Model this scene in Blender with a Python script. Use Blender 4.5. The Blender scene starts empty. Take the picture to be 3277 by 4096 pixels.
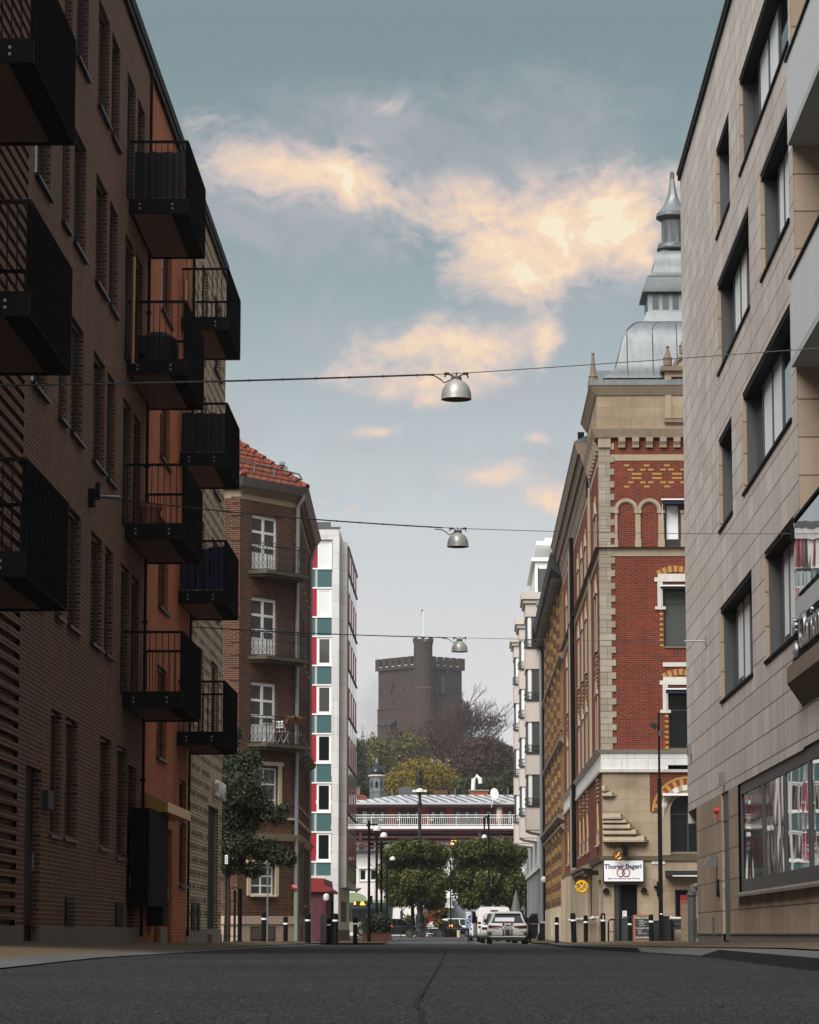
import bpy, math, random
from mathutils import Vector, Matrix, noise as mnoise
random.seed(7)
R = math.radians
SC = bpy.context.scene
COL = SC.collection
# ------------------------------------------------------------------ camera
FPX, VPX, HZY, CZ = 12000.0, 1855.0, 3733.0, 0.16
PITCH = math.atan((HZY - 2048) / FPX)
YAW = math.atan((VPX - 1638.5) / FPX * math.cos(PITCH))
cd = bpy.data.cameras.new('camera'); cam = bpy.data.objects.new('camera', cd); COL.objects.link(cam)
cam.location = (0, 0, CZ); cam.rotation_euler = (math.pi / 2 + PITCH, 0, YAW)
cd.sensor_fit = 'VERTICAL'; cd.sensor_height = 36.0; cd.sensor_width = 36.0 * 3277 / 4096
cd.lens = FPX / 4096 * 36.0; cd.clip_start = 0.1; cd.clip_end = 6000
SC.camera = cam
_f = Vector((-math.sin(YAW) * math.cos(PITCH), math.cos(YAW) * math.cos(PITCH), math.sin(PITCH)))
_r = Vector((math.cos(YAW), math.sin(YAW), 0)); _u = _r.cross(_f)
def ray(px, py): return _f * FPX + _r * (px - 1638.5) - _u * (py - 2048)
def fy(px, py, Y):            # a photograph point on the plane at distance Y -> (x, z)
    d = ray(px, py); t = Y / d.y
    return d.x * t, CZ + d.z * t
def fx(px, py, X):            # ... on the facade plane at X -> (y, z)
    d = ray(px, py); t = X / d.x
    return d.y * t, CZ + d.z * t
# ------------------------------------------------------------------ node materials
MATS = {}
def nt(name):
    m = bpy.data.materials.new(name); m.use_nodes = True; MATS[name] = m
    n = m.node_tree; n.nodes.clear()
    out = n.nodes.new('ShaderNodeOutputMaterial'); b = n.nodes.new('ShaderNodeBsdfPrincipled')
    n.links.new(b.outputs[0], out.inputs[0]); return m, n, b
def rgb(c): return (c[0], c[1], c[2], 1)
def node(n, t, **kw):
    x = n.nodes.new(t)
    for k, v in kw.items():
        if k in x.inputs.keys(): x.inputs[k].default_value = v
        else: setattr(x, k, v)
    return x
def mixc(n, fac, a, b, mode='MIX'):
    x = n.nodes.new('ShaderNodeMix'); x.data_type = 'RGBA'; x.blend_type = mode
    for i, v in ((0, fac), (6, a), (7, b)):
        if hasattr(v, 'links'): n.links.new(v, x.inputs[i])
        else: x.inputs[i].default_value = v if i == 0 else rgb(v)
    return x.outputs[2]
def noise(n, vec, scale, detail=4, rough=.55):
    x = node(n, 'ShaderNodeTexNoise', Scale=scale, Detail=detail, Roughness=rough)
    n.links.new(vec, x.inputs['Vector']); return x.outputs['Fac']
def ramp(n, fac, *st):
    x = n.nodes.new('ShaderNodeValToRGB'); e = x.color_ramp.elements
    while len(e) < len(st): e.new(.5)
    for i, (p, c) in enumerate(st):
        e[i].position = p; e[i].color = rgb(c if hasattr(c, '__len__') else (c, c, c))
    n.links.new(fac, x.inputs[0]); return x.outputs[0]
def bump(n, b, h, strength=.3, dist=.01):
    x = node(n, 'ShaderNodeBump', Strength=strength, Distance=dist); n.links.new(h, x.inputs['Height'])
    n.links.new(x.outputs[0], b.inputs['Normal'])
def flat(name, c, rough=.6, metal=0, var=.15, vs=2.0, streak=.0, spec=.4, bmp=0, bs=30):
    m, n, b = nt(name)
    b.inputs['Roughness'].default_value = rough; b.inputs['Metallic'].default_value = metal
    b.inputs['Specular IOR Level'].default_value = spec
    tc = n.nodes.new('ShaderNodeTexCoord').outputs['Object']
    f = noise(n, tc, vs, 5)
    col = mixc(n, f, [x * (1 - var) for x in c], [min(1, x * (1 + var)) for x in c])
    f2 = noise(n, tc, vs * 9, 3)
    col = mixc(n, ramp(n, f2, (.35, 0), (.75, var * .8)), col, [x * .6 for x in c])
    if streak:
        mp = node(n, 'ShaderNodeMapping'); mp.inputs['Scale'].default_value = (2.5, 2.5, .12); n.links.new(tc, mp.inputs[0])
        s = noise(n, mp.outputs[0], 1.6, 5, .65)
        col = mixc(n, ramp(n, s, (.48, 0), (.8, streak)), col, [x * .45 for x in c])
    n.links.new(col, b.inputs['Base Color'])
    if bmp: bump(n, b, noise(n, tc, bs, 4), bmp)
    return m
def brick(name, cols, mortar, w=.25, h=.068, ms=.008, stain=.35, stc=(.02, .018, .016), bmp=.6, rough=.85, off=.5, fade=None, vs=.5):
    m, n, b = nt(name)
    b.inputs['Roughness'].default_value = rough; b.inputs['Specular IOR Level'].default_value = .25
    uv = n.nodes.new('ShaderNodeUVMap').outputs[0]
    bt = node(n, 'ShaderNodeTexBrick', Scale=1.0); bt.offset = off
    n.links.new(uv, bt.inputs['Vector'])
    bt.inputs['Brick Width'].default_value = w; bt.inputs['Row Height'].default_value = h
    bt.inputs['Mortar Size'].default_value = ms; bt.inputs['Mortar Smooth'].default_value = .15; bt.inputs['Bias'].default_value = 0
    bt.inputs['Color1'].default_value = (0, 0, 0, 1); bt.inputs['Color2'].default_value = (1, 1, 1, 1); bt.inputs['Mortar'].default_value = (.5, .5, .5, 1)
    k = len(cols)
    bc = ramp(n, bt.outputs['Color'], *[((i + .5) / k, c) for i, c in enumerate(cols)])
    f = noise(n, uv, vs, 5, .6)
    bc = mixc(n, ramp(n, f, (.42, 0), (.72, stain)), bc, stc)
    f2 = noise(n, uv, 5, 4, .7)
    bc = mixc(n, ramp(n, f2, (.5, 0), (.85, .22)), bc, [c * .9 for c in mortar])
    mc = mixc(n, noise(n, uv, 1.2, 4), [c * .55 for c in mortar], [c * 1.25 for c in mortar])
    col = mixc(n, bt.outputs['Fac'], bc, mc)
    mp = node(n, 'ShaderNodeMapping'); mp.inputs['Scale'].default_value = (2.2, .10, 1); n.links.new(uv, mp.inputs[0])
    col = mixc(n, ramp(n, noise(n, mp.outputs[0], 1.3, 6, .7), (.5, 0), (.78, .42)), col, [x * .55 for x in stc])
    n.links.new(col, b.inputs['Base Color'])
    inv = node(n, 'ShaderNodeMath', operation='SUBTRACT'); inv.inputs[0].default_value = 1
    n.links.new(bt.outputs['Fac'], inv.inputs[1])
    ad = node(n, 'ShaderNodeMath', operation='MULTIPLY_ADD'); n.links.new(noise(n, uv, 30, 4), ad.inputs[0]); ad.inputs[1].default_value = .5
    n.links.new(inv.outputs[0], ad.inputs[2])
    bump(n, b, ad.outputs[0], bmp, .012)
    return m
def glass(name, c=(.012, .015, .018), rough=.03, wav=.0):
    m, n, b = nt(name)
    b.inputs['Base Color'].default_value = rgb(c); b.inputs['Roughness'].default_value = rough
    b.inputs['Specular IOR Level'].default_value = .75
    if wav:
        tc = n.nodes.new('ShaderNodeTexCoord').outputs['Object']
        bump(n, b, noise(n, tc, .9, 1), wav, .05)
    return m
def emit(name, c, s):
    m, n, b = nt(name); b.inputs['Base Color'].default_value = rgb(c)
    b.inputs['Emission Color'].default_value = rgb(c); b.inputs['Emission Strength'].default_value = s; return m
def leafmat(name, a, b_, c):
    m, n, b = nt(name); b.inputs['Roughness'].default_value = .6; b.inputs['Specular IOR Level'].default_value = .3
    g = n.nodes.new('ShaderNodeNewGeometry'); tc = n.nodes.new('ShaderNodeTexCoord').outputs['Object']
    r = ramp(n, g.outputs['Random Per Island'], (0, a), (.55, b_), (1, c))
    f = noise(n, tc, .5, 3)
    col = mixc(n, ramp(n, f, (.35, 0), (.65, .75)), r, [(x + y) * .32 for x, y in zip(a, b_)])
    n.links.new(col, b.inputs['Base Color']); b.inputs['Subsurface Weight'].default_value = 0
    return m
# ------------------------------------------------------------------ mesh builder
ROOT = {}
class MB:
    def __init__(s, mat=None):
        s.v = []; s.f = []; s.mi = []; s.mats = []; s.T = None; s.c = 0
        if mat: s.m(mat)
    def m(s, name):
        if name not in s.mats: s.mats.append(name)
        s.c = s.mats.index(name); return s
    def pt(s, p):
        p = Vector(p)
        if s.T: p = s.T @ p
        s.v.append(p); return len(s.v) - 1
    def poly(s, pts):
        s.f.append([s.pt(p) for p in pts]); s.mi.append(s.c); return s
    def box(s, x0, x1, y0, y1, z0, z1):
        s.obox((x0, y0, z0), (x1 - x0, 0, 0), (0, y1 - y0, 0), (0, 0, z1 - z0)); return s
    def obox(s, o, a, b, c, tap=1.0):
        o, a, b, c = map(Vector, (o, a, b, c)); k = (1 - tap) / 2
        P = [o, o + a, o + a + b, o + b]
        Q = [o + c + a * k + b * k, o + c + a * (1 - k) + b * k, o + c + a * (1 - k) + b * (1 - k), o + c + a * k + b * (1 - k)]
        i = [s.pt(p) for p in P + Q]
        fl = a.cross(b).dot(c) < 0
        for q in ((0, 3, 2, 1), (4, 5, 6, 7), (0, 1, 5, 4), (1, 2, 6, 5), (2, 3, 7, 6), (3, 0, 4, 7)):
            q = [i[k] for k in q]
            s.f.append(q[::-1] if fl else q); s.mi.append(s.c)
        return s
    def tube(s, pts, r, n=6, cap=True):
        pts = [Vector(p) for p in pts]; rr = r if hasattr(r, '__len__') else [r] * len(pts)
        rings = []
        for i, p in enumerate(pts):
            d = (pts[min(i + 1, len(pts) - 1)] - pts[max(i - 1, 0)]).normalized()
            a = d.cross(Vector((0, 0, 1)) if abs(d.z) < .9 else Vector((1, 0, 0))).normalized(); b = d.cross(a)
            rings.append([s.pt(p + (a * math.cos(t) + b * math.sin(t)) * rr[i]) for t in [2 * math.pi * k / n for k in range(n)]])
        for A, B in zip(rings, rings[1:]):
            for k in range(n):
                s.f.append([A[k], B[k], B[(k + 1) % n], A[(k + 1) % n]]); s.mi.append(s.c)
        if cap:
            s.f.append(rings[0][:]); s.mi.append(s.c); s.f.append(rings[-1][::-1]); s.mi.append(s.c)
        return s
    def lathe(s, prof, o=(0, 0, 0), n=20, ph=0, sq=None):
        o = Vector(o); rings = []
        for r, z in prof:
            rings.append([s.pt(o + Vector((r * math.cos(ph + 2 * math.pi * k / n), r * math.sin(ph + 2 * math.pi * k / n), z))) for k in range(n)])
        for A, B in zip(rings, rings[1:]):
            for k in range(n):
                s.f.append([A[k], A[(k + 1) % n], B[(k + 1) % n], B[k]]); s.mi.append(s.c)
        s.f.append(rings[0][::-1]); s.mi.append(s.c); s.f.append(rings[-1][:]); s.mi.append(s.c)
        return s
    def prism(s, pts, d):       # closed polygon (3-D points) pushed along d
        d = Vector(d); n = len(pts); A = [Vector(p) for p in pts]; i = [s.pt(p) for p in A]; j = [s.pt(p + d) for p in A]
        s.f.append(i[::-1]); s.mi.append(s.c); s.f.append(j[:]); s.mi.append(s.c)
        for k in range(n):
            s.f.append([i[k], i[(k + 1) % n], j[(k + 1) % n], j[k]]); s.mi.append(s.c)
        return s
    def wall(s, O, U, N, u0, u1, z0, z1, ops=(), depth=.14):
        O, U, N = Vector(O), Vector(U), Vector(N); Z = Vector((0, 0, 1))
        us = sorted({u0, u1, *[min(max(q, u0), u1) for o in ops for q in o[:2]]}); zs = sorted({z0, z1, *[min(max(q, z0), z1) for o in ops for q in o[2:4]]})
        P = lambda u, z, d=0: O + U * u + Z * z - N * d
        fl = U.cross(Z).dot(N) < 0
        def q(*p): s.poly(p[::-1] if fl else p)
        for j in range(len(zs) - 1):
            zc = (zs[j] + zs[j + 1]) / 2; run = None
            for i in range(len(us)):
                solid = False
                if i < len(us) - 1:
                    uc = (us[i] + us[i + 1]) / 2
                    solid = not any(o[0] < uc < o[1] and o[2] < zc < o[3] for o in ops)
                if solid and run is None: run = us[i]
                if not solid and run is not None:
                    q(P(run, zs[j]), P(us[i], zs[j]), P(us[i], zs[j + 1]), P(run, zs[j + 1])); run = None
        for o in ops:
            a, b, c, d = o[:4]; dp = o[4] if len(o) > 4 else depth
            q(P(a, c, dp), P(a, c), P(a, d), P(a, d, dp)); q(P(b, c), P(b, c, dp), P(b, d, dp), P(b, d))
            q(P(a, c, dp), P(b, c, dp), P(b, c), P(a, c)); q(P(a, d), P(b, d), P(b, d, dp), P(a, d, dp))
        return s
    def build(s, name, parent=None, mat=None, smooth=False):
        me = bpy.data.meshes.new(name)
        rl = ROOT.get(parent.name, Vector((0, 0, 0))) if parent else Vector((0, 0, 0))
        me.from_pydata([p - rl for p in s.v], [], s.f)
        for k in ([mat] if mat else s.mats): me.materials.append(MATS[k])
        if not mat: me.polygons.foreach_set('material_index', s.mi)
        if smooth: me.polygons.foreach_set('use_smooth', [True] * len(s.f)); me.update(); me.set_sharp_from_angle(angle=R(42))
        me.update()
        uv = me.uv_layers.new(name='UVMap'); dat = [0.0] * (2 * len(me.loops)); V = s.v
        for p in me.polygons:
            n = p.normal
            if abs(n.z) > .75:
                for l in p.loop_indices:
                    q = V[me.loops[l].vertex_index]; dat[2 * l] = q.x; dat[2 * l + 1] = q.y
            else:
                h = math.hypot(n.x, n.y); tx, ty = -n.y / h, n.x / h; k = 1 / max(.3, h)
                for l in p.loop_indices:
                    q = V[me.loops[l].vertex_index]; dat[2 * l] = q.x * tx + q.y * ty; dat[2 * l + 1] = q.z * k
        uv.data.foreach_set('uv', dat)
        o = bpy.data.objects.new(name, me); COL.objects.link(o)
        if parent:
            o.parent = parent; ROOT[o.name] = rl
        return o
def tag(o, label, cat, group=None, kind=None):
    if label: o['label'] = label
    if cat: o['category'] = cat
    if group: o['group'] = group
    if kind: o['kind'] = kind
    return o
def thing(name, loc, label, cat, group=None):
    o = bpy.data.objects.new(name, None); COL.objects.link(o); o.location = loc; o.empty_display_size = .2
    ROOT[o.name] = Vector(loc); return tag(o, label, cat, group)
def struct(name, mb, **kw):
    o = mb.build(name, **kw); o['kind'] = 'structure'; return o
def children(o): return [c for c in list(bpy.data.objects) if c.parent == o]
def dup(o, loc, rz=0, label=None, parent=None):
    c = o.copy(); COL.objects.link(c); c.parent = parent
    if parent is None: c.location = loc; c.rotation_euler.z = o.rotation_euler.z + rz; ROOT[c.name] = Vector(loc)
    else: ROOT[c.name] = ROOT[parent.name]
    if label: c['label'] = label
    for ch in KIDS.get(o.name) or children(o): dup(ch, None, 0, None, c)
    return c
KIDS = {}
def text(s, size, mat, parent, loc, rot, depth=.004, name='lettering', align='CENTER', xs=1.0, shear=0, bold=0):
    cu = bpy.data.curves.new(name, 'FONT'); cu.body = s; cu.size = size; cu.extrude = depth; cu.align_x = align; cu.align_y = 'CENTER'; cu.shear = shear; cu.offset = bold
    cu.resolution_u = 3
    t = bpy.data.objects.new('tmp', cu); COL.objects.link(t)
    bpy.context.view_layer.update()
    me = bpy.data.meshes.new_from_object(t.evaluated_get(bpy.context.evaluated_depsgraph_get()))
    bpy.data.objects.remove(t); bpy.data.curves.remove(cu)
    me.materials.clear(); me.materials.append(MATS[mat])
    o = bpy.data.objects.new(name, me); COL.objects.link(o)
    M = Matrix.Translation(Vector(loc)) @ rot.to_4x4() @ Matrix.Diagonal((xs, 1, 1, 1))
    if parent:
        M = Matrix.Translation(-ROOT[parent.name]) @ M; o.parent = parent; ROOT[o.name] = ROOT[parent.name]
    me.transform(M); return o
FRONT = Matrix(((1, 0, 0), (0, 0, -1), (0, 1, 0)))            # text plane facing the camera (-y)
FACE_L = Matrix(((0, 0, -1), (-1, 0, 0), (0, 1, 0)))          # facing -x
FACE_R = Matrix(((0, 0, 1), (1, 0, 0), (0, 1, 0)))            # facing +x
def interp(x, T):
    if x <= T[0][0]: return T[0][1]
    for (a, b), (c, d) in zip(T, T[1:]):
        if x <= c: return b + (d - b) * (x - a) / (c - a)
    return T[-1][1]
def zr(Y): return interp(Y, [(-60, 0), (22, -.02), (40, -.09), (76, -.2), (114, -.27), (136, -.33), (180, -.3), (260, -.1), (340, 0)])
XL = [(-60, -2.2), (15, -2.3), (40, -3.5), (76, -5.0), (119, -5.45)]
XR = [(-60, 1.6), (14, 1.65), (22, 1.83), (40, 2.27), (76, 2.5), (92, 2.72), (112, 3.1), (119, 3.3)]
def zg(X, Y):                 # walking surface
    if Y < 119:
        a, b = interp(Y, XL), interp(Y, XR)
        if X < a: return zr(Y) + .02 + .11 * min(1, (a - X) / max(.3, a + 6.1))
        if X > b: return zr(Y) + .06 + .08 * min(1, (X - b) / 2.5)
    elif X < -3 - 4 * (Y - 119) / 140 or X > 3.2: return zr(Y) + .06
    return zr(Y)
# ------------------------------------------------------------------ materials
brick('dark_brick', [(.13, .034, .016), (.055, .022, .015), (.17, .05, .02), (.032, .022, .02), (.15, .06, .018), (.085, .034, .022)], (.30, .205, .135), .25, .066, .008, .6, (.03, .016, .011), vs=.3)
brick('jamb_brick', [(.14, .036, .017), (.065, .026, .018), (.19, .055, .022), (.045, .03, .026)], (.42, .32, .23), .13, .066, .012, .2)
brick('orange_brick', [(.42, .085, .026), (.35, .07, .024), (.48, .11, .032), (.30, .065, .028)], (.40, .21, .11), .25, .066, .009, .45, (.12, .03, .014))
brick('tan_brick', [(.52, .40, .275), (.58, .45, .32), (.45, .345, .235)], (.08, .058, .04), .25, .075, .010, .25, (.24, .18, .12))
brick('corner_brick', [(.10, .032, .02), (.06, .024, .018), (.13, .045, .026), (.042, .024, .021)], (.25, .165, .105), .26, .08, .009, .5, (.022, .013, .011), vs=.35)
brick('red_brick', [(.165, .024, .013), (.125, .021, .014), (.20, .032, .015), (.085, .02, .016), (.15, .028, .015)], (.30, .14, .085), .25, .08, .006, .6, (.075, .02, .012), vs=.28)
brick('yellow_brick', [(.36, .22, .07), (.30, .17, .055), (.42, .27, .10), (.22, .11, .045)], (.14, .09, .05), .25, .08, .010, .5, (.10, .05, .022), vs=.8)
brick('castle_brick', [(.03, .023, .02), (.05, .034, .027), (.022, .019, .018), (.045, .035, .03)], (.08, .065, .056), 1.0, .3, .03, .65, (.085, .042, .03), bmp=.5, vs=.18)
brick('sand_stone', [(.36, .28, .195), (.40, .315, .225), (.32, .24, .165)], (.22, .17, .115), 1.3, .43, .007, .75, (.17, .12, .075), bmp=.25, vs=.55)
brick('grey_stone', [(.33, .285, .225), (.38, .335, .27), (.29, .245, .19)], (.16, .13, .10), 1.1, .5, .01, .5, (.20, .165, .12), bmp=.2, vs=.9)
brick('white_band', [(.66, .65, .63), (.70, .69, .67)], (.40, .39, .37), 1.0, .42, .01, .3, (.5, .49, .46), bmp=.1)
brick('cladding', [(.52, .465, .42), (.58, .53, .485), (.54, .485, .44), (.50, .45, .41), (.60, .555, .51)], (.10, .082, .065), 1.15, .46, .011, .25, (.37, .315, .275), bmp=.25, off=.0, vs=.25)
brick('cladding_base', [(.36, .275, .20), (.42, .33, .25), (.39, .305, .235), (.33, .245, .175)], (.09, .07, .05), 1.0, .62, .012, .35, (.24, .17, .11), bmp=.25, off=.35, vs=.5)
brick('jamb_stone', [(.32, .245, .18), (.36, .275, .205)], (.14, .1, .07), 2, .62, .015, .3, (.3, .21, .13), bmp=.1)
brick('marble', [(.63, .62, .60), (.67, .66, .64), (.59, .58, .555)], (.45, .44, .42), 1.3, .95, .012, .35, (.58, .555, .51), bmp=.1, vs=.8)
brick('roof_tile', [(.24, .055, .026), (.19, .042, .022), (.29, .075, .033), (.12, .036, .025)], (.05, .02, .015), .24, .30, .02, .35, (.12, .04, .025), off=0, bmp=1)
brick('paver', [(.10, .062, .032), (.13, .08, .042), (.08, .052, .028), (.105, .07, .04)], (.04, .032, .018), .22, .11, .012, .6, (.05, .048, .02), bmp=.4, vs=.8)
brick('cobble', [(.15, .14, .125), (.21, .195, .175), (.12, .115, .105)], (.07, .065, .055), .14, .12, .016, .3, bmp=.6)
brick('flagstone', [(.05, .052, .052), (.066, .068, .068)], (.05, .05, .05), .5, 2.0, .015, .4, (.10, .10, .095), bmp=.2)
flat('plinth', (.16, .145, .12), .9, streak=.5); flat('pink_stone', (.44, .33, .25), .85, vs=3, streak=.3)
flat('stone', (.36, .285, .20), .85, vs=1.5, streak=.45, bmp=.25); flat('stone_dark', (.20, .155, .11), .9, vs=2, streak=.5, bmp=.2)
flat('stone_white', (.62, .59, .53), .8, vs=2, streak=.4)
flat('yellow_glaze', (.40, .235, .055), .5, var=.25, vs=6); flat('red_glaze', (.20, .035, .022), .6, var=.2, vs=6)
flat('black_metal', (.0045, .0045, .0048), .65, spec=.12, var=.2); flat('black_mesh', (.004, .0037, .004), .8, spec=.06, var=.3, vs=6)
flat('soffit', (.20, .135, .09), .8, var=.06); flat('dark_frame', (.035, .037, .038), .5, var=.05); flat('grey_frame', (.075, .078, .078), .45, var=.05)
flat('sill_metal', (.012, .012, .013), .45, .3); flat('steel', (.42, .43, .44), .3, 1, .1); flat('brass', (.42, .25, .07), .28, .9, .35, vs=6)
flat('copper_pipe', (.55, .27, .13), .4, .6, .2); flat('terracotta', (.30, .12, .07), .8); flat('fabric_dark', (.02, .02, .024), .9, var=.4, vs=5)
flat('white_paint', (.84, .84, .82), .5, var=.06, streak=.1); flat('white_sign', (.82, .82, .82), .4, var=.01)
flat('zinc', (.235, .248, .258), .5, .6, .3, vs=.7, streak=.55); flat('zinc_dark', (.13, .14, .145), .5, .5, .3, vs=1.5, streak=.4)
flat('downpipe', (.30, .31, .33), .45, .5, .15, streak=.2); flat('pipe_green', (.26, .29, .20), .6)
flat('iron', (.02, .02, .02), .6, var=.3); flat('moss_slab', (.085, .072, .045), .95, var=.4, vs=5)
flat('red_panel', (.36, .008, .028), .45, var=.06); flat('teal_panel', (.058, .125, .13), .35, var=.08); flat('red_tin', (.22, .02, .02), .5)
flat('render_pale', (.58, .515, .465), .9, var=.05, vs=.6, streak=.12); flat('render_white', (.74, .70, .66), .9, var=.06, vs=.4, streak=.15)
flat('render_grey', (.44, .45, .45), .8, var=.06, streak=.2); flat('panel_grey', (.56, .57, .575), .6, var=.04, vs=.6); flat('shop_grey', (.20, .215, .23), .6, var=.15, streak=.3)
flat('red_wood', (.32, .04, .034), .7, var=.2, vs=1); flat('maroon', (.085, .02, .03), .6); flat('roof_metal', (.60, .61, .62), .4, .35, .1, vs=.4, streak=.12)
flat('roof_dark', (.025, .024, .025), .7); flat('bark', (.045, .035, .026), .95, var=.4, vs=8, bmp=.5); flat('bark_red', (.075, .045, .04), .95, var=.3)
flat('curtain_red', (.35, .03, .02), .8); flat('curtain', (.40, .40, .38), .9, var=.12, vs=5); flat('blind', (.74, .75, .76), .7, var=.04)
flat('blue_cloth', (.014, .018, .05), .8); flat('car_white', (.70, .69, .67), .28, spec=.6, var=.03, vs=1.5); flat('car_black', (.012, .013, .015), .2, spec=.6)
flat('car_blue', (.012, .017, .035), .2, spec=.6); flat('orange_paint', (.55, .12, .02), .4); flat('rubber', (.012, .012, .012), .85); flat('rim', (.28, .28, .29), .35, .8)
flat('bus_green', (.25, .33, .20), .4); flat('bus_dark', (.03, .045, .035), .3); flat('plastic_dark', (.02, .02, .021), .6)
flat('lamp_white', (.62, .62, .58), .4, var=.05); flat('lamp_shade', (.40, .40, .37), .4, .3, .1); flat('lamp_inside', (.10, .085, .075), .6)
flat('sign_blue', (.01, .095, .30), .45, var=.03); flat('sign_red', (.48, .015, .015), .45, var=.03); flat('sign_yellow', (.70, .40, .01), .5, var=.06); flat('ink_blue', (.02, .025, .12), .5, var=0)
flat('gold', (.45, .20, .04), .25, .9, .25, vs=8); flat('ring_brown', (.28, .10, .05), .5); flat('chalkboard', (.025, .027, .028), .8, var=.4, vs=6); flat('wood_orange', (.36, .085, .025), .6)
flat('chalk', (.65, .64, .6), .9); flat('concrete', (.27, .255, .23), .9, var=.2, streak=.3); flat('cor_ten', (.075, .03, .018), .9, var=.3, vs=4); flat('wood', (.17, .125, .085), .85, var=.3, vs=4)
flat('skin', (.50, .29, .21), .6, var=.05); flat('hair', (.02, .015, .012), .7); flat('cloth_black', (.014, .014, .016), .85, var=.3); flat('asphalt_crack', (.0125, .0125, .013), .95, var=.4, vs=8, spec=.1)
flat('hill_earth', (.035, .042, .02), 1, var=.4, vs=.15); flat('earth', (.07, .065, .055), .95, var=.3, vs=.1); flat('red_lens', (.085, .005, .006), .2, var=.1); flat('pipe_metal', (.16, .165, .17), .5, .6, .3, vs=3, streak=.5)
flat('green_metal', (.10, .115, .10), .6); flat('flag_blue', (.03, .06, .2), .8); flat('cable', (.016, .017, .018), .7); flat('wire', (.10, .10, .10), .5, .5); flat('cream_stone', (.62, .52, .36), .85, streak=.4)
glass('pane', (.010, .012, .013)); glass('pane_wavy', (.014, .016, .017), .02, .06); glass('pane_dark', (.006, .006, .007), .08); glass('pane_lilac', (.30, .30, .42), .1); glass('car_glass', (.010, .012, .013), .05)
glass('pane_mid', (.075, .078, .078), .06); glass('grey_glass', (.30, .32, .33), .06)
emit('lamp_glow', (1, .55, .15), 4); emit('led_orange', (1, .28, .02), 2.2); emit('tail_red', (1, .05, .03), 1.6); emit('tail_orange', (1, .22, .03), 2.5); emit('window_glow', (1, .62, .18), .5)
leafmat('leaf_linden', (.028, .04, .009), (.068, .08, .016), (.17, .155, .03)); leafmat('leaf_street', (.012, .022, .008), (.026, .038, .012), (.055, .064, .022))
leafmat('leaf_olive', (.06, .066, .016), (.115, .10, .02), (.22, .155, .03)); leafmat('leaf_yellow', (.14, .11, .012), (.22, .16, .015), (.30, .19, .02)); leafmat('leaf_dark', (.022, .028, .013), (.04, .046, .018), (.07, .066, .026))
leafmat('leaf_brown', (.048, .024, .019), (.07, .032, .024), (.10, .05, .03)); leafmat('leaf_hedge', (.028, .042, .013), (.05, .064, .02), (.085, .092, .03)); leafmat('leaf_orange', (.22, .09, .02), (.14, .10, .02), (.07, .09, .02))
def asphalt(name, c, rough):
    m, n, b = nt(name); b.inputs['Specular IOR Level'].default_value = .16
    tc = n.nodes.new('ShaderNodeTexCoord').outputs['Object']
    f1 = noise(n, tc, .35, 5); f2 = noise(n, tc, 60, 3, .7); f3 = noise(n, tc, 7, 4)
    col = mixc(n, ramp(n, f1, (.3, 0), (.7, 1)), [x * .55 for x in c], [x * 1.5 for x in c])
    f4 = noise(n, tc, 16, 5, .75); col = mixc(n, ramp(n, f4, (.52, 0), (.72, .6)), col, [x * 2.0 for x in c]); col = mixc(n, ramp(n, f4, (.3, .7), (.45, 0)), col, [x * .35 for x in c])
    col = mixc(n, ramp(n, f2, (.3, .75), (.5, 0), (.68, 0)), col, [x * .3 for x in c])
    col = mixc(n, ramp(n, f2, (.58, 0), (.75, .55)), col, [x * 2.6 for x in c])
    v = node(n, 'ShaderNodeTexVoronoi', Scale=5.0); n.links.new(tc, v.inputs['Vector'])
    col = mixc(n, ramp(n, v.outputs['Distance'], (.04, .8), (.07, 0)), col, (.012, .012, .012))
    n.links.new(col, b.inputs['Base Color'])
    n.links.new(ramp(n, f3, (.3, rough - .12), (.75, rough + .12)), b.inputs['Roughness'])
    bump(n, b, f2, .55, .006); return m
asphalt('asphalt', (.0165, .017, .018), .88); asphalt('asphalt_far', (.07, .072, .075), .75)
# ------------------------------------------------------------------ sky and sun
SUN_EL, SUN_ROT = 44.0, 208.0            # veiled sun behind the camera on the left
w = bpy.data.worlds.new('World'); SC.world = w; w.use_nodes = True
n = w.node_tree; n.nodes.clear()
wo = n.nodes.new('ShaderNodeOutputWorld'); bg = n.nodes.new('ShaderNodeBackground'); n.links.new(bg.outputs[0], wo.inputs[0])
sky = n.nodes.new('ShaderNodeTexSky'); sky.sky_type = 'NISHITA'; sky.sun_disc = False
sky.sun_elevation = R(SUN_EL); sky.sun_rotation = R(SUN_ROT); sky.air_density = 1.0; sky.dust_density = 3.0; sky.ozone_density = 1.2
tc = n.nodes.new('ShaderNodeTexCoord').outputs['Generated']
sep = n.nodes.new('ShaderNodeSeparateXYZ'); n.links.new(tc, sep.inputs[0])
el = sep.outputs['Z']
def mth(op, a, b=None, c=None):
    x = n.nodes.new('ShaderNodeMath'); x.operation = op
    for i, v in enumerate((a, b, c)):
        if v is None: continue
        if hasattr(v, 'links'): n.links.new(v, x.inputs[i])
        else: x.inputs[i].default_value = v
    return x.outputs[0]
WS, EXPO = .052, 1.2                       # world strength and exposure
K = 1 / (WS * 2 ** EXPO)
veil = ramp(n, el, (0.0, (.82, .80, .81)), (.0775, (.79, .775, .79)), (.110, (.70, .705, .72)), (.143, (.60, .645, .66)), (.183, (.42, .49, .51)), (.222, (.285, .372, .39)), (.297, (.20, .282, .296)), (.42, (.45, .48, .50)), (.8, (.9, .92, .93)))
veil = mixc(n, 1.0, veil, (K, K, K), 'MULTIPLY')
base = mixc(n, .92, sky.outputs[0], veil)
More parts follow.
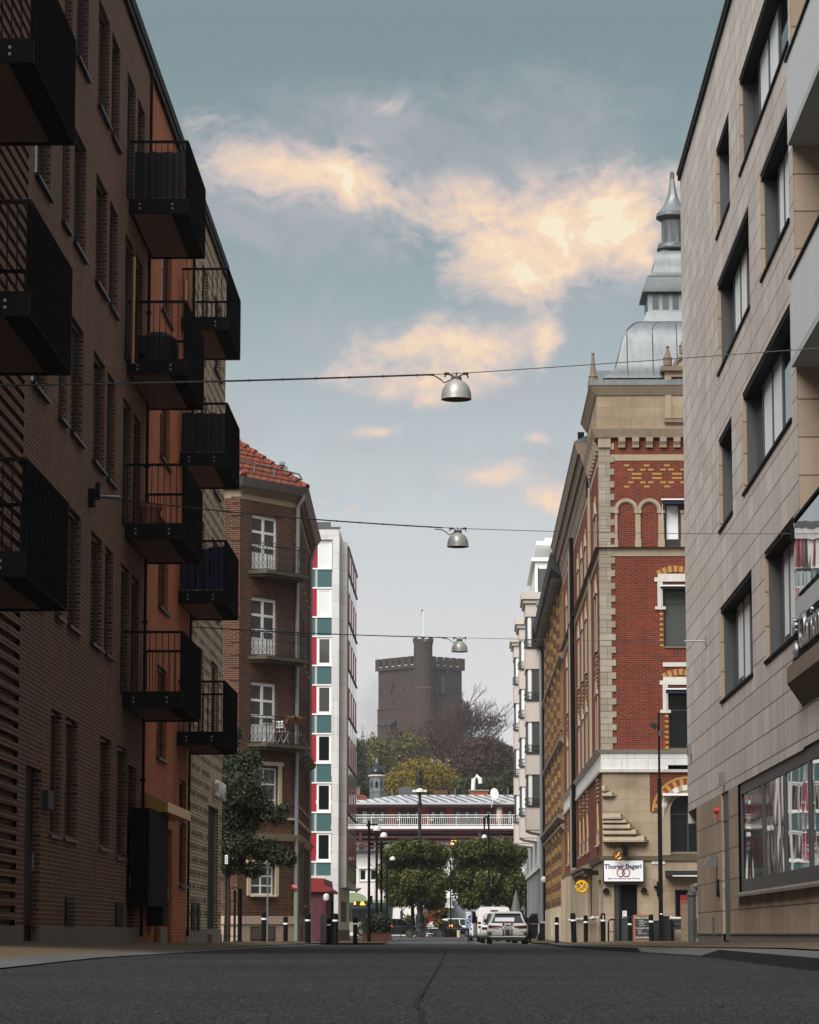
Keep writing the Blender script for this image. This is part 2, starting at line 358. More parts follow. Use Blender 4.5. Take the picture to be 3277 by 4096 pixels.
# clouds: soft banks given by direction and elevation, torn by noise
wv = noise(n, tc, 9, 6, .6)
wx = node(n, 'ShaderNodeTexNoise', Scale=9.0, Detail=5.0, Roughness=.6); n.links.new(tc, wx.inputs['Vector'])
wsep = n.nodes.new('ShaderNodeSeparateColor'); n.links.new(wx.outputs['Color'], wsep.inputs[0])
az = mth('ADD', mth('DIVIDE', sep.outputs['X'], mth('MAXIMUM', sep.outputs['Y'], .05)), mth('MULTIPLY_ADD', wsep.outputs[0], .035, -.0175))
ev = mth('ADD', el, mth('MULTIPLY_ADD', wsep.outputs[1], .030, -.015))
front = mth('GREATER_THAN', sep.outputs['Y'], .05)
def bank(lst):
    tot = None
    for px, py, rx, ry, s in lst:
        d = ray(px, py); c0 = d.x / d.y; e0 = d.normalized().z
        a = mth('DIVIDE', mth('SUBTRACT', az, c0), rx * 1.06 / FPX); b_ = mth('DIVIDE', mth('SUBTRACT', ev, e0), ry * 1.12 / FPX)
        g = mth('MULTIPLY', mth('POWER', 2.718, mth('MULTIPLY', mth('ADD', mth('MULTIPLY', a, a), mth('MULTIPLY', b_, b_)), -1.0)), s)
        tot = g if tot is None else mth('ADD', tot, g)
    return mth('MULTIPLY', tot, front)
warm = bank([(1120, 715, 285, 95, .85), (1390, 775, 140, 95, .85), (2060, 895, 380, 135, 1.0), (2480, 860, 310, 180, 1.12), (2080, 1090, 290, 95, .85), (1760, 1365, 280, 72, .92), (1930, 1450, 140, 90, .85), (1690, 1575, 170, 68, .76), (1420, 1480, 140, 60, .6), (2195, 1335, 65, 78, .92), (2190, 1470, 48, 66, .6),
             (1990, 1955, 150, 52, 1.15), (2235, 2035, 160, 44, 1.1), (1540, 1748, 105, 25, .78), (2170, 1795, 58, 25, .66), (1500, 445, 120, 45, .45), (2450, 620, 55, 45, .45), (820, 530, 100, 45, .4), (1430, 2055, 40, 16, .6)])
cool = bank([(1150, 780, 480, 240, .95), (2100, 720, 600, 260, .75), (1500, 470, 300, 90, .6), (1250, 1330, 130, 110, .5), (1750, 1500, 420, 160, .7), (2350, 1100, 500, 250, .6), (2150, 1950, 350, 120, .5), (960, 1700, 170, 130, .7), (1400, 2020, 300, 90, .35), (1500, 1800, 320, 80, .4), (2250, 330, 450, 160, .3), (1500, 2880, 160, 130, .8), (2300, 1700, 250, 160, .4)])
cvx = n.nodes.new('ShaderNodeCombineXYZ'); n.links.new(az, cvx.inputs[0]); n.links.new(mth('MULTIPLY', ev, 1.45), cvx.inputs[1]); cvx.inputs[2].default_value = .37; cv_ = cvx.outputs[0]
tex = node(n, 'ShaderNodeTexNoise', Scale=38.0, Detail=10.0, Roughness=.64, Distortion=.6); n.links.new(cv_, tex.inputs['Vector'])
t2 = node(n, 'ShaderNodeTexNoise', Scale=120.0, Detail=8.0, Roughness=.65, Distortion=.3); n.links.new(cv_, t2.inputs['Vector'])
tt = mth('ADD', mth('MULTIPLY', tex.outputs['Fac'], .72), mth('MULTIPLY', t2.outputs['Fac'], .28))
tn = mth('MULTIPLY_ADD', tt, 2.6, -1.3)
def torn(g, k, amp): return mth('ADD', g, mth('MULTIPLY', mth('MULTIPLY', tn, amp), mth('MINIMUM', mth('MULTIPLY', g, k), 1.0)))
cf = ramp(n, torn(cool, 2.2, 1.0), (.12, 0), (.9, .62))
wd = torn(warm, 2.6, 1.25)
wf = ramp(n, wd, (.10, 0), (.42, .42), (1.05, .93))
base = mixc(n, cf, base, [K * x for x in (.47, .465, .50)])
hot = ramp(n, mth('MULTIPLY_ADD', wd, .75, mth('MULTIPLY_ADD', tn, .35, 0.0)), (.15, (.69, .60, .60)), (.45, (.86, .67, .58)), (.75, (.95, .71, .52)), (1.05, (1.0, .79, .55)), (1.5, (1.0, .87, .66)))
hot = mixc(n, 1.0, hot, (K, K, K), 'MULTIPLY')
base = mixc(n, wf, base, hot)
n.links.new(base, bg.inputs['Color']); bg.inputs['Strength'].default_value = WS
sl = bpy.data.lights.new('sun', 'SUN'); so = bpy.data.objects.new('sun', sl); COL.objects.link(so)
sl.energy = 1.9; sl.angle = R(40); sl.color = (1, .97, .93)
a_, e_ = R(SUN_ROT), R(SUN_EL)
sd = Vector((math.sin(a_) * math.cos(e_), math.cos(a_) * math.cos(e_), math.sin(e_)))
so.rotation_euler = sd.to_track_quat('Z', 'Y').to_euler()
VS = SC.view_settings; VS.view_transform = 'Standard'; VS.look = 'None'; VS.gamma = 1; VS.exposure = EXPO
CY = SC.cycles; CY.use_denoising = True; w.cycles.sampling_method = 'MANUAL'; w.cycles.sample_map_resolution = 512; CY.max_bounces = 6; CY.diffuse_bounces = 3; CY.glossy_bounces = 3; CY.volume_bounces = 0; CY.sample_clamp_indirect = 4
# ------------------------------------------------------------------ ground, road, pavements
g = MB('earth')
ys = [-60, 0, 22, 40, 76, 114, 136, 180, 260, 340, 1250]
for a, b in zip(ys, ys[1:]):
    for x0, x1 in ((-900, -60), (-60, 60), (60, 900)): g.poly([(x0, a, zr(a) - .05), (x1, a, zr(a) - .05), (x1, b, zr(b) - .05), (x0, b, zr(b) - .05)])
struct('ground', g)
def strip(mat, rows):        # rows of (y, x0, z0, x1, z1)
    mb = MB(mat)
    for (y, a, za, b, zb), (y2, c, zc, d, zd) in zip(rows, rows[1:]): mb.poly([(a, y, za), (b, y, zb), (d, y2, zd), (c, y2, zc)])
    return mb
YS = [-60, 0, 5, 10, 15, 18, 22, 28, 34, 40, 48, 56, 66, 76, 84, 92, 100, 108, 114, 119]
struct('road', strip('asphalt', [(y, interp(y, XL) - .3, zr(y), interp(y, XR) + .3, zr(y)) for y in YS]))
struct('crossing_strip', strip('cobble', [(y, -8, zr(y) + .004, 4.2, zr(y) + .004) for y in (118.6, 120, 122.5)]))
YF = [122.4, 130, 136, 150, 180, 220, 262]
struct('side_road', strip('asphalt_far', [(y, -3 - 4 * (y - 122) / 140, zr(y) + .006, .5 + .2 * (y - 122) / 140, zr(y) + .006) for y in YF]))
struct('parking_lane', strip('cobble', [(y, .4 + .2 * (y - 122) / 140, zr(y) + .002, 3.4, zr(y) + .002) for y in YF]))
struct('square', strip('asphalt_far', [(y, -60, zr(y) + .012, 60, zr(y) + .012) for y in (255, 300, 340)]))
def pave(y): e = interp(y, XL); return e
lp = MB('paver')
for a, b in zip(YS, YS[1:]):
    for s0, s1 in ((0, 1), (1, 8)):
        P = []
        for y, s in ((a, s0), (b, s0), (b, s1), (a, s1)):
            e = interp(y, XL) - .28; x = e + (-6.12 - e) * min(s, 1) - max(0, s - 1) * 5; P.append((x, y, zg(x, y)))
        lp.poly(P)
struct('pavement', lp)
ke = MB('flagstone')
for a, b in zip(YS, YS[1:]):
    ke.poly([(interp(a, XL), a, zr(a) + .008), (interp(b, XL), b, zr(b) + .008), (interp(b, XL) - .29, b, zr(b) + .03), (interp(a, XL) - .29, a, zr(a) + .03)])
struct('kerb', ke)
rp = MB('paver'); rk = MB('flagstone')
YR = [y for y in YS]
def kh(y): return .012 if 24 < y < 39 else .062
YR = sorted(YS + [21.5, 24.5, 38.5, 41])
for a, b in zip(YR, YR[1:]):
    P = lambda y, o, z=None: (interp(y, XR) + o, y, z if z is not None else zg(interp(y, XR) + o, y))
    A, B = zr(a) + kh(a), zr(b) + kh(b)
    rk.m('asphalt_crack').poly([P(a, 0, zr(a) - .02), P(a, .02, A), P(b, .02, B), P(b, 0, zr(b) - .02)])
    rk.m('flagstone').poly([P(a, .02, A), P(a, .5, zr(a) + .066), P(b, .5, zr(b) + .066), P(b, .02, B)])
    for s0, s1 in ((.5, 2.6), (2.6, 40)): rp.poly([P(a, s0), P(a, s1), P(b, s1), P(b, s0)])
struct('kerb', rk); struct('pavement', rp)
for xa, xb in ((-60, None), (None, 60)):
    rows = []
    for y in (119, 122.4, 136, 150, 180, 220, 262):
        e = -3 - 4 * (y - 119) / 140
        rows.append((y, xa, zr(y) + .06, e, zr(y) + .06) if xb is None else (y, 3.25, zr(y) + .06, xb, zr(y) + .06))
    struct('pavement', strip('paver', rows))
ck = MB('asphalt_crack'); random.seed(3)
px = [(1785, 3795), (1772, 3830), (1765, 3850), (1750, 3880), (1715, 3935), (1690, 3975), (1672, 4000), (1668, 4030), (1690, 4050), (1685, 4075), (1700, 4110)]
pr = None
for k, (a, b) in enumerate(px):
    d = ray(a, b); Y = 5
    for _ in range(60): Y = d.y * ((zr(Y) - CZ) / d.z)
    x = d.x * (Y / d.y); q = (x, Y, zr(Y) + .004); wd = Y * (8 if k > 4 else 4) / FPX
    if pr: ck.poly([(pr[0] - pr[3], pr[1], pr[2]), (pr[0] + pr[3], pr[1], pr[2]), (q[0] + wd, q[1], q[2]), (q[0] - wd, q[1], q[2])])
    pr = (*q, wd)
struct('road_crack', ck)

# loose grit and raised aggregate of the worn asphalt close to the camera
import numpy as np
def grit(n_, seed):
    m, nn, b = nt('aggregate'); b.inputs['Roughness'].default_value = .9; b.inputs['Specular IOR Level'].default_value = .15
    g_ = nn.nodes.new('ShaderNodeNewGeometry'); nn.links.new(ramp(nn, g_.outputs['Random Per Island'], (0, (.008, .008, .008)), (.5, (.0115, .012, .0125)), (.8, (.019, .02, .021)), (.98, (.042, .042, .042))), b.inputs['Base Color'])
    rg = np.random.default_rng(seed); dr = rg.uniform(34, 380, n_); Y = FPX * .165 / dr; X = (rg.uniform(-60, 3340, n_) - VPX) / FPX * Y
    xl = np.interp(Y, [a for a, _ in XL], [b_ for _, b_ in XL]); xr = np.interp(Y, [a for a, _ in XR], [b_ for _, b_ in XR]); k = (X > xl) & (X < xr); X, Y = X[k], Y[k]
    Z = np.array([zr(y) for y in Y]) - .0005; n2 = len(X); s_ = (.0014 + .0024 * rg.random(n2) ** 2) * (1 + Y / 14); h = s_ * rg.uniform(.35, .8, n2) ; a = rg.uniform(0, 6.28, n2)
    V = np.zeros((n2, 5, 3))
    for j in range(4): t = a + j * 1.5708 + rg.uniform(-.4, .4, n2); r = s_ * rg.uniform(.7, 1.3, n2); V[:, j, 0] = X + r * np.cos(t); V[:, j, 1] = Y + r * np.sin(t) * 1.3; V[:, j, 2] = Z
    V[:, 4, 0] = X + rg.uniform(-.4, .4, n2) * s_; V[:, 4, 1] = Y; V[:, 4, 2] = Z + h
    F = np.array([[0, 1, 4], [1, 2, 4], [2, 3, 4], [3, 0, 4]]); L = (np.arange(n2)[:, None, None] * 5 + F[None]).reshape(-1)
    me = bpy.data.meshes.new('asphalt_grit'); me.vertices.add(n2 * 5); me.vertices.foreach_set('co', V.ravel()); me.loops.add(len(L)); me.loops.foreach_set('vertex_index', L); me.polygons.add(n2 * 4); me.polygons.foreach_set('loop_start', np.arange(0, len(L), 3)); me.materials.append(m); me.update(calc_edges=True)
    o = bpy.data.objects.new('asphalt_grit', me); COL.objects.link(o); o['kind'] = 'stuff'
grit(42000, 4)
# ------------------------------------------------------------------ shared building pieces
def window(par, O, U, N, op, depth, fm='dark_frame', pm='pane', sill='sill_metal', fw=.05, mull=(), bars=(), label=None, so=.05, pd=.03, sash=True):
    O, U, N = Vector(O), Vector(U), Vector(N); Z = Vector((0, 0, 1)); a, b, c, d = op[:4]
    f = MB(fm)
    def bar(u0, u1, z0, z1, d0, d1): f.obox(O + U * u0 + Z * z0 - N * d0, U * (u1 - u0), N * (d0 - d1), Z * (z1 - z0))
    D0, D1 = depth - .004, depth - .06
    bar(a, a + fw, c, d, D0, D1); bar(b - fw, b, c, d, D0, D1); bar(a + fw, b - fw, c, c + fw, D0, D1); bar(a + fw, b - fw, d - fw, d, D0, D1)
    for m in mull: u = a + (b - a) * m; bar(u - fw * .6, u + fw * .6, c + fw, d - fw, D0, D1 - .003)
    for t in bars: z = c + (d - c) * t; bar(a + fw, b - fw, z - fw * .4, z + fw * .4, D0, D1 + .006)
    w = f.build('window', par)
    if label: w['label'] = label
    p = MB(pm); p.obox(O + U * (a + fw) + Z * (c + fw) - N * (depth - .008), U * (b - a - 2 * fw), N * pd, Z * (d - c - 2 * fw)); p.build('pane', w)
    if sill:
        s = MB(sill); k = Vector(O + U * (a - .02) + Z * (c - .015) - N * (depth - .07)); t = depth - .07 + so
        s.prism([k + Z * .03, k + N * t, k + N * t - Z * .05, k - Z * .03], U * (b - a + .04)); s.build('sill', w)
    return w
WX = -6.1
def Ly(px, py): return fx(px, py, WX)[0]
yj0, yj1, yj2 = Ly(97, 1526), Ly(597, 300), 66.55
YE = 76.0; RT = 17.0
O_, U_, N_ = (WX, 0, 0), (0, 1, 0), (1, 0, 0)
lv = [4.89 + 3.02 * k for k in range(4)]
cols = [(Ly(125, 1526), Ly(188, 1526)), (44.55, Ly(267, 1500)), (Ly(272.6, 2250), Ly(321.5, 2250)), (Ly(363, 2300), Ly(409, 2300)), (Ly(419.6, 2300), Ly(453, 2300))]
doorc = [(Ly(484, 2300), Ly(518, 2300)), (Ly(528, 2300), Ly(557, 2300))]
ops = [(a, b, z, z + 1.84) for a, b in cols for z in lv]
dops = [(a, b, z - .52, z + 1.84) for a, b in doorc for z in lv]
gops = [(Ly(203, 3000), Ly(245, 3000), 1.62, 3.46), (Ly(259.7, 3000), Ly(311, 3000), 1.62, 3.46), (Ly(398.7, 3100), Ly(442.6, 3100), 1.60, 3.46), (Ly(467.6, 3150), Ly(507, 3150), 1.5, 3.46)]
ddr = [(Ly(100, 3300), Ly(161, 3300), .05, 2.5), (Ly(509, 3300), Ly(543, 3300), .0, 3.2)]
A = thing('apartment_building', (WX - 6, 50, 0), 'dark brown brick apartment block nearest on the left, with ribbed corner and black balconies', 'building')
w = MB('dark_brick'); w.wall(O_, U_, N_, yj0, yj1, .26, RT, ops + dops + gops + [(a, b, .26, d) for a, b, c, d in ddr], .14)
w.box(WX - 12, WX - .16, 28, yj1, RT - .3, RT - .02)
w.poly([(WX - 12, 28, 0), (WX, 28, 0), (WX, 28, RT), (WX - 12, 28, RT)])
w.build('wall', A)
rb = MB('dark_brick'); rb.wall((WX - .05, 0, 0), U_, N_, 28, yj0 - .02, .26, RT, [], .1)
z = .34
while z < RT - .1:
    rb.box(WX - .049, WX + .03, 28, yj0 - .05, z, z + .10); z += .19
rb.build('ribbed_wall', A)
jt = MB('black_metal'); jt.box(WX - .1, WX + .012, yj0 - .05, yj0, .1, RT); jt.build('wall_joint', A)
def plinth(par, y0, y1, x=WX, mat='plinth'):
    p = MB(mat); ys_ = [y0 + (y1 - y0) * k / 6 for k in range(7)]
    for a, b in zip(ys_, ys_[1:]):
        p.poly([(x + .012, a, zr(a) - .2), (x + .012, b, zr(b) - .2), (x + .012, b, .262), (x + .012, a, .262)])
        p.poly([(x - .12, a, .262), (x + .012, a, .262), (x + .012, b, .262), (x - .12, b, .262)])
    for y in (y0, y1 - .03): p.box(x - .4, x + .0115, y, y + .03, -.5, .2615)
    p.build('plinth', par)
plinth(A, 28, ddr[0][0]); plinth(A, ddr[0][1], yj1)
def roofedge(par, y0, y1, wire=True):
    c = MB('black_metal'); c.box(WX - .4, WX + .10, y0, y1, RT - .02, RT + .13); c.box(WX + .04, WX + .07, y0, y1, RT - .16, RT - .022); c.build('roof_edge', par)
    if wire:
        t = MB('wire'); t.tube([(WX + .07, y0, RT + .24), (WX + .07, y1, RT + .24)], .012, 5); y = y0 + .3
        while y < y1: t.tube([(WX + .07, y, RT + .13), (WX + .07, y, RT + .25)], .012, 4); y += 1.05
        t.build('lightning_wire', par)
roofedge(A, 28, yj1)
for o in ops: window(A, O_, U_, N_, o, .14, pm='pane_dark', so=.07)
for o in gops: window(A, O_, U_, N_, o, .14, pm='pane_dark', so=.04)
for o in dops: window(A, O_, U_, N_, o, .14, pm='pane_dark', sill=None, mull=(.5,))
def slab_door(par, X, o, lab=None, depth=.16, mat='black_metal'):
    d = MB(mat); d.box(X - depth, X - depth + .05, o[0], o[1], o[2], o[3]); d.box(X - depth + .05, X - depth + .07, o[0] + .15, o[1] - .15, o[2] + .3, o[3] - .9)
    q = d.build('door', par); h = MB('steel'); h.box(X - depth + .05, X - depth + .1, o[1] - .16, o[1] - .13, o[2] + 1.0, o[2] + 1.25); h.build('handle', q); return q
for o in ddr: slab_door(A, WX, o)
def louvre(par, y0, y1, z0, z1, X=WX):
    v = MB('black_metal'); v.box(X - .02, X + .015, y0, y1, z0, z1); k = z0 + .05
    while k < z1 - .04: v.prism([(X + .015, y0 + .03, k), (X + .045, y0 + .03, k), (X + .015, y0 + .03, k + .035)], (0, y1 - y0 - .06, 0)); k += .06
    v.build('louvre_vent', par)
louvre(A, Ly(258, 3700), Ly(294, 3700), .27, .72); louvre(A, Ly(459, 3700), Ly(489, 3700), .27, .70)
bx = MB('plastic_dark'); bx.box(WX, WX + .09, Ly(167, 3290), Ly(190, 3290), 1.95, 2.22); bx.build('wall_box', A)
# red brick middle part
B = thing('apartment_building', (WX - 6, 62, 0), 'narrow orange-red brick house section between dark brown and tan brick on the left', 'building')
rops = [(Ly(635, 2300), Ly(676, 2300), 3.66 + 3.03 * k, 5.5 + 3.03 * k) for k in range(4)]
r2 = [(Ly(719, 3180), Ly(746, 3180), 2.84, 3.46), (Ly(719, 3380), Ly(746, 3380), 1.2, 2.56), (59.6, 60.7, -.15, 2.3), (62.2, 63.2, -.15, 2.3)]
w = MB('orange_brick'); w.wall((WX - .01, 0, 0), U_, N_, yj1, yj2, -.4, RT, rops + r2, .14); w.box(WX - 12, WX - .16, yj1, yj2, RT - .3, RT - .02); w.build('wall', B); roofedge(B, yj1, yj2)
for o in rops + r2[:2]: window(B, (WX - .01, 0, 0), U_, N_, o, .14, pm='pane_dark', so=.07)
for o in r2[2:]: slab_door(B, WX, o, depth=.15)
plinth(B, 60.75, 62.15)
dp = MB('black_metal'); dp.tube([(WX + .05, yj1 + .02, .1), (WX + .05, yj1 + .02, RT)], .035, 6)
for z in (3, 6, 9, 12, 15): dp.box(WX, WX + .1, yj1 - .03, yj1 + .07, z, z + .05)
dp.build('downpipe', B)
dp = MB('black_metal'); dp.tube([(WX + .03, yj2, .1), (WX + .03, yj2, RT)], .03, 6); dp.build('downpipe', B)
cn = MB('brass'); Xo = -5.6
cn.box(WX + .005, Xo, 57.0, 61.8, 2.44, 2.63)
cn.prism([(WX + .005, 57.05, 2.634), (Xo - .05, 57.05, 2.634), (WX + .005, 57.05, 2.84)], (0, 4.7, 0)); cn.build('door_canopy', B)
pb = MB('black_mesh'); pb.box(WX + .02, -5.74, 55.0, 58.2, .66, 2.43); pb.box(WX + .02, WX + .3, 58.25, 59.2, .3, 2.43); pb.build('porch_screen', B)
# tan part
D = thing('apartment_building', (WX - 6, 72, 0), 'tan brick end section with dotted brickwork at far end of left block', 'building')
tops = [(72.4, 74.5, z, z + 1.84) for z in lv] + [(68.9, 70.3, z - .52, z + 1.84) for z in lv]
tdoor = (Ly(832, 3400), Ly(873, 3400), .12, 3.2)
w = MB('tan_brick'); w.wall(O_, U_, N_, yj2, YE, .2, RT, tops + [tdoor], .14)
w.wall((WX, YE, 0), (-1, 0, 0), (0, 1, 0), 0, 12, -.4, RT, [], .1)
w.box(WX - 12, WX - .16, yj2, YE - .16, RT - .3, RT - .02); w.build('wall', D); roofedge(D, yj2, YE)
flat('recess_shade', (.05, .036, .024), .9); dots = MB('recess_shade'); random.seed(2); z = .55; row = 0  # thin dark plates put the shade of recessed brick holes into colour
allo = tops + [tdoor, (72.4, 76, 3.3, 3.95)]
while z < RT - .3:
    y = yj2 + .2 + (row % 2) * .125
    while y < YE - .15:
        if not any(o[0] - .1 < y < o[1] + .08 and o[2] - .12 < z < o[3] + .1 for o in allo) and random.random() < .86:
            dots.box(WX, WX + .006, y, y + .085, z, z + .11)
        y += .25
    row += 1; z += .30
dots.build('recess_dots', D)
for o in tops[:4]: window(D, O_, U_, N_, o, .14, pm='pane_dark', mull=(.5,), so=.07)
for o in tops[4:]: window(D, O_, U_, N_, o, .14, pm='pane_dark', sill=None)
slab_door(D, WX, tdoor); plinth(D, yj2, YE); louvre(D, 67.6, 68.6, .22, .85); louvre(D, 69.0, 69.8, .22, .85)
sm = MB('stone_dark'); sm.box(WX - .1, WX + .12, tdoor[0], tdoor[1], -.1, .14); sm.build('door_step', D)
text('SWIM', .62, 'white_sign', D, (WX + .10, 74.3, 3.62), FACE_R, .045, 'wall_lettering', xs=1.5)
# balconies
def balcony(par, y0, y1, zb, xo=-5.0, screen=False):
    zf, zt = zb + .29, zb + 1.38; x0 = WX
    f = MB('black_metal'); f.box(x0 + .002, xo, y0, y0 + .05, zb, zf); f.box(x0 + .002, xo, y1 - .05, y1, zb, zf); f.box(x0 + .004, xo - .02, y0 + .05, y1 - .05, zf - .1, zf - .03)
    b = f.build('balcony', par)
    s = MB('soffit'); s.poly([(x0 + .06, y0 + .06, zb + .03), (xo - .30, y0 + .06, zb + .03), (xo - .30, y1 - .06, zb + .03), (x0 + .06, y1 - .06, zb + .03)]); s.build('soffit', b)
    q = MB('black_mesh'); q.box(xo - .30, xo - .045, y0 + .05, y1 - .05, zb + .004, zb + .05); q.box(xo - .04, xo, y0 + .052, y1 - .052, zb, zt)
    y = y0 + .1
    while y < y1 - .06: q.box(xo, xo + .012, y, y + .02, zb + .02, zt - .01); y += .11
    q.build('side_panel', b)
    for yy in (y0 + .02, y1 - .03):
        r = MB('black_metal'); r.box(x0 + .004, xo - .001, yy - .015, yy + .03, zt - .045, zt); n_ = 9
        for k in range(n_ + 1):
            x = x0 + .03 + (xo - .05 - x0 - .03) * k / n_; r.box(x, x + .014, yy, yy + .014, zf, zt - .045)
        r.build('railing', b)
    for x in (x0 + .2, xo - .28):
        for z in (zb + .10, zb + .18): bo = MB('steel'); bo.tube([(x, y0 - .02, z), (x, y0, z)], .018, 8); bo.build('bolt', b)
    return b
for z in (4.03, 7.06, 10.08): balcony(A, 33.9, 37.65, z + .16)
for z in (4.0, 7.04, 10.05, 13.05): balcony(A, 53.55, 57.3, z + .16, -5.02)
for z in (3.97, 7.0, 10.0, 12.98): balcony(D, 63.9, 67.4, z + .16, -5.08)
def screen(y, z, x0, x1, h, lab, mat='fabric_dark', slant=0, pleat=0):
    s = MB(mat); n_ = 24
    for k in range(n_):
        a, b = x0 + (x1 - x0) * k / n_, x0 + (x1 - x0) * (k + 1) / n_
        o = lambda t: y + .012 * math.sin(t * 40) * (1 + pleat)
        hz = lambda t: h + slant * (t - x0) / (x1 - x0) + .012 * math.sin(t * 23)
        s.prism([(a, o(a), z), (b, o(b), z), (b, o(b), z + hz(b)), (a, o(a), z + hz(a))], (0, .012, 0))
    return tag(s.build('privacy_screen'), lab, 'privacy screen', 'dark screens tied inside balcony railings')
screen(53.6, 13.52, -6.0, -5.08, .86, 'black fabric screen tied behind the railing of the topmost large balcony')
screen(63.97, 10.47, -6.06, -5.13, .86, 'black fabric screen with sagging top inside the upper small balcony beside tan brick', slant=-.02)
screen(63.97, 7.47, -6.06, -5.13, .84, 'pleated blue-grey curtain screen inside a small balcony below the black one', 'blue_cloth', .1, 2)
pt = MB('terracotta'); pt.lathe([(.16, 0), (.19, .3), (.225, .42), (.24, .42), (.24, .48), (.21, .48), (.20, .40)], (-5.72, 54.2, 7.42), 18)
tag(pt.build('plant_pot', smooth=True), 'large terracotta pot standing on a railed balcony above the lowest one', 'plant pot')
cv = MB('fabric_dark'); cv.lathe([(.36, 0), (.37, .4), (.34, .62), (.2, .72), (.05, .74)], (-5.62, 54.4, 10.42), 14)
cv.box(-5.98, -5.55, 54.1, 54.6, 10.7, 11.05); tag(cv.build('covered_barbecue', smooth=True), 'bulky black covered barbecue on a balcony with bare railings', 'barbecue')
for x, y, z0, z1, lab in ((-5.98, 53.45, 10.4, 12.35, 'slim copper-coloured pole at wall side of balcony holding covered barbecue'), (-5.06, 53.75, 10.4, 12.0, 'slim copper-coloured pole at outer corner of balcony holding covered barbecue'), (-6.0, 64.2, 13.4, 15.1, 'slim copper-coloured pole on the topmost small balcony')):
    p = MB('copper_pipe'); p.tube([(x, y, z0), (x, y, z1)], .03, 8); p.lathe([(.036, -.02), (.036, .02)], (x, y, z1), 8); p.lathe([(.05, 0), (.05, .02)], (x, y, z0), 8); tag(p.build('pole'), lab, 'pole', 'copper-coloured poles on balconies')
# ------------------------------------------------------------------ dark brick corner house
PA, PB, PC = Vector((-8.39, 112.0, 0)), Vector((-6.42, 114.8, 0)), Vector((-6.66, 129.6, 0))
CU = (PB - PA).normalized(); CN = Vector((CU.y, -CU.x, 0)); CL = (PB - PA).length
SU = (PC - PB).normalized(); SN = Vector((SU.y, -SU.x, 0)); SL = (PC - PB).length
def fpl(px, py, O, U, N):
    d = ray(px, py); c = Vector((0, 0, CZ)); t = (O - c).dot(N) / d.dot(N); p = c + d * t
    return (p - O).dot(U), p.z
H = lambda u, v: (800 + u / 1.797, 1700 + v / 1.797)
H2 = lambda u, v: (800 + u / 1.96, 2800 + v / 1.96)
def crect(f, a, b, c, d):      # photo rectangle -> opening on the chamfer
    u0, z1 = fpl(*f(a, b), PA, CU, CN); u1, z0 = fpl(*f(c, d), PA, CU, CN); return (u0, u1, z0, z1)
C = thing('corner_house', (-9, 116, 0), 'dark red-brown brick corner house with tiled hip roof, white French doors and iron balconies', 'building')
cd_ = [crect(H, 375, 640, 560, 1062), crect(H, 372, 1232, 555, 1670), crect(H, 368, 1842, 550, 2290)]
cw = [crect(H2, 490, 540, 600, 880), crect(H2, 395, 1300, 585, 1532)]
cb = [crect(H2, 388, 1775, 582, 1885)]
cw[0] = (cd_[2][0] + .1, cd_[2][1] + .1, 4.55, 6.35); EZ = 16.98
w = MB('corner_brick'); w.wall(PA, CU, CN, 0, CL, .78, EZ - .55, cd_ + cw, .16)
sops = [(u, u + 1.0, z, z + 1.9) for u in (1.6, 4.4, 7.2, 10.0, 12.6) for z in (5.1, 8.0, 11.0, 14.0)] + [(u, u + 1.1, 1.3, 3.1) for u in (2.6, 6.0, 9.4)]
w.wall(PB, SU, SN, 0, SL, .78, EZ - .55, sops, .16)
w.wall((PA.x - 9, PA.y, 0), (1, 0, 0), (0, -1, 0), 0, 9, .78, EZ - .55, [], .16); w.wall(PC, (-1, 0, 0), (0, 1, 0), 0, 8, 0, EZ - .55, [], .1)
random.seed(5); z = .9; k = 0
while z < EZ - .6:         # toothed corner bricks
    if k % 2: w.obox(PB - CU * .25 + Vector((0, 0, z)), CU * .27, CN * .03, (0, 0, .24))
    if k % 2 == 0: w.obox(PA + Vector((-.35, -.03, z)), (.36, 0, 0), (0, .06, 0), (0, 0, .24))
    z += .24; k += 1
w.build('wall', C)
def band(par, name, mat, z0, z1, out, out2=None, end=True):
    q = MB(mat); o2 = out if out2 is None else out2
    def pl(o, z):
        a = (CN.x * o, CN.y * o)
        k = .5 * o
        return [Vector((PA.x - 9, PA.y - o, z)), Vector((PA.x + o * .32, PA.y - o, z)), Vector((PB.x + o, PB.y - o * .35, z)), Vector((PC.x + o, PC.y + (o if end else 0), z)), Vector((PC.x - 8, PC.y + (o if end else 0), z)), Vector((PA.x - 9, PC.y, z))]
    A_, B_ = pl(out, z0), pl(o2, z1)
    q.poly(A_[::-1]); q.poly(B_)
    for i in range(6): j = (i + 1) % 6; q.poly([A_[i], A_[j], B_[j], B_[i]])
    return q.build(name, par)
band(C, 'plinth', 'pink_stone', -.6, .5, .05); band(C, 'plinth_cap', 'pink_stone', .5, .80, .10, .07)
band(C, 'frieze', 'stone', EZ - .55, EZ - .22, .015); band(C, 'dentil_course', 'stone_dark', EZ - .22, EZ - .1, .12, .22)
band(C, 'gutter', 'zinc', EZ - .1, EZ + .22, .30, .48)
band(C, 'string_course', 'cream_stone', 3.62, 3.86, .08, .26); band(C, 'sill_course', 'cream_stone', 4.42, 4.5, .10)
dn = MB('stone_dark')
for i in range(40): dn.obox(PA + CU * (i * CL / 40) + CN * .02 + Vector((0, 0, EZ - .32)), CU * .045, CN * .1, (0, 0, .10))
for i in range(60): dn.obox(PB + SU * (i * SL / 60) + SN * .02 + Vector((0, 0, EZ - .32)), SU * .12, SN * .1, (0, 0, .10))
dn.build('dentils', C)
rf = MB('roof_tile'); e = .42; zE = EZ + .2
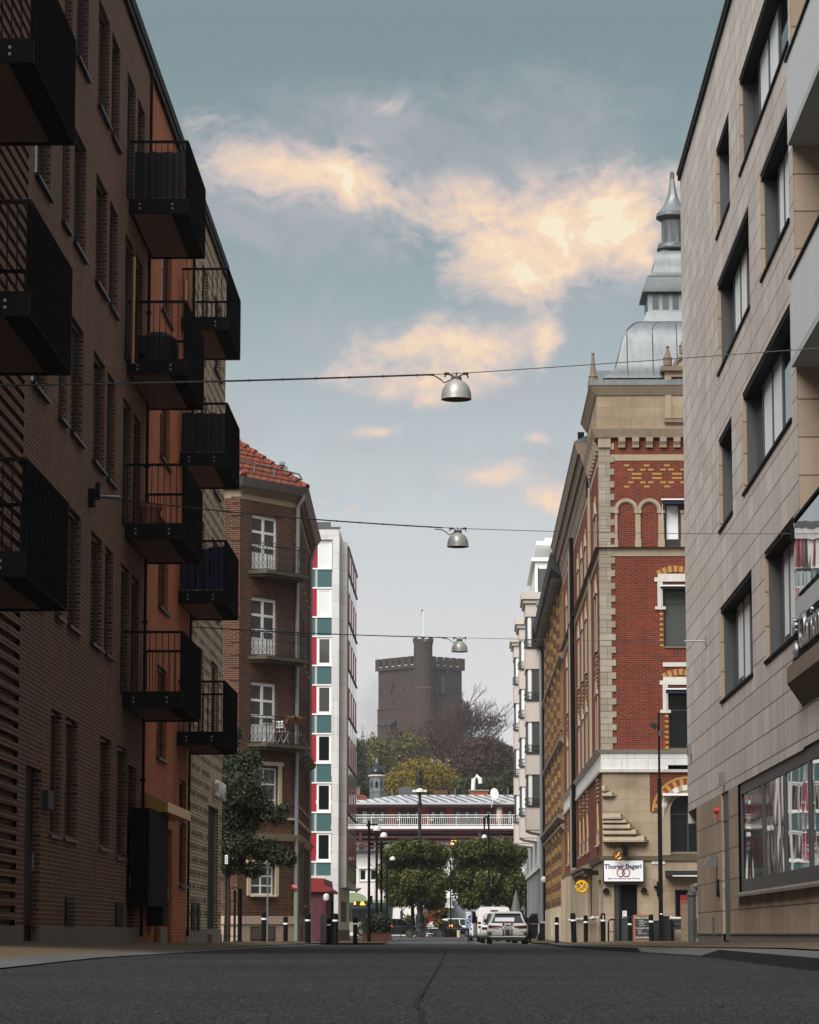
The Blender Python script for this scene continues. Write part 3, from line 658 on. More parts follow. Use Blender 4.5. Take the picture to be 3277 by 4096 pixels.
a, b, c = Vector((PA.x + .15, PA.y - e, zE)), Vector((PB.x + e, PB.y - .15, zE)), Vector((PC.x + e, PC.y + e, zE)); d_ = Vector((PA.x - 9, PA.y - e, zE)); P = Vector((-11.7, 119.2, 21.5)); Q = Vector((-11.7, 127, 21.5)); S_ = Vector((-17, 119.2, 21.5))
rf.poly([a, b, P]); rf.poly([b, c, Q, P]); rf.poly([d_, a, P, S_])
for p0, p1 in ((a, P), (b, P)):
    for k in range(16):
        q = p0.lerp(p1, k / 16); r_ = p0.lerp(p1, (k + .95) / 16); rf.tube([q + Vector((0, 0, .05)), r_ + Vector((0, 0, .02))], [.14, .11], 6)
for p0, p1, p2 in ((a, b, P), (d_, a, P)):
    for k in range(1, 15):
        l, r_ = p0.lerp(p2, k / 15) if p0 is a else d_.lerp(S_, k / 15), p1.lerp(P, k / 15); rf.tube([l + Vector((0, 0, .01)), r_ + Vector((0, 0, .01))], .045, 4)
rf.build('roof', C)
sg = MB('downpipe'); t0, t1 = a.lerp(P, .12), b.lerp(P, .06)
for k in (0, 1): sg.tube([t0 + Vector((-1, 0, .32)), t0 + Vector((0, 0, .32)), t1 + Vector((0, 0, .35)), t1 + Vector((.12, .15, .15))], .03, 5)
for k in range(4): q = t0.lerp(t1, k / 3.3); sg.tube([q, q + Vector((0, 0, .34))], .025, 4)
sg.build('snow_guard', C)
x0, zt = fy(1053, 1860, 119); x1, zb = fy(1150, 1935, 119)
dm = MB('zinc'); dm.prism([(x0 - 1.5, 118.9, zb - 1), (x1, 118.9, zb - 1), (x1, 118.9, zt - .14), (x1 - .05, 118.9, zt - .05), (x1 - .2, 118.9, zt), (x0 - 1.5, 118.9, zt)], (0, 2, 0)); dm.box(x1 - .32, x1 - .1, 118.8, 118.9, zt - .02, zt + .1); dm.box(x1 - .05, x1 + .03, 118.84, 118.9, zb - .5, zt - .1); dm.build('dormer', C)
for o in cd_:
    wd = window(C, PA, CU, CN, o, .16, 'white_paint', 'pane_mid', sill=None, fw=.12, mull=(.5,), bars=(.44, .70), so=.03)
    lp_ = MB('white_paint'); lp_.obox(PA + CU * (o[0] + .06) + Vector((0, 0, o[2] + .05)) - CN * .12, CU * (o[1] - o[0] - .12), CN * .03, (0, 0, .62)); lp_.build('door_panel', wd)
    ct = MB('curtain')
    for s in (.14, .62): ct.obox(PA + CU * (o[0] + (o[1] - o[0]) * s) + Vector((0, 0, o[2] + .72)) - CN * .127, CU * .28, CN * .004, (0, 0, o[3] - o[2] - .8))
    if o is not cd_[1]: ct.build('curtain', wd)
    ar = MB('corner_brick')
    for k in range(18):
        t = (k + .5) / 18 - .5; up = Vector((0, 0, 1)) + CU * t * .5; up.normalize()
        ar.obox(PA + CU * ((o[0] + o[1]) / 2 + t * (o[1] - o[0] + .25)) + Vector((0, 0, o[3] + .09 - t * t * .3)), CU * .075, CN * .02, up * .3)
    ar.build('brick_arch', C)
for o in cw:
    window(C, PA, CU, CN, o, .16, 'white_paint', 'pane_mid', 'cream_stone', fw=.07, mull=(.5,), bars=(.33, .66), so=.14)
    tr = MB('cream_stone')
    for u in (o[0] - .2, o[1] + .0): tr.obox(PA + CU * u + Vector((0, 0, o[2] - .02)), CU * .2, CN * .05, (0, 0, o[3] - o[2] + .1))
    tr.obox(PA + CU * (o[0] - .25) + Vector((0, 0, o[3] + .085)), CU * (o[1] - o[0] + .5), CN * .09, (0, 0, .14)); tr.build('window_surround', C)
for o in cb:
    bw = MB('dark_frame'); q = PA + CN * .052 + Vector((0, 0, o[2])); L_ = o[1] - o[0]
    bw.obox(q + CU * o[0], CU * L_, CN * .01, (0, 0, o[3] - o[2])); bw.m('wood')
    for s in (.04, .53): bw.obox(q + CU * (o[0] + L_ * s) + CN * .01 + Vector((0, 0, .05)), CU * L_ * .42, CN * .008, (0, 0, o[3] - o[2] - .1))
    bw.m('iron')
    for k in range(12): bw.obox(q + CU * (o[0] + L_ * k / 12) + CN * .02, CU * .015, CN * .012, (0, 0, o[3] - o[2]))
    bw.build('basement_window', C)
for o in sops: window(C, PB, SU, SN, o, .16, 'white_paint', 'pane', 'cream_stone', fw=.08, bars=(.66,), so=.08)
for o in sops[0:20:4]:
    cs = MB('stone_dark'); u = (o[0] + o[1]) / 2
    cs.prism([PB + SU * (u - .75) + Vector((0, 0, 7.0)), PB + SU * (u - .75) + SN * .32 + Vector((0, 0, 7.16)), PB + SU * (u - .75) + SN * .36 + Vector((0, 0, 7.3)), PB + SU * (u - .75) + Vector((0, 0, 7.34))], SU * 1.5); cs.build('window_hood', C)
cs = MB('stone_dark'); cs.prism([PB + SU * 1.2 + Vector((0, 0, 3.0)), PB + SU * 1.2 + SN * .2 + Vector((0, 0, 3.45)), PB + SU * 1.2 + SN * .34 + Vector((0, 0, 3.62)), PB + SU * 1.2 + Vector((0, 0, 3.62))], SU * .7)
cs.obox(PB + SU * 1.15 - Vector((0, 0, .3)), SU * .8, SN * .14, (0, 0, 3.3)); cs.build('stone_console', C); cs = MB('stone_dark'); cs.obox(PB + SU * 4.9 - Vector((0, 0, .3)), SU * .6, SN * .14, (0, 0, 3.9)); cs.build('stone_pier', C)
dp = MB('downpipe'); q = PB + Vector((.06, -.1, 0)); dp.tube([q + Vector((.2, 0, EZ)), q + Vector((.2, 0, EZ - .2)), q + Vector((0, 0, EZ - .5)), q + Vector((0, 0, 1.9))], .085, 8)
for k in range(1, 8): dp.tube([q + Vector((0, 0, 1.9 * k)), q + Vector((0, 0, 1.9 * k + .06))], .10, 8)
dp.m('pipe_green').tube([q + Vector((0, 0, 1.9)), q + Vector((0, 0, -.3))], .09, 8); dp.build('downpipe', C)
dp = MB('downpipe'); q = PC + Vector((.05, -.2, 0)); dp.tube([q + Vector((.2, 0, EZ)), q + Vector((0, 0, EZ - .8)), q + Vector((0, 0, -.3))], .085, 8); dp.build('downpipe', C)
def ironbalcony(o, zs):
    u0, u1 = max(.12, o[0] - .18), CL - .02; zt = zs + .34
    sl_ = MB('moss_slab'); pt = [PA + CU * u0, PA + CU * (u0 + .25) + CN * .72, PA + CU * (u1 - .12) + CN * .72, PA + CU * u1]
    sl_.prism([p + Vector((0, 0, zs)) for p in pt], (0, 0, .13)); pt2 = [PA + CU * (u0 + .1), PA + CU * (u0 + .33) + CN * .6, PA + CU * (u1 - .25) + CN * .6, PA + CU * (u1 - .1)]
    sl_.prism([p + Vector((0, 0, zs - .1)) for p in pt2], (0, 0, .1)); b = sl_.build('balcony', C)
    r = MB('iron'); Z = Vector((0, 0, 1)); zb = zs + .14; h = 1.02
    pts = [PA + CU * (u0 + .08), PA + CU * (u0 + .3) + CN * .66, PA + CU * (u1 - .2) + CN * .66, PA + CU * (u1 - .06)]
    for z in (zb + .03, zb + h - .12, zb + h): r.tube([p + Z * z for p in pts], .017, 4)
    for s0, s1 in zip(pts, pts[1:]):
        L_ = (s1 - s0).length; m = max(3, round(L_ / .17))
        for k in range(m):
            f0, f1 = s0.lerp(s1, k / m), s0.lerp(s1, (k + 1) / m)
            r.tube([f0 + Z * zb, f0 + Z * (zb + h)], .009, 4)
            for A0, A1 in ((f0, f1), (f1, f0)):
                r.tube([A0.lerp(A1, .5 - .5 * math.cos(2 * math.pi * (t / 8))) * 1.0 + Z * (zb + .05 + (h - .2) * t / 8) for t in range(9)], .007, 3)
    for p in pts: r.tube([p + Z * zb, p + Z * (zb + h + .1)], .02, 5)
    r.build('railing', b)
for o in cd_: ironbalcony(o, o[2] - .20)
def bchair(kind, u, lab, cat):
    t = MB('white_paint'); o = PA + CU * u + CN * .33 + Vector((0, 0, cd_[2][2] - .04))
    V = lambda a, b, c: o + CU * a + CN * b + Vector((0, 0, c))
    hw, hs = (.27, .72) if kind else (.19, .46)
    for s in (-.14, .14): t.tube([V(-hw, s, 0), V(hw, s, hs)], .014, 4); t.tube([V(hw, s, 0), V(-hw, s, hs + (0 if kind else .42))], .014, 4)
    for k in range(5): t.obox(V(-hw - .03, -.17 + k * .07, hs), CU * (2 * hw + .06), CN * .05, (0, 0, .02))
    if not kind:
        for k in range(3): t.obox(V(-hw - .01, -.16, hs + .15 + k * .1), CU * .02, CN * .32, (0, 0, .06))
    tag(t.build('folding_table' if kind else 'folding_chair'), lab, cat)
bchair(1, 1.45, 'white slatted folding table on the lowest iron balcony of the dark corner house', 'table'); bchair(0, 2.25, 'white folding chair with crossed legs beside small table on iron balcony', 'chair')
fb = MB('cor_ten'); fb.obox(PA + CU * 1.9 + CN * .68 + Vector((0, 0, cd_[2][2] + .72)), CU * .95, CN * .16, (0, 0, .17)); fb.m('leaf_orange'); random.seed(9)
for k in range(160):
    q = PA + CU * (1.9 + .95 * random.random()) + CN * (.68 + .16 * random.random()) + Vector((0, 0, cd_[2][2] + .89 + random.random() * .12)); v1 = Vector((random.uniform(-1, 1), random.uniform(-1, 1), random.uniform(-1, 1))) * .06; v2 = Vector((random.uniform(-1, 1), random.uniform(-1, 1), random.uniform(-1, 1))) * .04
    fb.poly([q - v1, q + v2, q + v1, q - v2])
tag(fb.build('flower_box'), 'brown flower box hung on the lowest iron balcony rail', 'flower box')
x, z = fy(1178, 3546, 114.5); ns = thing('house_number_sign', (x, 114.5, z), 'small red sign reading 92 on the corner downpipe', 'sign')
q = MB('sign_red'); q.box(x - .115, x + .115, 114.5, 114.52, z - .085, z + .085); q.build('plate', ns); text('92', .15, 'white_sign', ns, (x + .02, 114.495, z), FRONT, .004, xs=1.1)
# ------------------------------------------------------------------ white block with red and teal panels
WY, WXR = 171.0, fy(1356, 2800, 171)[0]; W = thing('office_block', (-10, 178, 0), 'white stone-clad modern block with red and teal window panels beyond the corner house', 'building')
ktop = [22.55 - 2.79 * k for k in range(7)]; xr0, xr1 = fy(1249, 2400, WY)[0], fy(1267, 2400, WY)[0]; xw0, xw1 = fy(1270, 2400, WY)[0], fy(1327, 2400, WY)[0]
w = MB('marble'); w.wall((0, WY, 0), (1, 0, 0), (0, -1, 0), -16, WXR, -.5, 23.25, [(-15.8, xw1 + .04, ktop[6] - 2.42, ktop[0] + .04)], .25)
w.wall((WXR, 0, 0), (0, 1, 0), (1, 0, 0), WY, 187.5, -.5, 23.2, [], .1); w.box(-16, WXR - .3, WY + .3, 187, 22.6, 22.9); w.build('wall', W)
ba = MB('render_grey'); ba.box(WXR, WXR + .42, 173, 187.5, 2.75, 22.3); ba.m('marble').box(WXR, WXR + .40, 172.1, 172.98, 2.75, 22.6); ba.build('side_bay', W)
for X_ in ():
    pass
for k, z in enumerate(ktop):
    for j, xo in enumerate((0, -1.55, -3.1, -4.65, -6.2)):
        p = MB('red_panel'); p.box(xr0 + xo, xr1 + xo, WY + .12, WY + .2, z - 1.58, z); p.build('red_panel', W)
        window(W, (xo, WY, 0), (1, 0, 0), (0, -1, 0), (xw0, xw1, z - 1.6, z), .2, 'white_paint', 'blind' if (k * 7 + j * 3) % 5 in (0, 2, 3) and k < 3 else 'pane_mid' if k < 4 else 'pane', sill=None, fw=.12)
        t = MB('teal_panel'); t.box(xr0 + xo + .3, xw1 + xo, WY + .14, WY + .2, z - 2.70, z - 1.68); t.box(xr0 + xo, xr0 + xo + .17, WY + .14, WY + .2, z - 2.70, z - 1.68)
        t.m('render_grey').box(xr0 + xo + .17, xr0 + xo + .3, WY + .12, WY + .2, z - 2.70, z - 1.68); t.m('white_paint').box(xr0 + xo - .06, xw1 + xo + .02, WY + .08, WY + .2, z - 1.68, z - 1.6); t.box(xr0 + xo - .06, xw1 + xo + .02, WY + .08, WY + .2, z - 2.79, z - 2.71); t.build('teal_panel', W)
    for y in (173.6, 177.2, 180.8, 184.2):
        p = MB('red_panel'); p.box(WXR + .42, WXR + .46, y, y + 1.6, z - 1.6, z); p.build('red_panel', W)
        p = MB('grey_glass'); p.box(WXR + .42, WXR + .45, y + 1.7, y + 3.1, z - 1.6, z); p.m('dark_frame').box(WXR + .44, WXR + .5, y, y + 3.1, z - 1.66, z - 1.6); p.build('window', W)
        p = MB('grey_glass'); p.box(WXR + .42, WXR + .44, y, y + 3.1, z - 2.65, z - 1.75); p.build('grey_panel', W)
rp_ = MB('zinc_dark'); rp_.box(-16, WXR - .5, WY - .05, WY + .1, 23.26, 23.6); rp_.box(-16, WXR + .05, WY - .06, WY + .3, 23.24, 23.32); rp_.box(WXR - .05, WXR + .5, 173, 187.5, 22.31, 22.45); rp_.build('roof_edge', W)
lw = MB('render_white'); lw.box(WXR + .001, WXR + .03, 171.2, 187, 0, 2.7); lw.m('plinth').box(WXR + .001, WXR + .06, 171.2, 187, -.5, .35); lw.m('iron')
for k in range(7): lw.box(WXR + .03, WXR + .05, 174 + k * 1.2, 174.5 + k * 1.2, .8, 2.0)
lw.build('ground_floor_side', W)
dr = MB('white_paint'); dr.box(fy(1298, 3600, WY)[0], fy(1320, 3600, WY)[0], WY - .05, WY - .001, -.3, 2.6); dq = dr.build('door', W); dr = MB('pane'); dr.box(fy(1301, 3600, WY)[0], fy(1316, 3600, WY)[0], WY - .06, WY - .051, .3, 2.4); dr.build('pane', dq)
K_ = thing('annex', (-8, 160, 0), 'low dark red annex with red tin roof between corner house and white block', 'building')
ax0, ax1 = -11.5, fy(1303, 3600, 158)[0]; q = MB('corner_brick'); q.box(ax0, ax1, 158, 168, -.5, 2.3); q.m('maroon').box(ax1 - .62, ax1 + .02, 157.96, 158, -.3, 2.2); q.build('wall', K_)
q = MB('red_tin'); q.prism([(ax0, 157.7, 2.3), (ax1 + .22, 157.7, 2.3), (ax1 + .22, 157.7, 2.42), (ax1 - .05, 157.7, 2.62), (ax1 - .1, 157.7, 3.0), (ax0, 157.7, 3.16)], (0, 10.5, 0)); q.build('roof', K_)
q = MB('maroon'); q.box(ax1 - .45, ax1 - .1, 157.9, 157.95, -.2, 1.8); q.build('door', K_)
gl = MB('lamp_white'); x, z = fy(1306, 3589, 157); gl.lathe([(.02, -.2), (.14, -.15), (.17, 0), (.14, .14), (.02, .2)], (x, 157, z), 12); gl.m('iron').box(x - .05, x + .02, 157, 157.9, z + .1, z + .16); tag(gl.build('wall_lamp', smooth=True), 'white globe lamp on the corner of the low red annex', 'lamp')
# ------------------------------------------------------------------ hotel on the right
HX = 5.4; HY1 = fx(2745, 2600, HX)[0]; HT = None
E4 = lambda u, v: (2677 + u / 1.797, v / 1.797); E5 = lambda u, v: (2677 + u / 1.54, 1200 + v / 1.54); E6 = lambda u, v: (2677 + u / 1.54, 2500 + v / 1.54); E7 = lambda u, v: (2650 + u / 2.156, 2900 + v / 2.156)
HT = fx(*E4(95, 1240), HX)[1]
def hrect(pl, pr, pb):       # far top corner, near edge pixel, far bottom corner
    yf, zt = fx(*pl, HX); yn = fx(*pr, HX)[0]; zb = fx(*pb, HX)[1]; return (yn, yf, zb, zt)
hw = [hrect(E4(500, 575), E4(858, 380), E4(500, 1285)), hrect(E4(335, 1080), E4(431, 1100), E4(335, 1735)),
      hrect(E4(345, 2035), E4(569, 1500), E5(295, 470)), hrect(E4(652, 1270), E4(858, 1200), E4(655, 2045)),
      hrect(E5(303, 862), E5(388, 1000), E5(303, 1440)), hrect(E5(450, 585), E5(750, 400), E5(450, 1210)),
      hrect(E5(313, 1895), E6(514, 100), E6(310, 480)), hrect(E5(585, 1560), E5(772, 1700), E6(590, 235))]
zrow = {}
for i, j in ((0, 1), (2, 3), (4, 5), (6, 7)):
    zb, zt = (hw[i][2] + hw[j][2]) / 2, (hw[i][3] + hw[j][3]) / 2
    for k in (i, j): hw[k] = (hw[k][0], hw[k][1], zb, zt)
gw = (38, fx(*E7(658, 1000), HX)[0], fx(*E7(680, 1440), HX)[1], fx(*E7(655, 500), HX)[1])
hd = (fx(*E7(574, 900), HX)[0], fx(*E7(512, 900), HX)[0], .02, fx(*E7(512, 575), HX)[1], .08)
BY1 = fx(*E5(770, 1000), 5.33)[0]    # far end of the bay with balconies
HO = thing('hotel', (HX + 5, 58, 0), 'pale beige stone-clad hotel with long ribbon windows along right kerb', 'building')
OO, HU, HN = (HX, 0, 0), (0, 1, 0), (-1, 0, 0)
ZB = 3.05
w = MB('cladding'); w.wall(OO, HU, HN, BY1, HY1, ZB, HT, hw, .3); w.wall(OO, HU, HN, 26, BY1, ZB, 5.6, [gw], .10)
w.wall((HX, HY1, 0), (1, 0, 0), (0, 1, 0), 0, 14, ZB - .3, HT, [], .1); w.box(HX + .4, HX + 14, 26, HY1 - .2, HT - .4, HT - .1); w.build('wall', HO)
w = MB('cladding_base'); yb = fx(*E7(300, 1200), HX)[0]
w.wall(OO, HU, HN, 26, yb, .16, ZB - .003, [gw, hd], .10); w.wall((HX, yb, 0), (1, 0, 0), (0, 1, 0), 0, 8, -.3, ZB, [], .1); w.build('ground_floor_wall', HO)
us = MB('jamb_stone'); us.box(HX + .01, HX + 8, yb, HY1 - .01, ZB - .02, ZB); us.build('overhang_soffit', HO)
pl = MB('plinth'); pl.box(HX - .012, HX + .1, 26, hd[0], -.4, .15); pl.box(HX - .012, HX + .1, hd[1], yb + .01, -.4, .15); pl.m('steel').box(HX - .03, HX - .01, 26, hd[0], .14, .165); pl.box(HX - .03, HX - .01, hd[1], yb, .14, .165); pl.build('plinth', HO)
re_ = MB('black_metal'); re_.box(HX - .06, HX + .4, 26, HY1 + .05, HT, HT + .14); re_.m('zinc').box(HX - .09, HX + .42, 26, HY1 + .06, HT + .14, HT + .2); re_.build('roof_edge', HO)
def ribbon(o, wide, k):
    dv = [] if not wide else [.22, .42, .62, .82]
    wn = window(HO, OO, HU, HN, o, .3, 'grey_frame', 'pane', None, fw=.09, mull=dv if wide else (.5,))
    s = MB('black_metal'); s.box(HX - .035, HX + .2, o[0] - .05, o[1] + .05, o[2] - .045, o[2] + .008); s.build('sill', wn)
    jm = MB('jamb_stone'); jm.box(HX - .001, HX + .075, o[1] - .008, o[1] - .002, o[2] + .013, o[3] - .003); jm.box(HX + .003, HX + .075, o[0] + .002, o[1] - .009, o[3] - .010, o[3] - .003); jm.build('window_jamb', wn)
    jm = MB('grey_frame'); jm.box(HX + .075, HX + .24, o[1] - .05, o[1] - .002, o[2] + .013, o[3] - .105); jm.build('metal_lining', wn)
    b = MB('black_metal'); b.box(HX + .02, HX + .26, o[0] + .002, o[1] - .008, o[3] - .10, o[3] - .002); b.build('soffit_box', wn)  # boxed reveal soffit; its dark underside is put into the black colour
    L = o[1] - o[0]
    for t0, t1, dz in (((.02, .2, 0), (.44, .6, .0), (.64, .8, .25)) if wide else ((.05, .45, 0),)):
        c = MB('blind'); c.box(HX + .250, HX + .258, o[0] + L * t0, o[0] + L * t1, o[2] + .1 + dz, o[3] - .12); c.build('pane_sheet', wn)  # plain white sheets over parts of the panes
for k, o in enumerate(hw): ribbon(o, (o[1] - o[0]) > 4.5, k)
gm = window(HO, OO, HU, HN, gw, .10, 'grey_frame', 'pane_wavy', None, fw=.24, mull=[(y - gw[0]) / (gw[1] - gw[0]) for y in [fx(*E7(u, 900), HX)[0] for u in (850, 1035, 1250)]])
s = MB('steel'); s.prism([(HX - .10, gw[0], gw[2] - .05), (HX + .1, gw[0], gw[2] + .01), (HX + .1, gw[0], gw[2] - .06), (HX - .10, gw[0], gw[2] - .10)], (0, gw[1] - gw[0] + .1, 0)); s.build('sill', gm)
d = MB('green_metal'); d.box(HX + .05, HX + .10, hd[0], hd[1], hd[2], 2.45); d.m('grey_frame').box(HX + .04, HX + .10, hd[0], hd[1], 2.46, hd[3]); dq = d.build('door', HO); d = MB('steel')
for z in (1.0, 1.05, 1.45): d.box(HX + .0, HX + .05, hd[1] - .2, hd[1] - .14, z, z + .03)
d.build('handle', dq)
for u0, v0, lab in ((445, 1700, 'x'), (296, 1705, 'y')):
    y, z = fx(*E7(u0, v0 + 45), HX); v = MB('steel'); v.box(HX - .02, HX + .001, y - .28, y, z - .24, z + .24); v.m('black_metal')
    for k in range(6): v.box(HX - .03, HX - .02, y - .25, y - .03, z - .2 + k * .07, z - .165 + k * .07)
    v.build('louvre_vent', HO)
# projecting bay with glass balconies at the right edge
bx = 5.31
bay = [(fx(*E4(875, 355), bx)[1], fx(*E4(878, 980), bx)[1]), (fx(*E4(875, 1995), bx)[1], fx(*E5(762, 400), bx)[1]), (fx(*E5(785, 1355), bx)[1], fx(*E5(785, 1860), bx)[1])]
for i, (zt, zb) in enumerate(bay):
    q = MB('render_grey'); q.box(bx, HX + 2.0, 30, BY1 - .03, zb - (.0 if i < 2 else .38), zb + (.10 if i < 2 else .02)); b = q.build('balcony', HO)
    q = MB('panel_grey' if i < 2 else 'pane_wavy'); y = 30.5
    while y < BY1 - .05: e = min(y + 1.6, BY1 - .05); q.box(bx, bx + .03, y, e - .015, zb + .11, zt); y += 1.6
    q.box(bx + .04, HX + .1, BY1 - .08, BY1 - .05, zb + .11, zt); q.build('parapet_panels', b)
    q = MB('black_metal'); q.box(bx - .03, bx + .05, 30, BY1 - .02, zt, zt + .05); q.build('handrail', b)
q = MB('jamb_stone'); q.wall((HX, BY1 - .035, 0), (1, 0, 0), (0, -1, 0), 0, 2.2, 5.6, HT, [], .1); q.build('loggia_jamb', HO)
q = MB('jamb_stone'); q.box(HX + 2.2, HX + 2.4, 26, BY1, 5.6, HT); q.build('loggia_wall', HO)
q = MB('pane_dark'); q.box(HX + 2.15, HX + 2.19, 30, BY1 - 1.2, 5.8, HT - 1); q.build('loggia_glazing', HO)
zs = bay[2][1] - .4; q = MB('stone_dark'); q.prism([(HX + .1, 30, zs - 1.3), (HX + .1, 30, zs - .02), (bx + .02, 30, zs - .02), (bx + .02, 30, zs - .62), (bx - .16, 30, zs - .64), (bx - .16, 30, zs - .9), (HX + .02, 30, zs - 1.3)], (0, BY1 - .04 - 30, 0)); q.build('bay_underside', HO)
sg = thing('hotel_sign', (bx, 46.0, zs), 'dark sign board with silver letters on the projecting bay of the hotel', 'sign')
y0 = fx(*E5(798, 1900), bx)[0]
q = MB('black_metal'); q.box(bx - .08, bx + .015, 40, y0, zs - .60, zs + .04); q.build('board', sg)
text('Clarion', .74, 'steel', sg, (bx - .09, y0 - .9, zs - .24), FACE_L, .03, align='LEFT', xs=1.25, bold=.012)
for t, dz in (('dine', .05), ('park', -.33)): text(t, .36, 'steel', sg, (bx - .09, y0 - .05, zs - .1 + dz), FACE_L, .03, align='LEFT', xs=.75, bold=.006)
# hotel wall fittings
def onwall(name, f, u, v, lab, cat, build):
    y, z = fx(*f(u, v), HX); q = MB(); build(q, y, z); return tag(q.build(name), lab, cat)
def _l(q, y, z):
    q.m('steel'); q.obox((HX - .001, y - .12, z - .12), (-.02, 0, 0), (0, .2, 0), (0, 0, .24)); pr = []
    for k in range(7): t = k / 6 * math.pi / 2; pr.append((.26 * math.cos(t), .22 * math.sin(t)))
    P = [(HX - .02, y, z + .12)] + [(HX - .02 - r_, y, z - .10 + h) for r_, h in pr[::-1]] + [(HX - .02, y, z - .10)]
    q.prism(P, (0, -.24, 0))
onwall('wall_lamp', E7, 470, 1180, 'grey half-dome lamp on the hotel wall beside the service door', 'lamp', _l)
def _a(q, y, z): q.m('sign_red'); q.tube([(HX, y, z), (HX - .07, y, z)], .075, 10); q.tube([(HX - .07, y, z), (HX - .1, y, z)], .05, 10); q.box(HX - .03, HX, y - .05, y + .03, z - .2, z - .08)
onwall('fire_alarm_bell', E7, 485, 738, 'small red alarm bell high on hotel wall near service door', 'alarm bell', _a)
def _b(q, y, z): q.m('steel'); q.box(HX - .14, HX, y - .08, y + .08, z - .13, z + .13); q.m('render_grey').box(HX - .15, HX - .14, y - .07, y + .07, z - .12, z + .12)
onwall('light_sensor', E7, 535, 465, 'small silver box fixed to hotel wall left of the big window', 'sensor box', _b)
def _c(q, y, z): q.m('steel'); q.box(HX - .10, HX, y - .16, y - .13, z - .13, z + .13); q.box(HX - .10, HX, y + .13, y + .16, z - .13, z + .13); q.box(HX - .1, HX, y - .13, y + .13, z + .1, z + .13); q.box(HX - .1, HX, y - .13, y + .13, z - .13, z - .1)
onwall('bracket_frame', E7, 250, 215, 'empty square metal bracket at far corner of the hotel wall', 'bracket', _c)
def _d(q, y, z): q.m('black_metal'); q.tube([(HX, y, z), (HX - .05, y, z)], .13, 12); q.box(HX - .04, HX, y - .06, y + .06, z - .05, z + .24)
onwall('intercom_panel', E7, 490, 1430, 'black round intercom panel beneath the half-dome lamp', 'intercom', _d)
# vent pipe at the hotel corner
x, _ = fy(2769, 3700, 76); vp = thing('vent_pipe', (x, 76, zg(x, 76)), 'stout grey metal vent pipe with elbow top at far corner of hotel', 'vent pipe')
z0 = zg(x, 76); zt = fy(2769, 3545, 76)[1]; r_ = .105
q = MB('pipe_metal'); q.tube([(x, 76, z0), (x, 76, zt - .22)], r_, 16); q.tube([(x, 76, zt - .22), (x, 76, zt - .12), (x + .05, 76.02, zt - .04), (x + .14, 76.05, zt)], [r_ * .98, r_ * .97, r_ * .95, r_ * .9], 16); q.build('pipe', vp, smooth=True)
q = MB('pipe_metal'); q.lathe([(.12, -.24), (.14, -.23), (.14, -.2), (.12, -.19)], (x, 76, zt), 16); q.build('collar', vp)
q = MB('grey_frame'); q.box(HX + .06, HX + .16, yb + .02, yb + .13, 0, ZB - .02); tag(q.build('corner_post'), 'slim grey post under overhanging hotel corner', 'post')
# ------------------------------------------------------------------ red brick bakery house with zinc tower
RY = 114.0
G1 = lambda u, v: (2000 + u / 2.156, 2000 + v / 2.156); G2 = lambda u, v: (2000 + u / 2.156, 2900 + v / 2.156); G3 = lambda u, v: (2200 + u / 1.96, 600 + v / 1.96); G4 = lambda u, v: (2400 + u / 1.361, 1350 + v / 1.361)
def gx(f, u, v=1000): return fy(*f(u, v), RY)[0]
def gz(f, v, u=1000): return fy(*f(u, v), RY)[1]
def frect(f, a, b, c, d): return (gx(f, a, b), gx(f, c, d), gz(f, d), gz(f, b))
RX = fy(2406, 2700, RY)[0]; RXE = RX + 12
B_ = thing('bakery_house', (RX + 6, 120, 0), 'red brick corner house with pale stone quoins and a grey zinc onion tower', 'building')
FO, FU, FN = (0, RY, 0), (1, 0, 0), (0, -1, 0); SO, SU_, SN_ = (RX, 0, 0), (0, 1, 0), (-1, 0, 0)
zwb0, zwb1 = gz(G2, 385), gz(G2, 215); zst0, zst1 = gz(G2, 1170), gz(G2, 1130); zsl0, zsl1 = gz(G1, 485), gz(G1, 410); zb0, zb1 = gz(G4, 668), gz(G4, 635); zc0, zc1 = gz(G4, 545), gz(G4, 500); za0, za1, za2 = gz(G4, 315), gz(G4, 265), gz(G4, 235); zbr = gz(G4, 598)
W1 = frect(G1, 1408, 750, 1600, 1262); W1 = (W1[0], W1[0] + .95, W1[2], W1[3]); W2 = (gx(G1, 1458, 2000), gx(G1, 1458, 2000) + .95, gz(G2, 205), gz(G1, 1640)); W3 = frect(G1, 1420, 30, 1560, 402)
WA = (gx(G2, 1470), gx(G2, 1470) + 1.3, gz(G2, 1100), gz(G2, 600)); WC = (gx(G2, 1505), gx(G2, 1505) + .8, gz(G2, 1670), gz(G2, 1420)); DO = frect(G2, 985, 1375, 1190, 1890); DO = (DO[0], DO[1], -.22, DO[3])
w = MB('red_brick'); w.wall(FO, FU, FN, RX, RXE, zwb1, zc0 + .1, [W1, W2, W3], .2)
w.wall((RX, 0, 0), SU_, SN_, RY, 156.5, zwb1, zc0 + .1, [], .2) if False else None
sop = []
for yc, wd in ((117.9, 1.5), (127.6, 1.1), (131.7, 1.1), (135.8, 1.1), (151, 1.1)):
    for z0, z1 in ((W3[2], W3[3] - .1), (W1[2] + .15, W1[3]), (W2[2], W2[3])): sop.append((yc - wd / 2, yc + wd / 2, z0, z1))
gop = [(yc - wd / 2, yc + wd / 2, zst1 + .5, 4.9) for yc, wd in ((117.9, 1.2), (127.6, .9), (131.7, .9), (135.8, .9), (151, .9))]
w.wall(SO, SU_, SN_, RY, 156.5, zwb1, zc0 + .1, sop, .2); w.wall(SO, SU_, SN_, RY + 1.0, 156.5, zst1, zwb0, gop, .25)
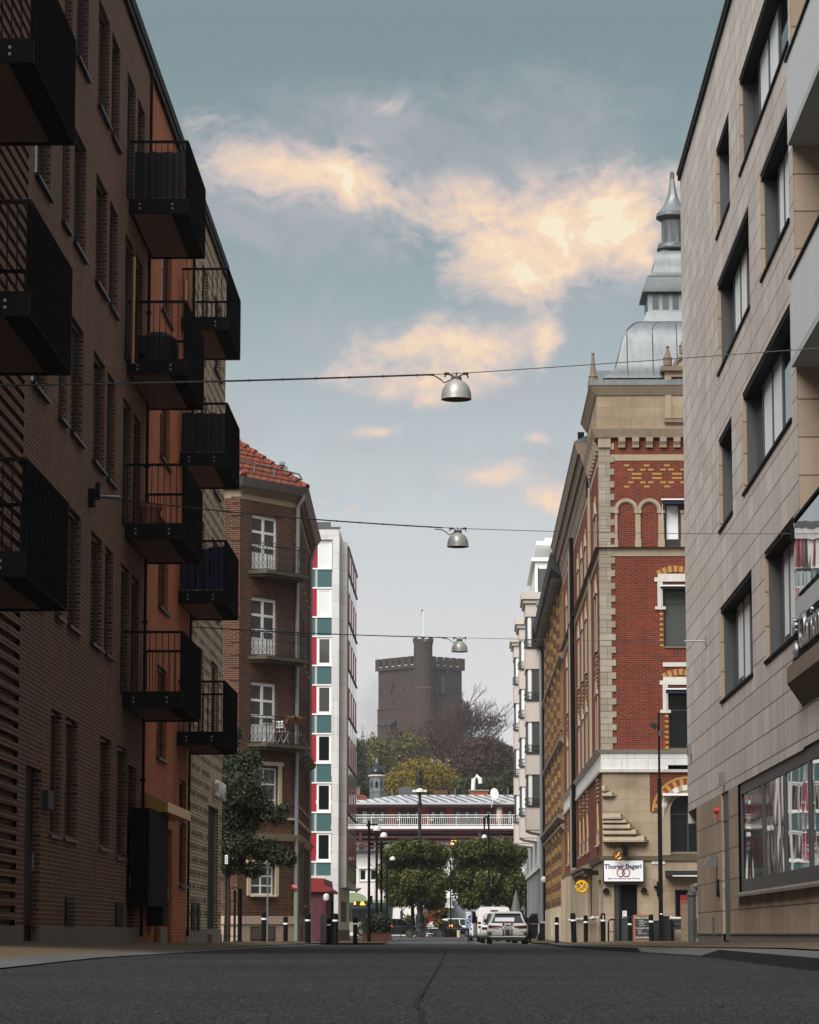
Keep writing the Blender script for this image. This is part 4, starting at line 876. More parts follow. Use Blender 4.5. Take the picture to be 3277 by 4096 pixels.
w.wall(FO, (1, 0, 0), FN, gx(G2, 1298), RXE, gz(G2, 752), zwb0, [(WA[0] - .42, WA[1] + .42, 0, WA[3] + .12)], .05)
w.build('brick_wall', B_)
w = MB('sand_stone'); w.wall((0, RY + .012, 0), FU, FN, RX, RXE, -.5, zwb0, [WA, WC, DO], .3); w.wall((RX + .012, 0, 0), SU_, SN_, RY, 156.5, -.5, zst0, [(116.2, 118.4, -.2, 2.2), (124.5, 126, .8, 2.1)], .3); w.wall((RX + .012, 0, 0), SU_, SN_, RY, RY + 1.0, zst0, zwb0, [], .1)
w.build('stone_base_wall', B_)
for o, dp in (((116.2, 118.4, -.2, 2.2), .3), ((124.5, 126, .8, 2.1), .3)): window(B_, (RX + .012, 0, 0), SU_, SN_, o, dp, 'dark_frame', 'pane_dark', None)
def fbox(q, x0, x1, z0, z1, out, bk=.002): q.box(x0, x1, RY - out, RY + bk, z0, z1)
random.seed(11)
qn = MB('grey_stone'); z = zwb1 + .005; k = 0; w0, w1 = gx(G1, 962), gx(G1, 997)
while z < zc0 - .1:
    h = .245; fbox(qn, RX - .04, w1 if k % 2 else w0, z + .005, min(z + h - .005, zc0), .045, -.001); qn.box(RX - .04, RX - .001, RY - .044, RY + (.55 if k % 2 else .3), z + .005, min(z + h - .005, zc0)); z += h; k += 1
qn.build('quoins', B_)
def belt(name, mat, z0, z1, o0, o1, y1=156.5, ext=0):
    q = MB(mat); P = lambda o, z: [(RX - o, RY - o, z), (RXE, RY - o, z), (RXE, RY + .3, z), (RX + .3, RY + .3, z), (RX + .3, y1, z), (RX - o, y1, z)]
    A_, C_ = P(o0, z0), P(o1, z1)
    for i in range(6): j = (i + 1) % 6; q.poly([A_[i], A_[j], C_[j], C_[i]])
    q.poly(A_[::-1]); q.poly(C_); return q.build(name, B_)
belt('white_band', 'white_band', zwb0, zwb1 - .12, .05, .05); belt('band_cornice', 'stone_white', zwb1 - .12, zwb1, .10, .22); belt('band_base', 'stone_white', zwb0 - .10, zwb0, .10, .12)
belt('string_course', 'stone', zst0, zst1, .06, .18); belt('sill_course', 'stone', zsl0, zsl0 + .3, .03, .04); belt('sill_cornice', 'stone_dark', zsl0 + .3, zsl1, .08, .2)
belt('plain_band', 'stone', zb0, zb1, .015, .015); pl_ = MB('stone'); pl_.box(RX - .06, DO[0] - .05, RY - .06, RY + .01, -.6, .75); pl_.box(DO[1] + .05, RXE, RY - .06, RY + .01, -.6, .5); pl_.box(RX - .06, RX + .01, 118.6, 156.5, -.6, .75); pl_.box(RX - .06, RX + .01, RY + .011, 116.1, -.6, .75); pl_.build('plinth', B_)
# bracket course, attic and cornices of the tower bay; big eaves along the side street
for name, mat, z0, z1, o0, o1 in (('bracket_cornice', 'stone', zc0, zc1, .16, .30), ('attic_wall', 'sand_stone', zc1, za0, .10, .10), ('cornice', 'stone', za0, za1, .14, .36), ('zinc_gutter', 'zinc_dark', za1, za2, .38, .34)): belt(name, mat, z0, z1, o0, o1, 122.6)
q = MB('zinc')
for k in range(14): q.box(RX - .3 + k * .42, RX - .27 + k * .42, RY - .39, RY - .34, za1, za2 + .03)
q.build('gutter_clips', B_)
for k in range(12): bk = MB('stone'); x = gx(G4, 100 + k * 75, 570); bk.prism([(x, RY + .002, zc0 - .004), (x, RY - .22, zc0 - .004), (x, RY - .2, zc0 - .16), (x, RY - .12, zbr + .1), (x, RY - .1, zbr), (x, RY + .002, zbr)], (.26, 0, 0)); bk.build('cornice_bracket', B_)
for k in range(8): bk = MB('stone'); y = RY + .8 + k * 1.0; bk.prism([(RX + .002, y, zc0 - .004), (RX - .22, y, zc0 - .004), (RX - .12, y, zbr), (RX + .002, y, zbr)], (0, .3, 0)); bk.build('cornice_bracket', B_)
bk = MB('stone'); fbox(bk, RX - .05, gx(G4, 62), zbr, zc0 - .004, .12); bk.build('corner_block', B_)
ev = MB('stone_dark'); zE = 19.3
for o0, z0, o1, z1 in ((.04, zE - .9, .12, zE - .3), (.14, zE - .3, .22, zE + .1), (.3, zE + .1, .42, zE + .5), (.5, zE + .5, .62, zE + .95)): ev.prism([(RX + .2, 122.65, z0), (RX - o0, 122.65, z0), (RX - o1, 122.65, z1 - .004), (RX + .2, 122.65, z1 - .004)], (0, 34, 0))
ev.build('eaves_cornice', B_)
q = MB('zinc_dark'); q.prism([(RX - .64, 122.66, zE + .95), (RX - .64, 122.66, zE + 1.02), (RX + 4, 122.66, zE + 3.2), (RX + 4, 122.66, zE + .95)], (0, 34, 0)); q.build('side_roof', B_)
pi_ = MB('stone'); pi_.box(RX - .16, RX, 141.5, 144.5, -.4, zE - .92); pi_.build('pilaster', B_); pi_ = MB('stone'); pi_.box(RX - .09, RX, 122.7, 123.5, zwb1 + .005, zE - .92); pi_.build('pilaster', B_)
def archring(q, cx, cz, r0, r1, y0, y1, n_, mats, a0=0, a1=math.pi, Yd=True):
    for k in range(n_):
        t0, t1 = a0 + (a1 - a0) * k / n_, a0 + (a1 - a0) * (k + 1) / n_; q.m(mats[k % len(mats)])
        P = [(cx + r * math.cos(t), y0, cz + r * math.sin(t)) for r, t in ((r0, t0), (r1, t0), (r1, t1), (r0, t1))]
        q.prism(P, (0, y1 - y0, 0))
def spandrel(q, x0, x1, z0, z1, y0, y1):     # fills the corners above a round head
    r = (x1 - x0) / 2; cx = (x0 + x1) / 2
    for s in (-1, 1):
        P = [(cx + s * r, y0, z1)] + [(cx + s * r * math.cos(t), y0, z1 - r + r * math.sin(t)) for t in [math.pi / 2 * k / 8 for k in range(9)]]
        q.prism(P + [(cx, y0, z1)] if False else P, (0, y1 - y0, 0))
zs_ = gz(G1, 90)
for c in (1090, 1290):
    bl = MB('stone'); cx = gx(G1, c, 200); r0 = .34
    archring(bl, cx, zs_, r0, r0 + .12, RY - .07, RY + .001, 14, ['stone']); archring(bl, cx, zs_, r0 - .05, r0, RY - .04, RY + .001, 14, ['stone_dark']); bl.build('blind_arch', B_)
for c, hw_ in ((1002, .07), (1190, .12), (1390, .13), (1580, .10)):
    bl = MB('stone'); cx = gx(G1, c, 200); fbox(bl, cx - hw_ + .02, cx + hw_ - .02, zsl1 + .3, zs_ - .12, .06); fbox(bl, cx - hw_ - .02, cx + hw_ + .02, zs_ - .12, zs_, .1); fbox(bl, cx - hw_, cx + hw_, zsl1, zsl1 + .3, .08); bl.build('column', B_)
sp = MB('dark_frame'); spandrel(sp, W3[0], W3[1], W3[2], W3[3], RY + .02, RY + .08); sp.build('window_head', B_)
dpn = MB('yellow_glaze'); zm = gz(G4, 752); am = (gz(G4, 690) - gz(G4, 812)) / 2; x0 = gx(G4, 130, 750); pr = gx(G4, 350, 750) - x0; st = .082; N_ = int(2 * am / st)
for s in (1, -1):
    x = x0; k = 0
    while x < gx(G4, 620, 750):
        ph = (x - x0) / (pr / 2); tri = 1 - abs((ph % 2) - 1); zz = zm + s * am * (1 - 2 * tri); zz = round((zz - zm) / st) * st + zm
        fbox(dpn, x, x + pr / N_ + .06, zz - .035, zz + .035, .006 + .001 * s); x += pr / N_ * 1.0
dpn.build('yellow_lattice_brickwork', B_)
for o, v in ((W1, None), (W2, None)):
    ya = MB('yellow_glaze')
    cx = (o[0] + o[1]) / 2; rr = 1.15; cz = o[3] + .45 - rr + .12
    archring(ya, cx, cz, rr, rr + .24, RY - .03, RY + .001, 20, ['yellow_glaze', 'yellow_glaze', 'red_glaze'], math.pi / 2 - .56, math.pi / 2 + .56)
    ya.m('stone_white'); fbox(ya, o[0] - .33, o[1] + .33, o[3] + .20, o[3] + .36, .05); fbox(ya, o[0] - .2, o[1] + .2, o[3] + .36, o[3] + .5, .04)
    for s in (o[0] - .22, o[1] + .02): fbox(ya, s, s + .2, o[3] - .75, o[3] + .196, .045); fbox(ya, s - .1, s + .3, o[3] - .87, o[3] - .754, .06)
    for s in (o[0] - .15, o[1] + .01):
        k = 0; z = o[2]
        while z < o[3] - .95: ya.m('yellow_glaze'); fbox(ya, s, s + .14, z, z + .08, .012); z += .2
    ya.m('stone_white'); fbox(ya, o[0] - .05, o[1] + .4, o[2] - .78, o[2] - .62, .05); ya.build('window_surround', B_)
def fwin(o, fm='dark_frame', pm='pane', aw=None, **kw):
    wn = window(B_, FO, FU, FN, o, .2, fm, pm, 'stone_dark', fw=.06, **kw); return wn
fwin(W1, pm='pane_mid', bars=(.72,)); fwin(W2, bars=(.66,)); w3 = fwin(W3); q = MB('blind'); q.box(W3[0] + .08, W3[1] - .08, RY + .155, RY + .158, W3[2] + .3, W3[3] - .05); q.build('pane_sheet', w3)
wa = fwin(WA, mull=(.52,), bars=(.66,)); fwin(WC, pm='pane_dark'); q = MB('curtain_red'); q.box(WC[0] + .2, WC[0] + .5, RY + .15, RY + .158, WC[2] + .1, WC[3] - .2); q.build('curtain', w3)
def awning(o, z, drop, lab, ext=.15, mat='blue_cloth'):
    x0, x1 = o[0] - ext, o[1] + .5; q = MB('white_paint'); q.box(x0, x1, RY - .42, RY - .36, z - .06, z - .01); q.m(mat).prism([(x0 + .03, RY - .03, z + .04), (x0 + .03, RY - .36, z - .02), (x0 + .03, RY - .36, z - drop), (x0 + .03, RY - .34, z - drop), (x0 + .03, RY - .34, z - .03), (x0 + .03, RY - .03, z)], (x1 - x0 - .06, 0, 0))
    q.m('white_paint').tube([(x0 + .05, RY - .36, z - .05), (x0 + .05, RY - .03, z - .95)], .014, 4); return tag(q.build('awning'), lab, 'awning', 'window awnings on the red brick house')
awning(W3, gz(G1, 0), .2, 'dark blue awning over the round-headed upper window of red brick house'); awning(W1, W1[3] + .04, .15, 'dark blue awning above the window with cream brick arch and plain sash'); awning(W2, W2[3] + .05, .2, 'dark blue awning above the window behind the black camera post'); awning(WA, gz(G2, 600), .05, 'white rolled awning at the large arched window of red brick house', .3, 'white_paint')
aa = MB('stone'); cx = (WA[0] + WA[1]) / 2; r = (WA[1] - WA[0]) / 2; cz = WA[3] - r
spandrel(aa, WA[0], WA[1], WA[2], WA[3], RY + .0, RY + .1)
archring(aa, cx, cz, r, r + .16, RY - .05, RY + .05, 16, ['stone']); archring(aa, cx, cz, r + .16, r + .36, RY - .10, RY + .05, 16, ['stone_white', 'stone'])
archring(aa, cx, cz, r + .36, r + .6, RY - .03, RY + .05, 26, ['yellow_glaze', 'red_glaze']); archring(aa, cx, cz, r + .6, r + .68, RY - .05, RY + .05, 26, ['yellow_glaze'])
aa.m('stone')
for s in (WA[0] - .36, WA[1]): fbox(aa, s, s + .36, WA[2] - .1, cz, .08)
aa.build('arched_surround', B_)
stp = MB('stone'); zp = gz(G2, 1012); pv = .32
for uR, v in ((1285, 1010), (1215, 950), (1165, 895), (1135, 840), (1085, 770), (1015, 612), (965, 555), (930, 520)):
    pass
lay = [(1285, 1010, 955), (1215, 945, 900), (1165, 895, 850), (1130, 845, 815), (1085, 812, 762), (1010, 615, 575), (950, 572, 520)]
for i, (uR, v0, v1) in enumerate(lay):
    z0, z1, x1 = gz(G2, v0), gz(G2, v1), gx(G2, uR, v0); o = .34 - .035 * i; x0 = RX + (-.002 - .004 * i)
    stp.prism([(x0, RY + .01, z0), (x0, RY - o, z0), (x0, RY - o, z0 + (z1 - z0) * .3), (x0, RY - o + .13, z0 + (z1 - z0) * .8), (x0, RY - o + .15, z1 - .004), (x0, RY + .01, z1 - .004)], (x1 - x0 - .2, 0, 0))
    stp.prism([(x1 - .2, RY + .01, z0 + .002), (x1 - .2, RY - o, z0 + .002), (x1, RY + .01, z0 + .002), ], (-.0, 0, (z1 - z0) * .35)); stp.prism([(x1 - .2, RY + .01, z0 + (z1 - z0) * .36), (x1 - .2, RY - o + .06, z0 + (z1 - z0) * .36), (x1 - .1, RY + .01, z0 + (z1 - z0) * .36)], (0, 0, (z1 - z0) * .55))
stp.build('stepped_weathering', B_)
# side street windows
for o in sop:
    window(B_, SO, SU_, SN_, o, .2, 'dark_frame', 'pane', 'stone', fw=.07, so=.1)
for o in sop:
    sy = MB('stone'); yc = (o[0] + o[1]) / 2; top = o[3]
    for y in (o[0] - .12, o[1]): sy.box(RX - .04, RX, y, y + .12, o[2] - .05, top + .1)
    sy.prism([(RX - .07, o[0] - .25, top + .1), (RX - .07, o[1] + .25, top + .1), (RX - .07, yc + .4, top + .5), (RX - .07, yc, top + .7), (RX - .07, yc - .4, top + .5)], (.07, 0, 0))
    sy.m('yellow_glaze').prism([(RX - .03, yc - .5, top + .62), (RX - .03, yc, top + .95), (RX - .03, yc + .5, top + .62), (RX - .03, yc, top + .72)], (.03, 0, 0))
    if o[2] < W3[2] - .1:
        z = o[2] - .15; k = 0
        while z > o[2] - 1.9: sy.m('yellow_glaze' if k % 2 else 'stone_dark').box(RX - .045, RX, o[0], o[1], z - .09, z); z -= .16; k += 1
    sy.build('window_surround', B_)
for o in gop:
    window(B_, SO, SU_, SN_, o, .25, 'stone_dark', 'pane_dark', 'stone', fw=.12, mull=(.5,), so=.15)
for o in gop:
    gy = MB('yellow_glaze'); yc = (o[0] + o[1]) / 2; hw_ = (o[1] - o[0]) / 2 + .12; t = o[3]
    for s in (-1, 1):
        gy.m('stone').prism([(RX - .05, yc + s * hw_, o[2]), (RX - .05, yc + s * (hw_ - .14), o[2]), (RX - .05, yc + s * (hw_ - .14), t - .9), (RX - .05, yc, t), (RX - .05, yc, t + .25), (RX - .05, yc + s * hw_, t - .8)], (.05, 0, 0))
        gy.m('yellow_glaze').prism([(RX - .04, yc + s * (hw_ + .12), t - .8), (RX - .04, yc + s * hw_, t - .8), (RX - .04, yc, t + .26), (RX - .04, yc, t + .42)], (.04, 0, 0)); gy.box(RX - .03, RX, yc + s * (hw_ + .3) - .15, yc + s * (hw_ + .3) + .15, 3.55, 3.7)
    gy.build('pointed_surround', B_)
for y in (125.2, 127.2, 129.6, 131.9, 134.0, 137.2):
    bt = MB('stone'); bt.tube([(RX - .12, y, -.3), (RX - .12, y, zst0 - .1)], .16, 8); bt.tube([(RX - .12, y, zst0 - .25), (RX - .12, y, zst0)], .24, 8); bt.build('stone_shaft', B_)
bt = MB('stone_dark'); bt.prism([(RX, 123.4, zst1), (RX - .42, 123.4, zst0 + .0), (RX - .42, 123.4, zst0 - .08), (RX, 123.4, zst0 - .1)], (0, 15, 0)); bt.build('sloping_ledge', B_)
for y in (146, 148.5, 154): bt = MB('stone'); bt.tube([(RX - .1, y, -.3), (RX - .1, y, zst0)], .2, 8); bt.build('stone_shaft', B_)
q = MB('black_metal'); hx, hz = fy(2335, 1612, 139); q.tube([(RX - .2, 139, zE - .85), (RX - .17, 139, zst1 + .1)], .10, 8); q.build('downpipe', B_)
q = MB('black_metal'); q.tube([(RX - .35, 122.9, za0 - .1), (RX - .2, 122.9, za0 - .9), (RX - .1, 122.9, zc1), (RX - .1, 122.9, zc0 - 1)], .06, 8); q.obox((RX - .48, 122.75, za0 - .2), (.26, 0, 0), (0, .26, 0), (0, 0, .26)); q.build('downpipe', B_)
# tower roof
TX, TY = fy(2698, 1400, 117)[0], 117.1; PM = 1.96 * 12000 / 115.6
def tz(v): return fy(2690, 600 + v / 1.96, 115.6)[1]
def sq(name, mat, pr, n_=4, smooth=True, k=None):
    q = MB(mat); c = math.sqrt(2) if n_ == 4 else 1 / math.cos(math.pi / 8)
    q.lathe([(h / PM * c, tz(v)) for h, v in pr], (TX, TY, 0), n_, math.pi / n_); return q.build(name, T_ if k is None else k, smooth=smooth)
T_ = B_
dome = [(602, 1838), (588, 1820), (543, 1790), (497, 1740), (482, 1690), (470, 1640), (459, 1590), (447, 1540), (434, 1500), (417, 1460), (398, 1425), (377, 1400), (352, 1375), (327, 1358), (277, 1340), (200, 1336)]
tow = sq('tower_roof', 'zinc', dome)
sm = MB('zinc_dark')
for f in (-.72, -.36, -.02, .33, .68):
    for dx, dy in ((1, 0), (0, 1)):
        pts = []
        for h, v in dome[1:-1]:
            hh = h / PM; pts.append((TX + f * 562 / PM * min(1, h / 400) * (1 if dx else 0) - (hh if not dx else 0), TY - (hh if dx else 0) + (0 if dx else f * 562 / PM * min(1, h / 400)), tz(v)))
        sm.tube(pts, .022, 4)
sm.build('seams', tow)
la = sq('lantern', 'zinc', [(262, 1334), (250, 1300), (237, 1258), (225, 1254), (222, 1245), (222, 1120), (222, 1105)])
sq('lantern_cornice', 'zinc_dark', [(225, 1112), (264, 1100), (262, 1075), (225, 975), (200, 968)], k=la)
sq('upper_roof', 'zinc', [(214, 967), (190, 948), (174, 915), (166, 870), (161, 830), (152, 798), (135, 768), (110, 748), (85, 733)], k=la)
sq('ring_cornice', 'zinc_dark', [(88, 734), (118, 722), (128, 716), (124, 690), (108, 672), (85, 670)], 8, k=la)
sq('drum', 'zinc', [(89, 671), (89, 490), (95, 480)], 8, k=la)
sq('drum_cornice', 'zinc_dark', [(90, 492), (105, 480), (132, 462), (130, 440), (118, 428), (90, 424)], 8, k=la)
sq('spire', 'zinc', [(118, 428), (95, 400), (72, 370), (55, 330), (42, 290), (33, 255), (27, 220), (21, 185), (17, 150)], 8, k=la); sq('spire_tip', 'zinc_dark', [(19, 152), (18, 130), (15, 100), (6, 97)], 8, k=la)
nic = MB('zinc_dark')  # darker zinc plates, slightly proud, paint the shade of arched recesses
def shade_plate(cx, z0, z1, hw_, ax, off):
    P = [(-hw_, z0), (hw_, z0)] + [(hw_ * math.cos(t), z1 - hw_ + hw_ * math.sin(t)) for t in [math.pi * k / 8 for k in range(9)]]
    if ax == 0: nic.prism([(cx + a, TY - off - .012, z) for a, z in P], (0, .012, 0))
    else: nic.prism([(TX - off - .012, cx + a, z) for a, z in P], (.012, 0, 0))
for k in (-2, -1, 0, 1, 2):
    shade_plate(TX + k * 80 / PM, tz(1232), tz(1045), 25 / PM, 0, 222 / PM); shade_plate(TY + k * 80 / PM, tz(1232), tz(1045), 25 / PM, 1, 222 / PM)
for k in (-.0,): shade_plate(TX, tz(660), tz(500), 20 / PM, 0, 89 / PM)
nic.build('niche_shades', la)
nic = MB('zinc_dark')  # same painted recess shade on the slanted drum faces
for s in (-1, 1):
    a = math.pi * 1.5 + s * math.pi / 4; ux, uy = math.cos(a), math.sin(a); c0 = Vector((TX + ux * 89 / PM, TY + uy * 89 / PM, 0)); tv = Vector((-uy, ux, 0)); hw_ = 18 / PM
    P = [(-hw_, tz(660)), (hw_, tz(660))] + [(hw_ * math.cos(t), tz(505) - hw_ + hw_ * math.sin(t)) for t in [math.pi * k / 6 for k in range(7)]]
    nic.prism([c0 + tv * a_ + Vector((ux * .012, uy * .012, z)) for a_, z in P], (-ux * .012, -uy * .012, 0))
nic.build('niche_shades', la)
# stone dormer and pinnacles
DX0 = gx(G4, 353, 300); DC = DX0 + (gx(G4, 455, 100) - DX0) * 1.0; DX1 = DC + (DC - DX0); DO2 = (gx(G4, 388, 300), DC + (DC - gx(G4, 388, 300)), gz(G4, 440), gz(G4, 215))
q = MB('stone'); q.wall((0, RY - .14, 0), FU, FN, DX0, DX1, za0 - .9, gz(G4, 185), [DO2], .14); q.box(DX0, DX0 + .02, RY - .139, RY + 2, za0 - .9, gz(G4, 185)); q.m('stone_dark'); q.box(DX0 - .15, DX1 + .15, RY - .3, RY + .6, gz(G4, 185), gz(G4, 160)); q.box(DX0 - .05, DO2[1] + .2, RY - .24, RY - .14, gz(G4, 465), gz(G4, 447))
archring(q, DC, gz(G4, 160), .30, .42, RY - .28, RY + .2, 12, ['stone_dark']); q.m('stone'); q.prism([(DC + .3 * math.cos(t), RY - .2, gz(G4, 160) + .3 * math.sin(t)) for t in [math.pi * k / 10 for k in range(11)]], (0, .3, 0)); dd = q.build('dormer', B_)
window(dd, (0, RY - .14, 0), FU, FN, DO2, .14, 'maroon', 'pane_lilac', None, fw=.09, bars=(.56,))
def pinn(x, y, z0, h, nm='pinnacle'):
    q = MB('stone_dark'); q.lathe([(.17, 0), (.17, .28), (.2, .3), (.13, .36), (.05, h - .12), (.04, h - .1), (.075, h - .05), (.05, h)], (x, y, z0), 8); q.build(nm, B_)
pinn(DX0 + .12, RY - .1, gz(G4, 155), .78); pinn(DC, RY - .1, gz(G4, 90), .7); x, z = fy(2373, 1525, 114.7); pinn(x, 114.7, z - .12, fy(2373, 1411, 114.7)[1] - z + .12); q = MB('zinc'); x0, z0 = fy(2357, 1522, 116); x1, z1 = fy(2445, 1482, 116); q.prism([(x0, 116, z0 - .25), (x1, 116, z0 - .25), (x1, 116, z1), (x0 + .35, 116, z1), (x0 + .12, 116, z1 - .08), (x0, 116, z1 - .26)], (0, 1.6, 0)); q.build('side_roof_cap', B_)
# bakery front
dr = MB('black_metal'); dr.box(DO[0], DO[1], RY + .26, RY + .3, DO[2], DO[3]); dq = dr.build('doorway', B_)
dl = MB('dark_frame'); dl.box(DO[0] + .02, DO[0] + .18, RY + .05, RY + .25, DO[2] + .03, DO[3] - .02); xl, xr = gx(G2, 1045), gx(G2, 1112); dl.box(xl - .05, DO[1] - .05, RY + .18, RY + .24, DO[2] + .03, DO[2] + 1.0); dl.box(DO[0] + .2, DO[0] + .26, RY + .18, RY + .26, DO[2], DO[3]); dl.build('door', B_)
hd_ = MB('steel'); hd_.tube([(xl, RY + .14, DO[2] + .95), (xl + .12, RY + .14, DO[2] + .93)], .02, 6); hd_.build('handle', dq)
q = MB('white_sign'); px0, pz1, = gx(G2, 1053), gz(G2, 1602); q.box(px0, gx(G2, 1090), RY + .20, RY + .205, gz(G2, 1672), pz1); q.m('chalkboard')
for k in range(9): q.box(px0 + .03, gx(G2, 1090) - .03 - (k % 3) * .02, RY + .198, RY + .2, pz1 - .06 - k * .055, pz1 - .045 - k * .055)
tag(q.build('paper_notice'), 'white paper notice stuck inside the dark bakery doorway', 'notice')
SY = RY - .30; sx0, sx1, sz0, sz1 = gx(G2, 892), gx(G2, 1230), gz(G2, 1350), gz(G2, 1170)
sg = thing('bakery_sign', ((sx0 + sx1) / 2, SY, sz0), 'white sign box with blue lettering and linked rings over bakery door', 'sign')
q = MB('black_metal'); q.box(sx0 - .02, sx1 + .02, SY, RY - .001, sz0 - .02, sz1 + .02); q.build('box', sg); q = MB('white_sign'); q.box(sx0 + .005, sx1 - .005, SY - .01, SY - .001, sz0 + .005, sz1 - .005); q.build('panel', sg)
sw, sh = sx1 - sx0, sz1 - sz0; at_ = lambda u, v: (sx0 + sw * u, SY - .012, sz0 + sh * v)
text('Thores', .24, 'ink_blue', sg, at_(.25, .70), FRONT, .004, xs=1.0, bold=.007); text('Bageri', .24, 'ink_blue', sg, at_(.755, .71), FRONT, .004, xs=1.0, bold=.007)
text('Bageri med traditioner sedan 1920 talet', .074, 'ink_blue', sg, at_(.5, .14), FRONT, .002, bold=.001)
q = MB('ring_brown')
for s in (-.07, .07):
    c = Vector(at_(.49 + s, .43)); q.tube([c + Vector((.135 * math.cos(t), -.012, .15 * math.sin(t))) for t in [2 * math.pi * k / 22 for k in range(23)]], .017, 6)
c = Vector(at_(.49, .56)); q.tube([c + Vector((-.1, -.02, .06)), c + Vector((0, -.02, -.02)), c + Vector((.06, -.02, -.14))], .014, 5); q.tube([c + Vector((.1, -.02, .06)), c + Vector((0, -.02, -.02)), c + Vector((-.06, -.02, -.14))], .014, 5)
for s in (-1, 0, 1): q.tube([c + Vector((s * .02, -.012, .12)), c + Vector((s * .07, -.012, .22 - abs(s) * .05))], [.014, .004], 4)
q.build('ring_emblem', sg)
def pretzel(q, cx, y, cz, r, mat, t=.06):
    q.m(mat); q.tube([(cx + r * math.cos(a) * 1.02, y, cz + r * .92 * math.sin(a)) for a in [2 * math.pi * k / 24 for k in range(25)]], r * t * 4, 7)
    q.tube([(cx - r * .5, y - .02, cz + r * .75), (cx - r * .1, y - .03, cz), (cx + r * .55, y - .02, cz - r * .6)], r * .17, 6); q.tube([(cx + r * .5, y - .03, cz + r * .75), (cx + r * .1, y - .04, cz), (cx - r * .55, y - .03, cz - r * .6)], r * .17, 6)
x, z = gx(G2, 1007), gz(G2, 1128); ps = thing('pretzel_sign', (x, RY - .6, z), 'golden hanging pretzel on a black scroll bracket over the bakery sign', 'sign')
q = MB(); pretzel(q, x, RY - .6, z, .15, 'gold'); q.build('pretzel', ps, smooth=True); q = MB('black_metal'); bx0, bx1 = gx(G2, 1055), gx(G2, 1090); q.box(bx0, bx1, RY - .7, RY - .02, gz(G2, 1125), gz(G2, 1015)); q.tube([(gx(G2, 945), RY - .6, gz(G2, 1030)), (gx(G2, 950), RY - .6, gz(G2, 1058)), (gx(G2, 985), RY - .6, gz(G2, 1060)), (gx(G2, 1010), RY - .6, gz(G2, 1040)), (gx(G2, 1040), RY - .6, gz(G2, 1042)), (bx0, RY - .6, gz(G2, 1065))], .02, 6)
q.tube([(gx(G2, 945), RY - .6, gz(G2, 1030)), (gx(G2, 955), RY - .6, gz(G2, 1018)), (gx(G2, 966), RY - .6, gz(G2, 1024))], .018, 6)
for u in (984, 1035): q.tube([(gx(G2, u), RY - .6, gz(G2, 1050)), (gx(G2, u), RY - .6, gz(G2, 1098))], .009, 4)
q.build('bracket', ps)
Yk = 122.0; kx0, kz = fy(*G2(640, 1332), Yk); kx1 = fy(*G2(762, 1332), Yk)[0]
ks = thing('cafe_sign', (kx1, Yk, kz), 'dark narrow sign board with gold lettering above the yellow pretzel', 'sign'); q = MB('black_metal'); q.prism([(kx0 + .06, Yk, kz - .13), (kx1, Yk, kz - .13), (kx1, Yk, kz + .13), (kx0 + .06, Yk, kz + .13), (kx0, Yk, kz)], (0, .05, 0)); q.box(kx0 - .1, kx1 + .1, Yk + .02, Yk + .04, kz - .18, kz - .16); q.build('board', ks); text('Konditori', .19, 'gold', ks, ((kx0 + kx1) / 2, Yk - .004, kz), FRONT, .003)
x, z = fy(*G2(706, 1395), Yk); q = MB(); pretzel(q, x, Yk - .03, z, .22, 'sign_yellow', .07); q.box(x - .2, x + .2, Yk, Yk + .01, z - .21, z - .12); ys_ = tag(q.build('pretzel_sign'), 'flat bright yellow pretzel sign under the dark lettered board', 'sign')
def dome_lamp(u, v, lab):
    x, z = gx(G2, u), gz(G2, v); q = MB('black_metal'); P = [(x + .125 * math.cos(t), RY - .16, z - .07 + .17 * math.sin(t)) for t in [math.pi * k / 10 for k in range(11)]]; q.prism(P, (0, .159, 0)); tag(q.build('wall_lamp'), lab, 'lamp', 'half-round wall lamps of the bakery')
dome_lamp(912, 1428, 'black half-round wall lamp left of the bakery door'); dome_lamp(1238, 1424, 'black half-round wall lamp right of the bakery door')
x, z = fy(*G2(812, 1280), 118.5); q = MB('black_metal'); q.prism([(RX + .01, 118.2 + .14 * math.cos(t), z - .07 + .18 * math.sin(t)) for t in [math.pi * k / 8 for k in range(9)]], (-.24, 0, 0)); tag(q.build('wall_lamp'), 'black half-round wall lamp on the side street wall of the bakery', 'lamp', 'half-round wall lamps of the bakery')
x0, x1 = gx(G2, 1420), gx(G2, 1700); q = MB('plastic_dark'); q.box(x0, x1 + .6, RY - .5, RY - .002, gz(G2, 1306), gz(G2, 1258)); q.m('white_paint').box(x0 + .25, x1 + .6, RY - .54, RY - .5, gz(G2, 1306) - .01, gz(G2, 1306) + .03); tag(q.build('awning'), 'rolled black awning box with white edge low on red brick house front', 'awning', 'window awnings on the red brick house')
x, z = gx(G2, 1357), gz(G2, 1400); q = MB('black_metal'); q.box(x - .04, x + .04, RY - .12, RY - .002, z - .32, z + .2); q.box(x - .14, x + .14, RY - .11, RY - .003, z - .02, z + .06); tag(q.build('iron_cross_bracket'), 'small black iron cross on stone wall beside camera post', 'iron cross')
x, z = gx(G2, 1365), gz(G2, 1178); q = MB('white_sign'); q.box(x - .25, x + .25, RY - .02, RY - .001, z - .09, z + .09); q.m('chalkboard')
for k in range(4): q.box(x - .2 + k * .02, x + .1 + k * .03, RY - .023, RY - .02, z - .06 + k * .035, z - .05 + k * .035)
tag(q.build('street_plate'), 'white stone street plate on wall behind the black camera post', 'sign')
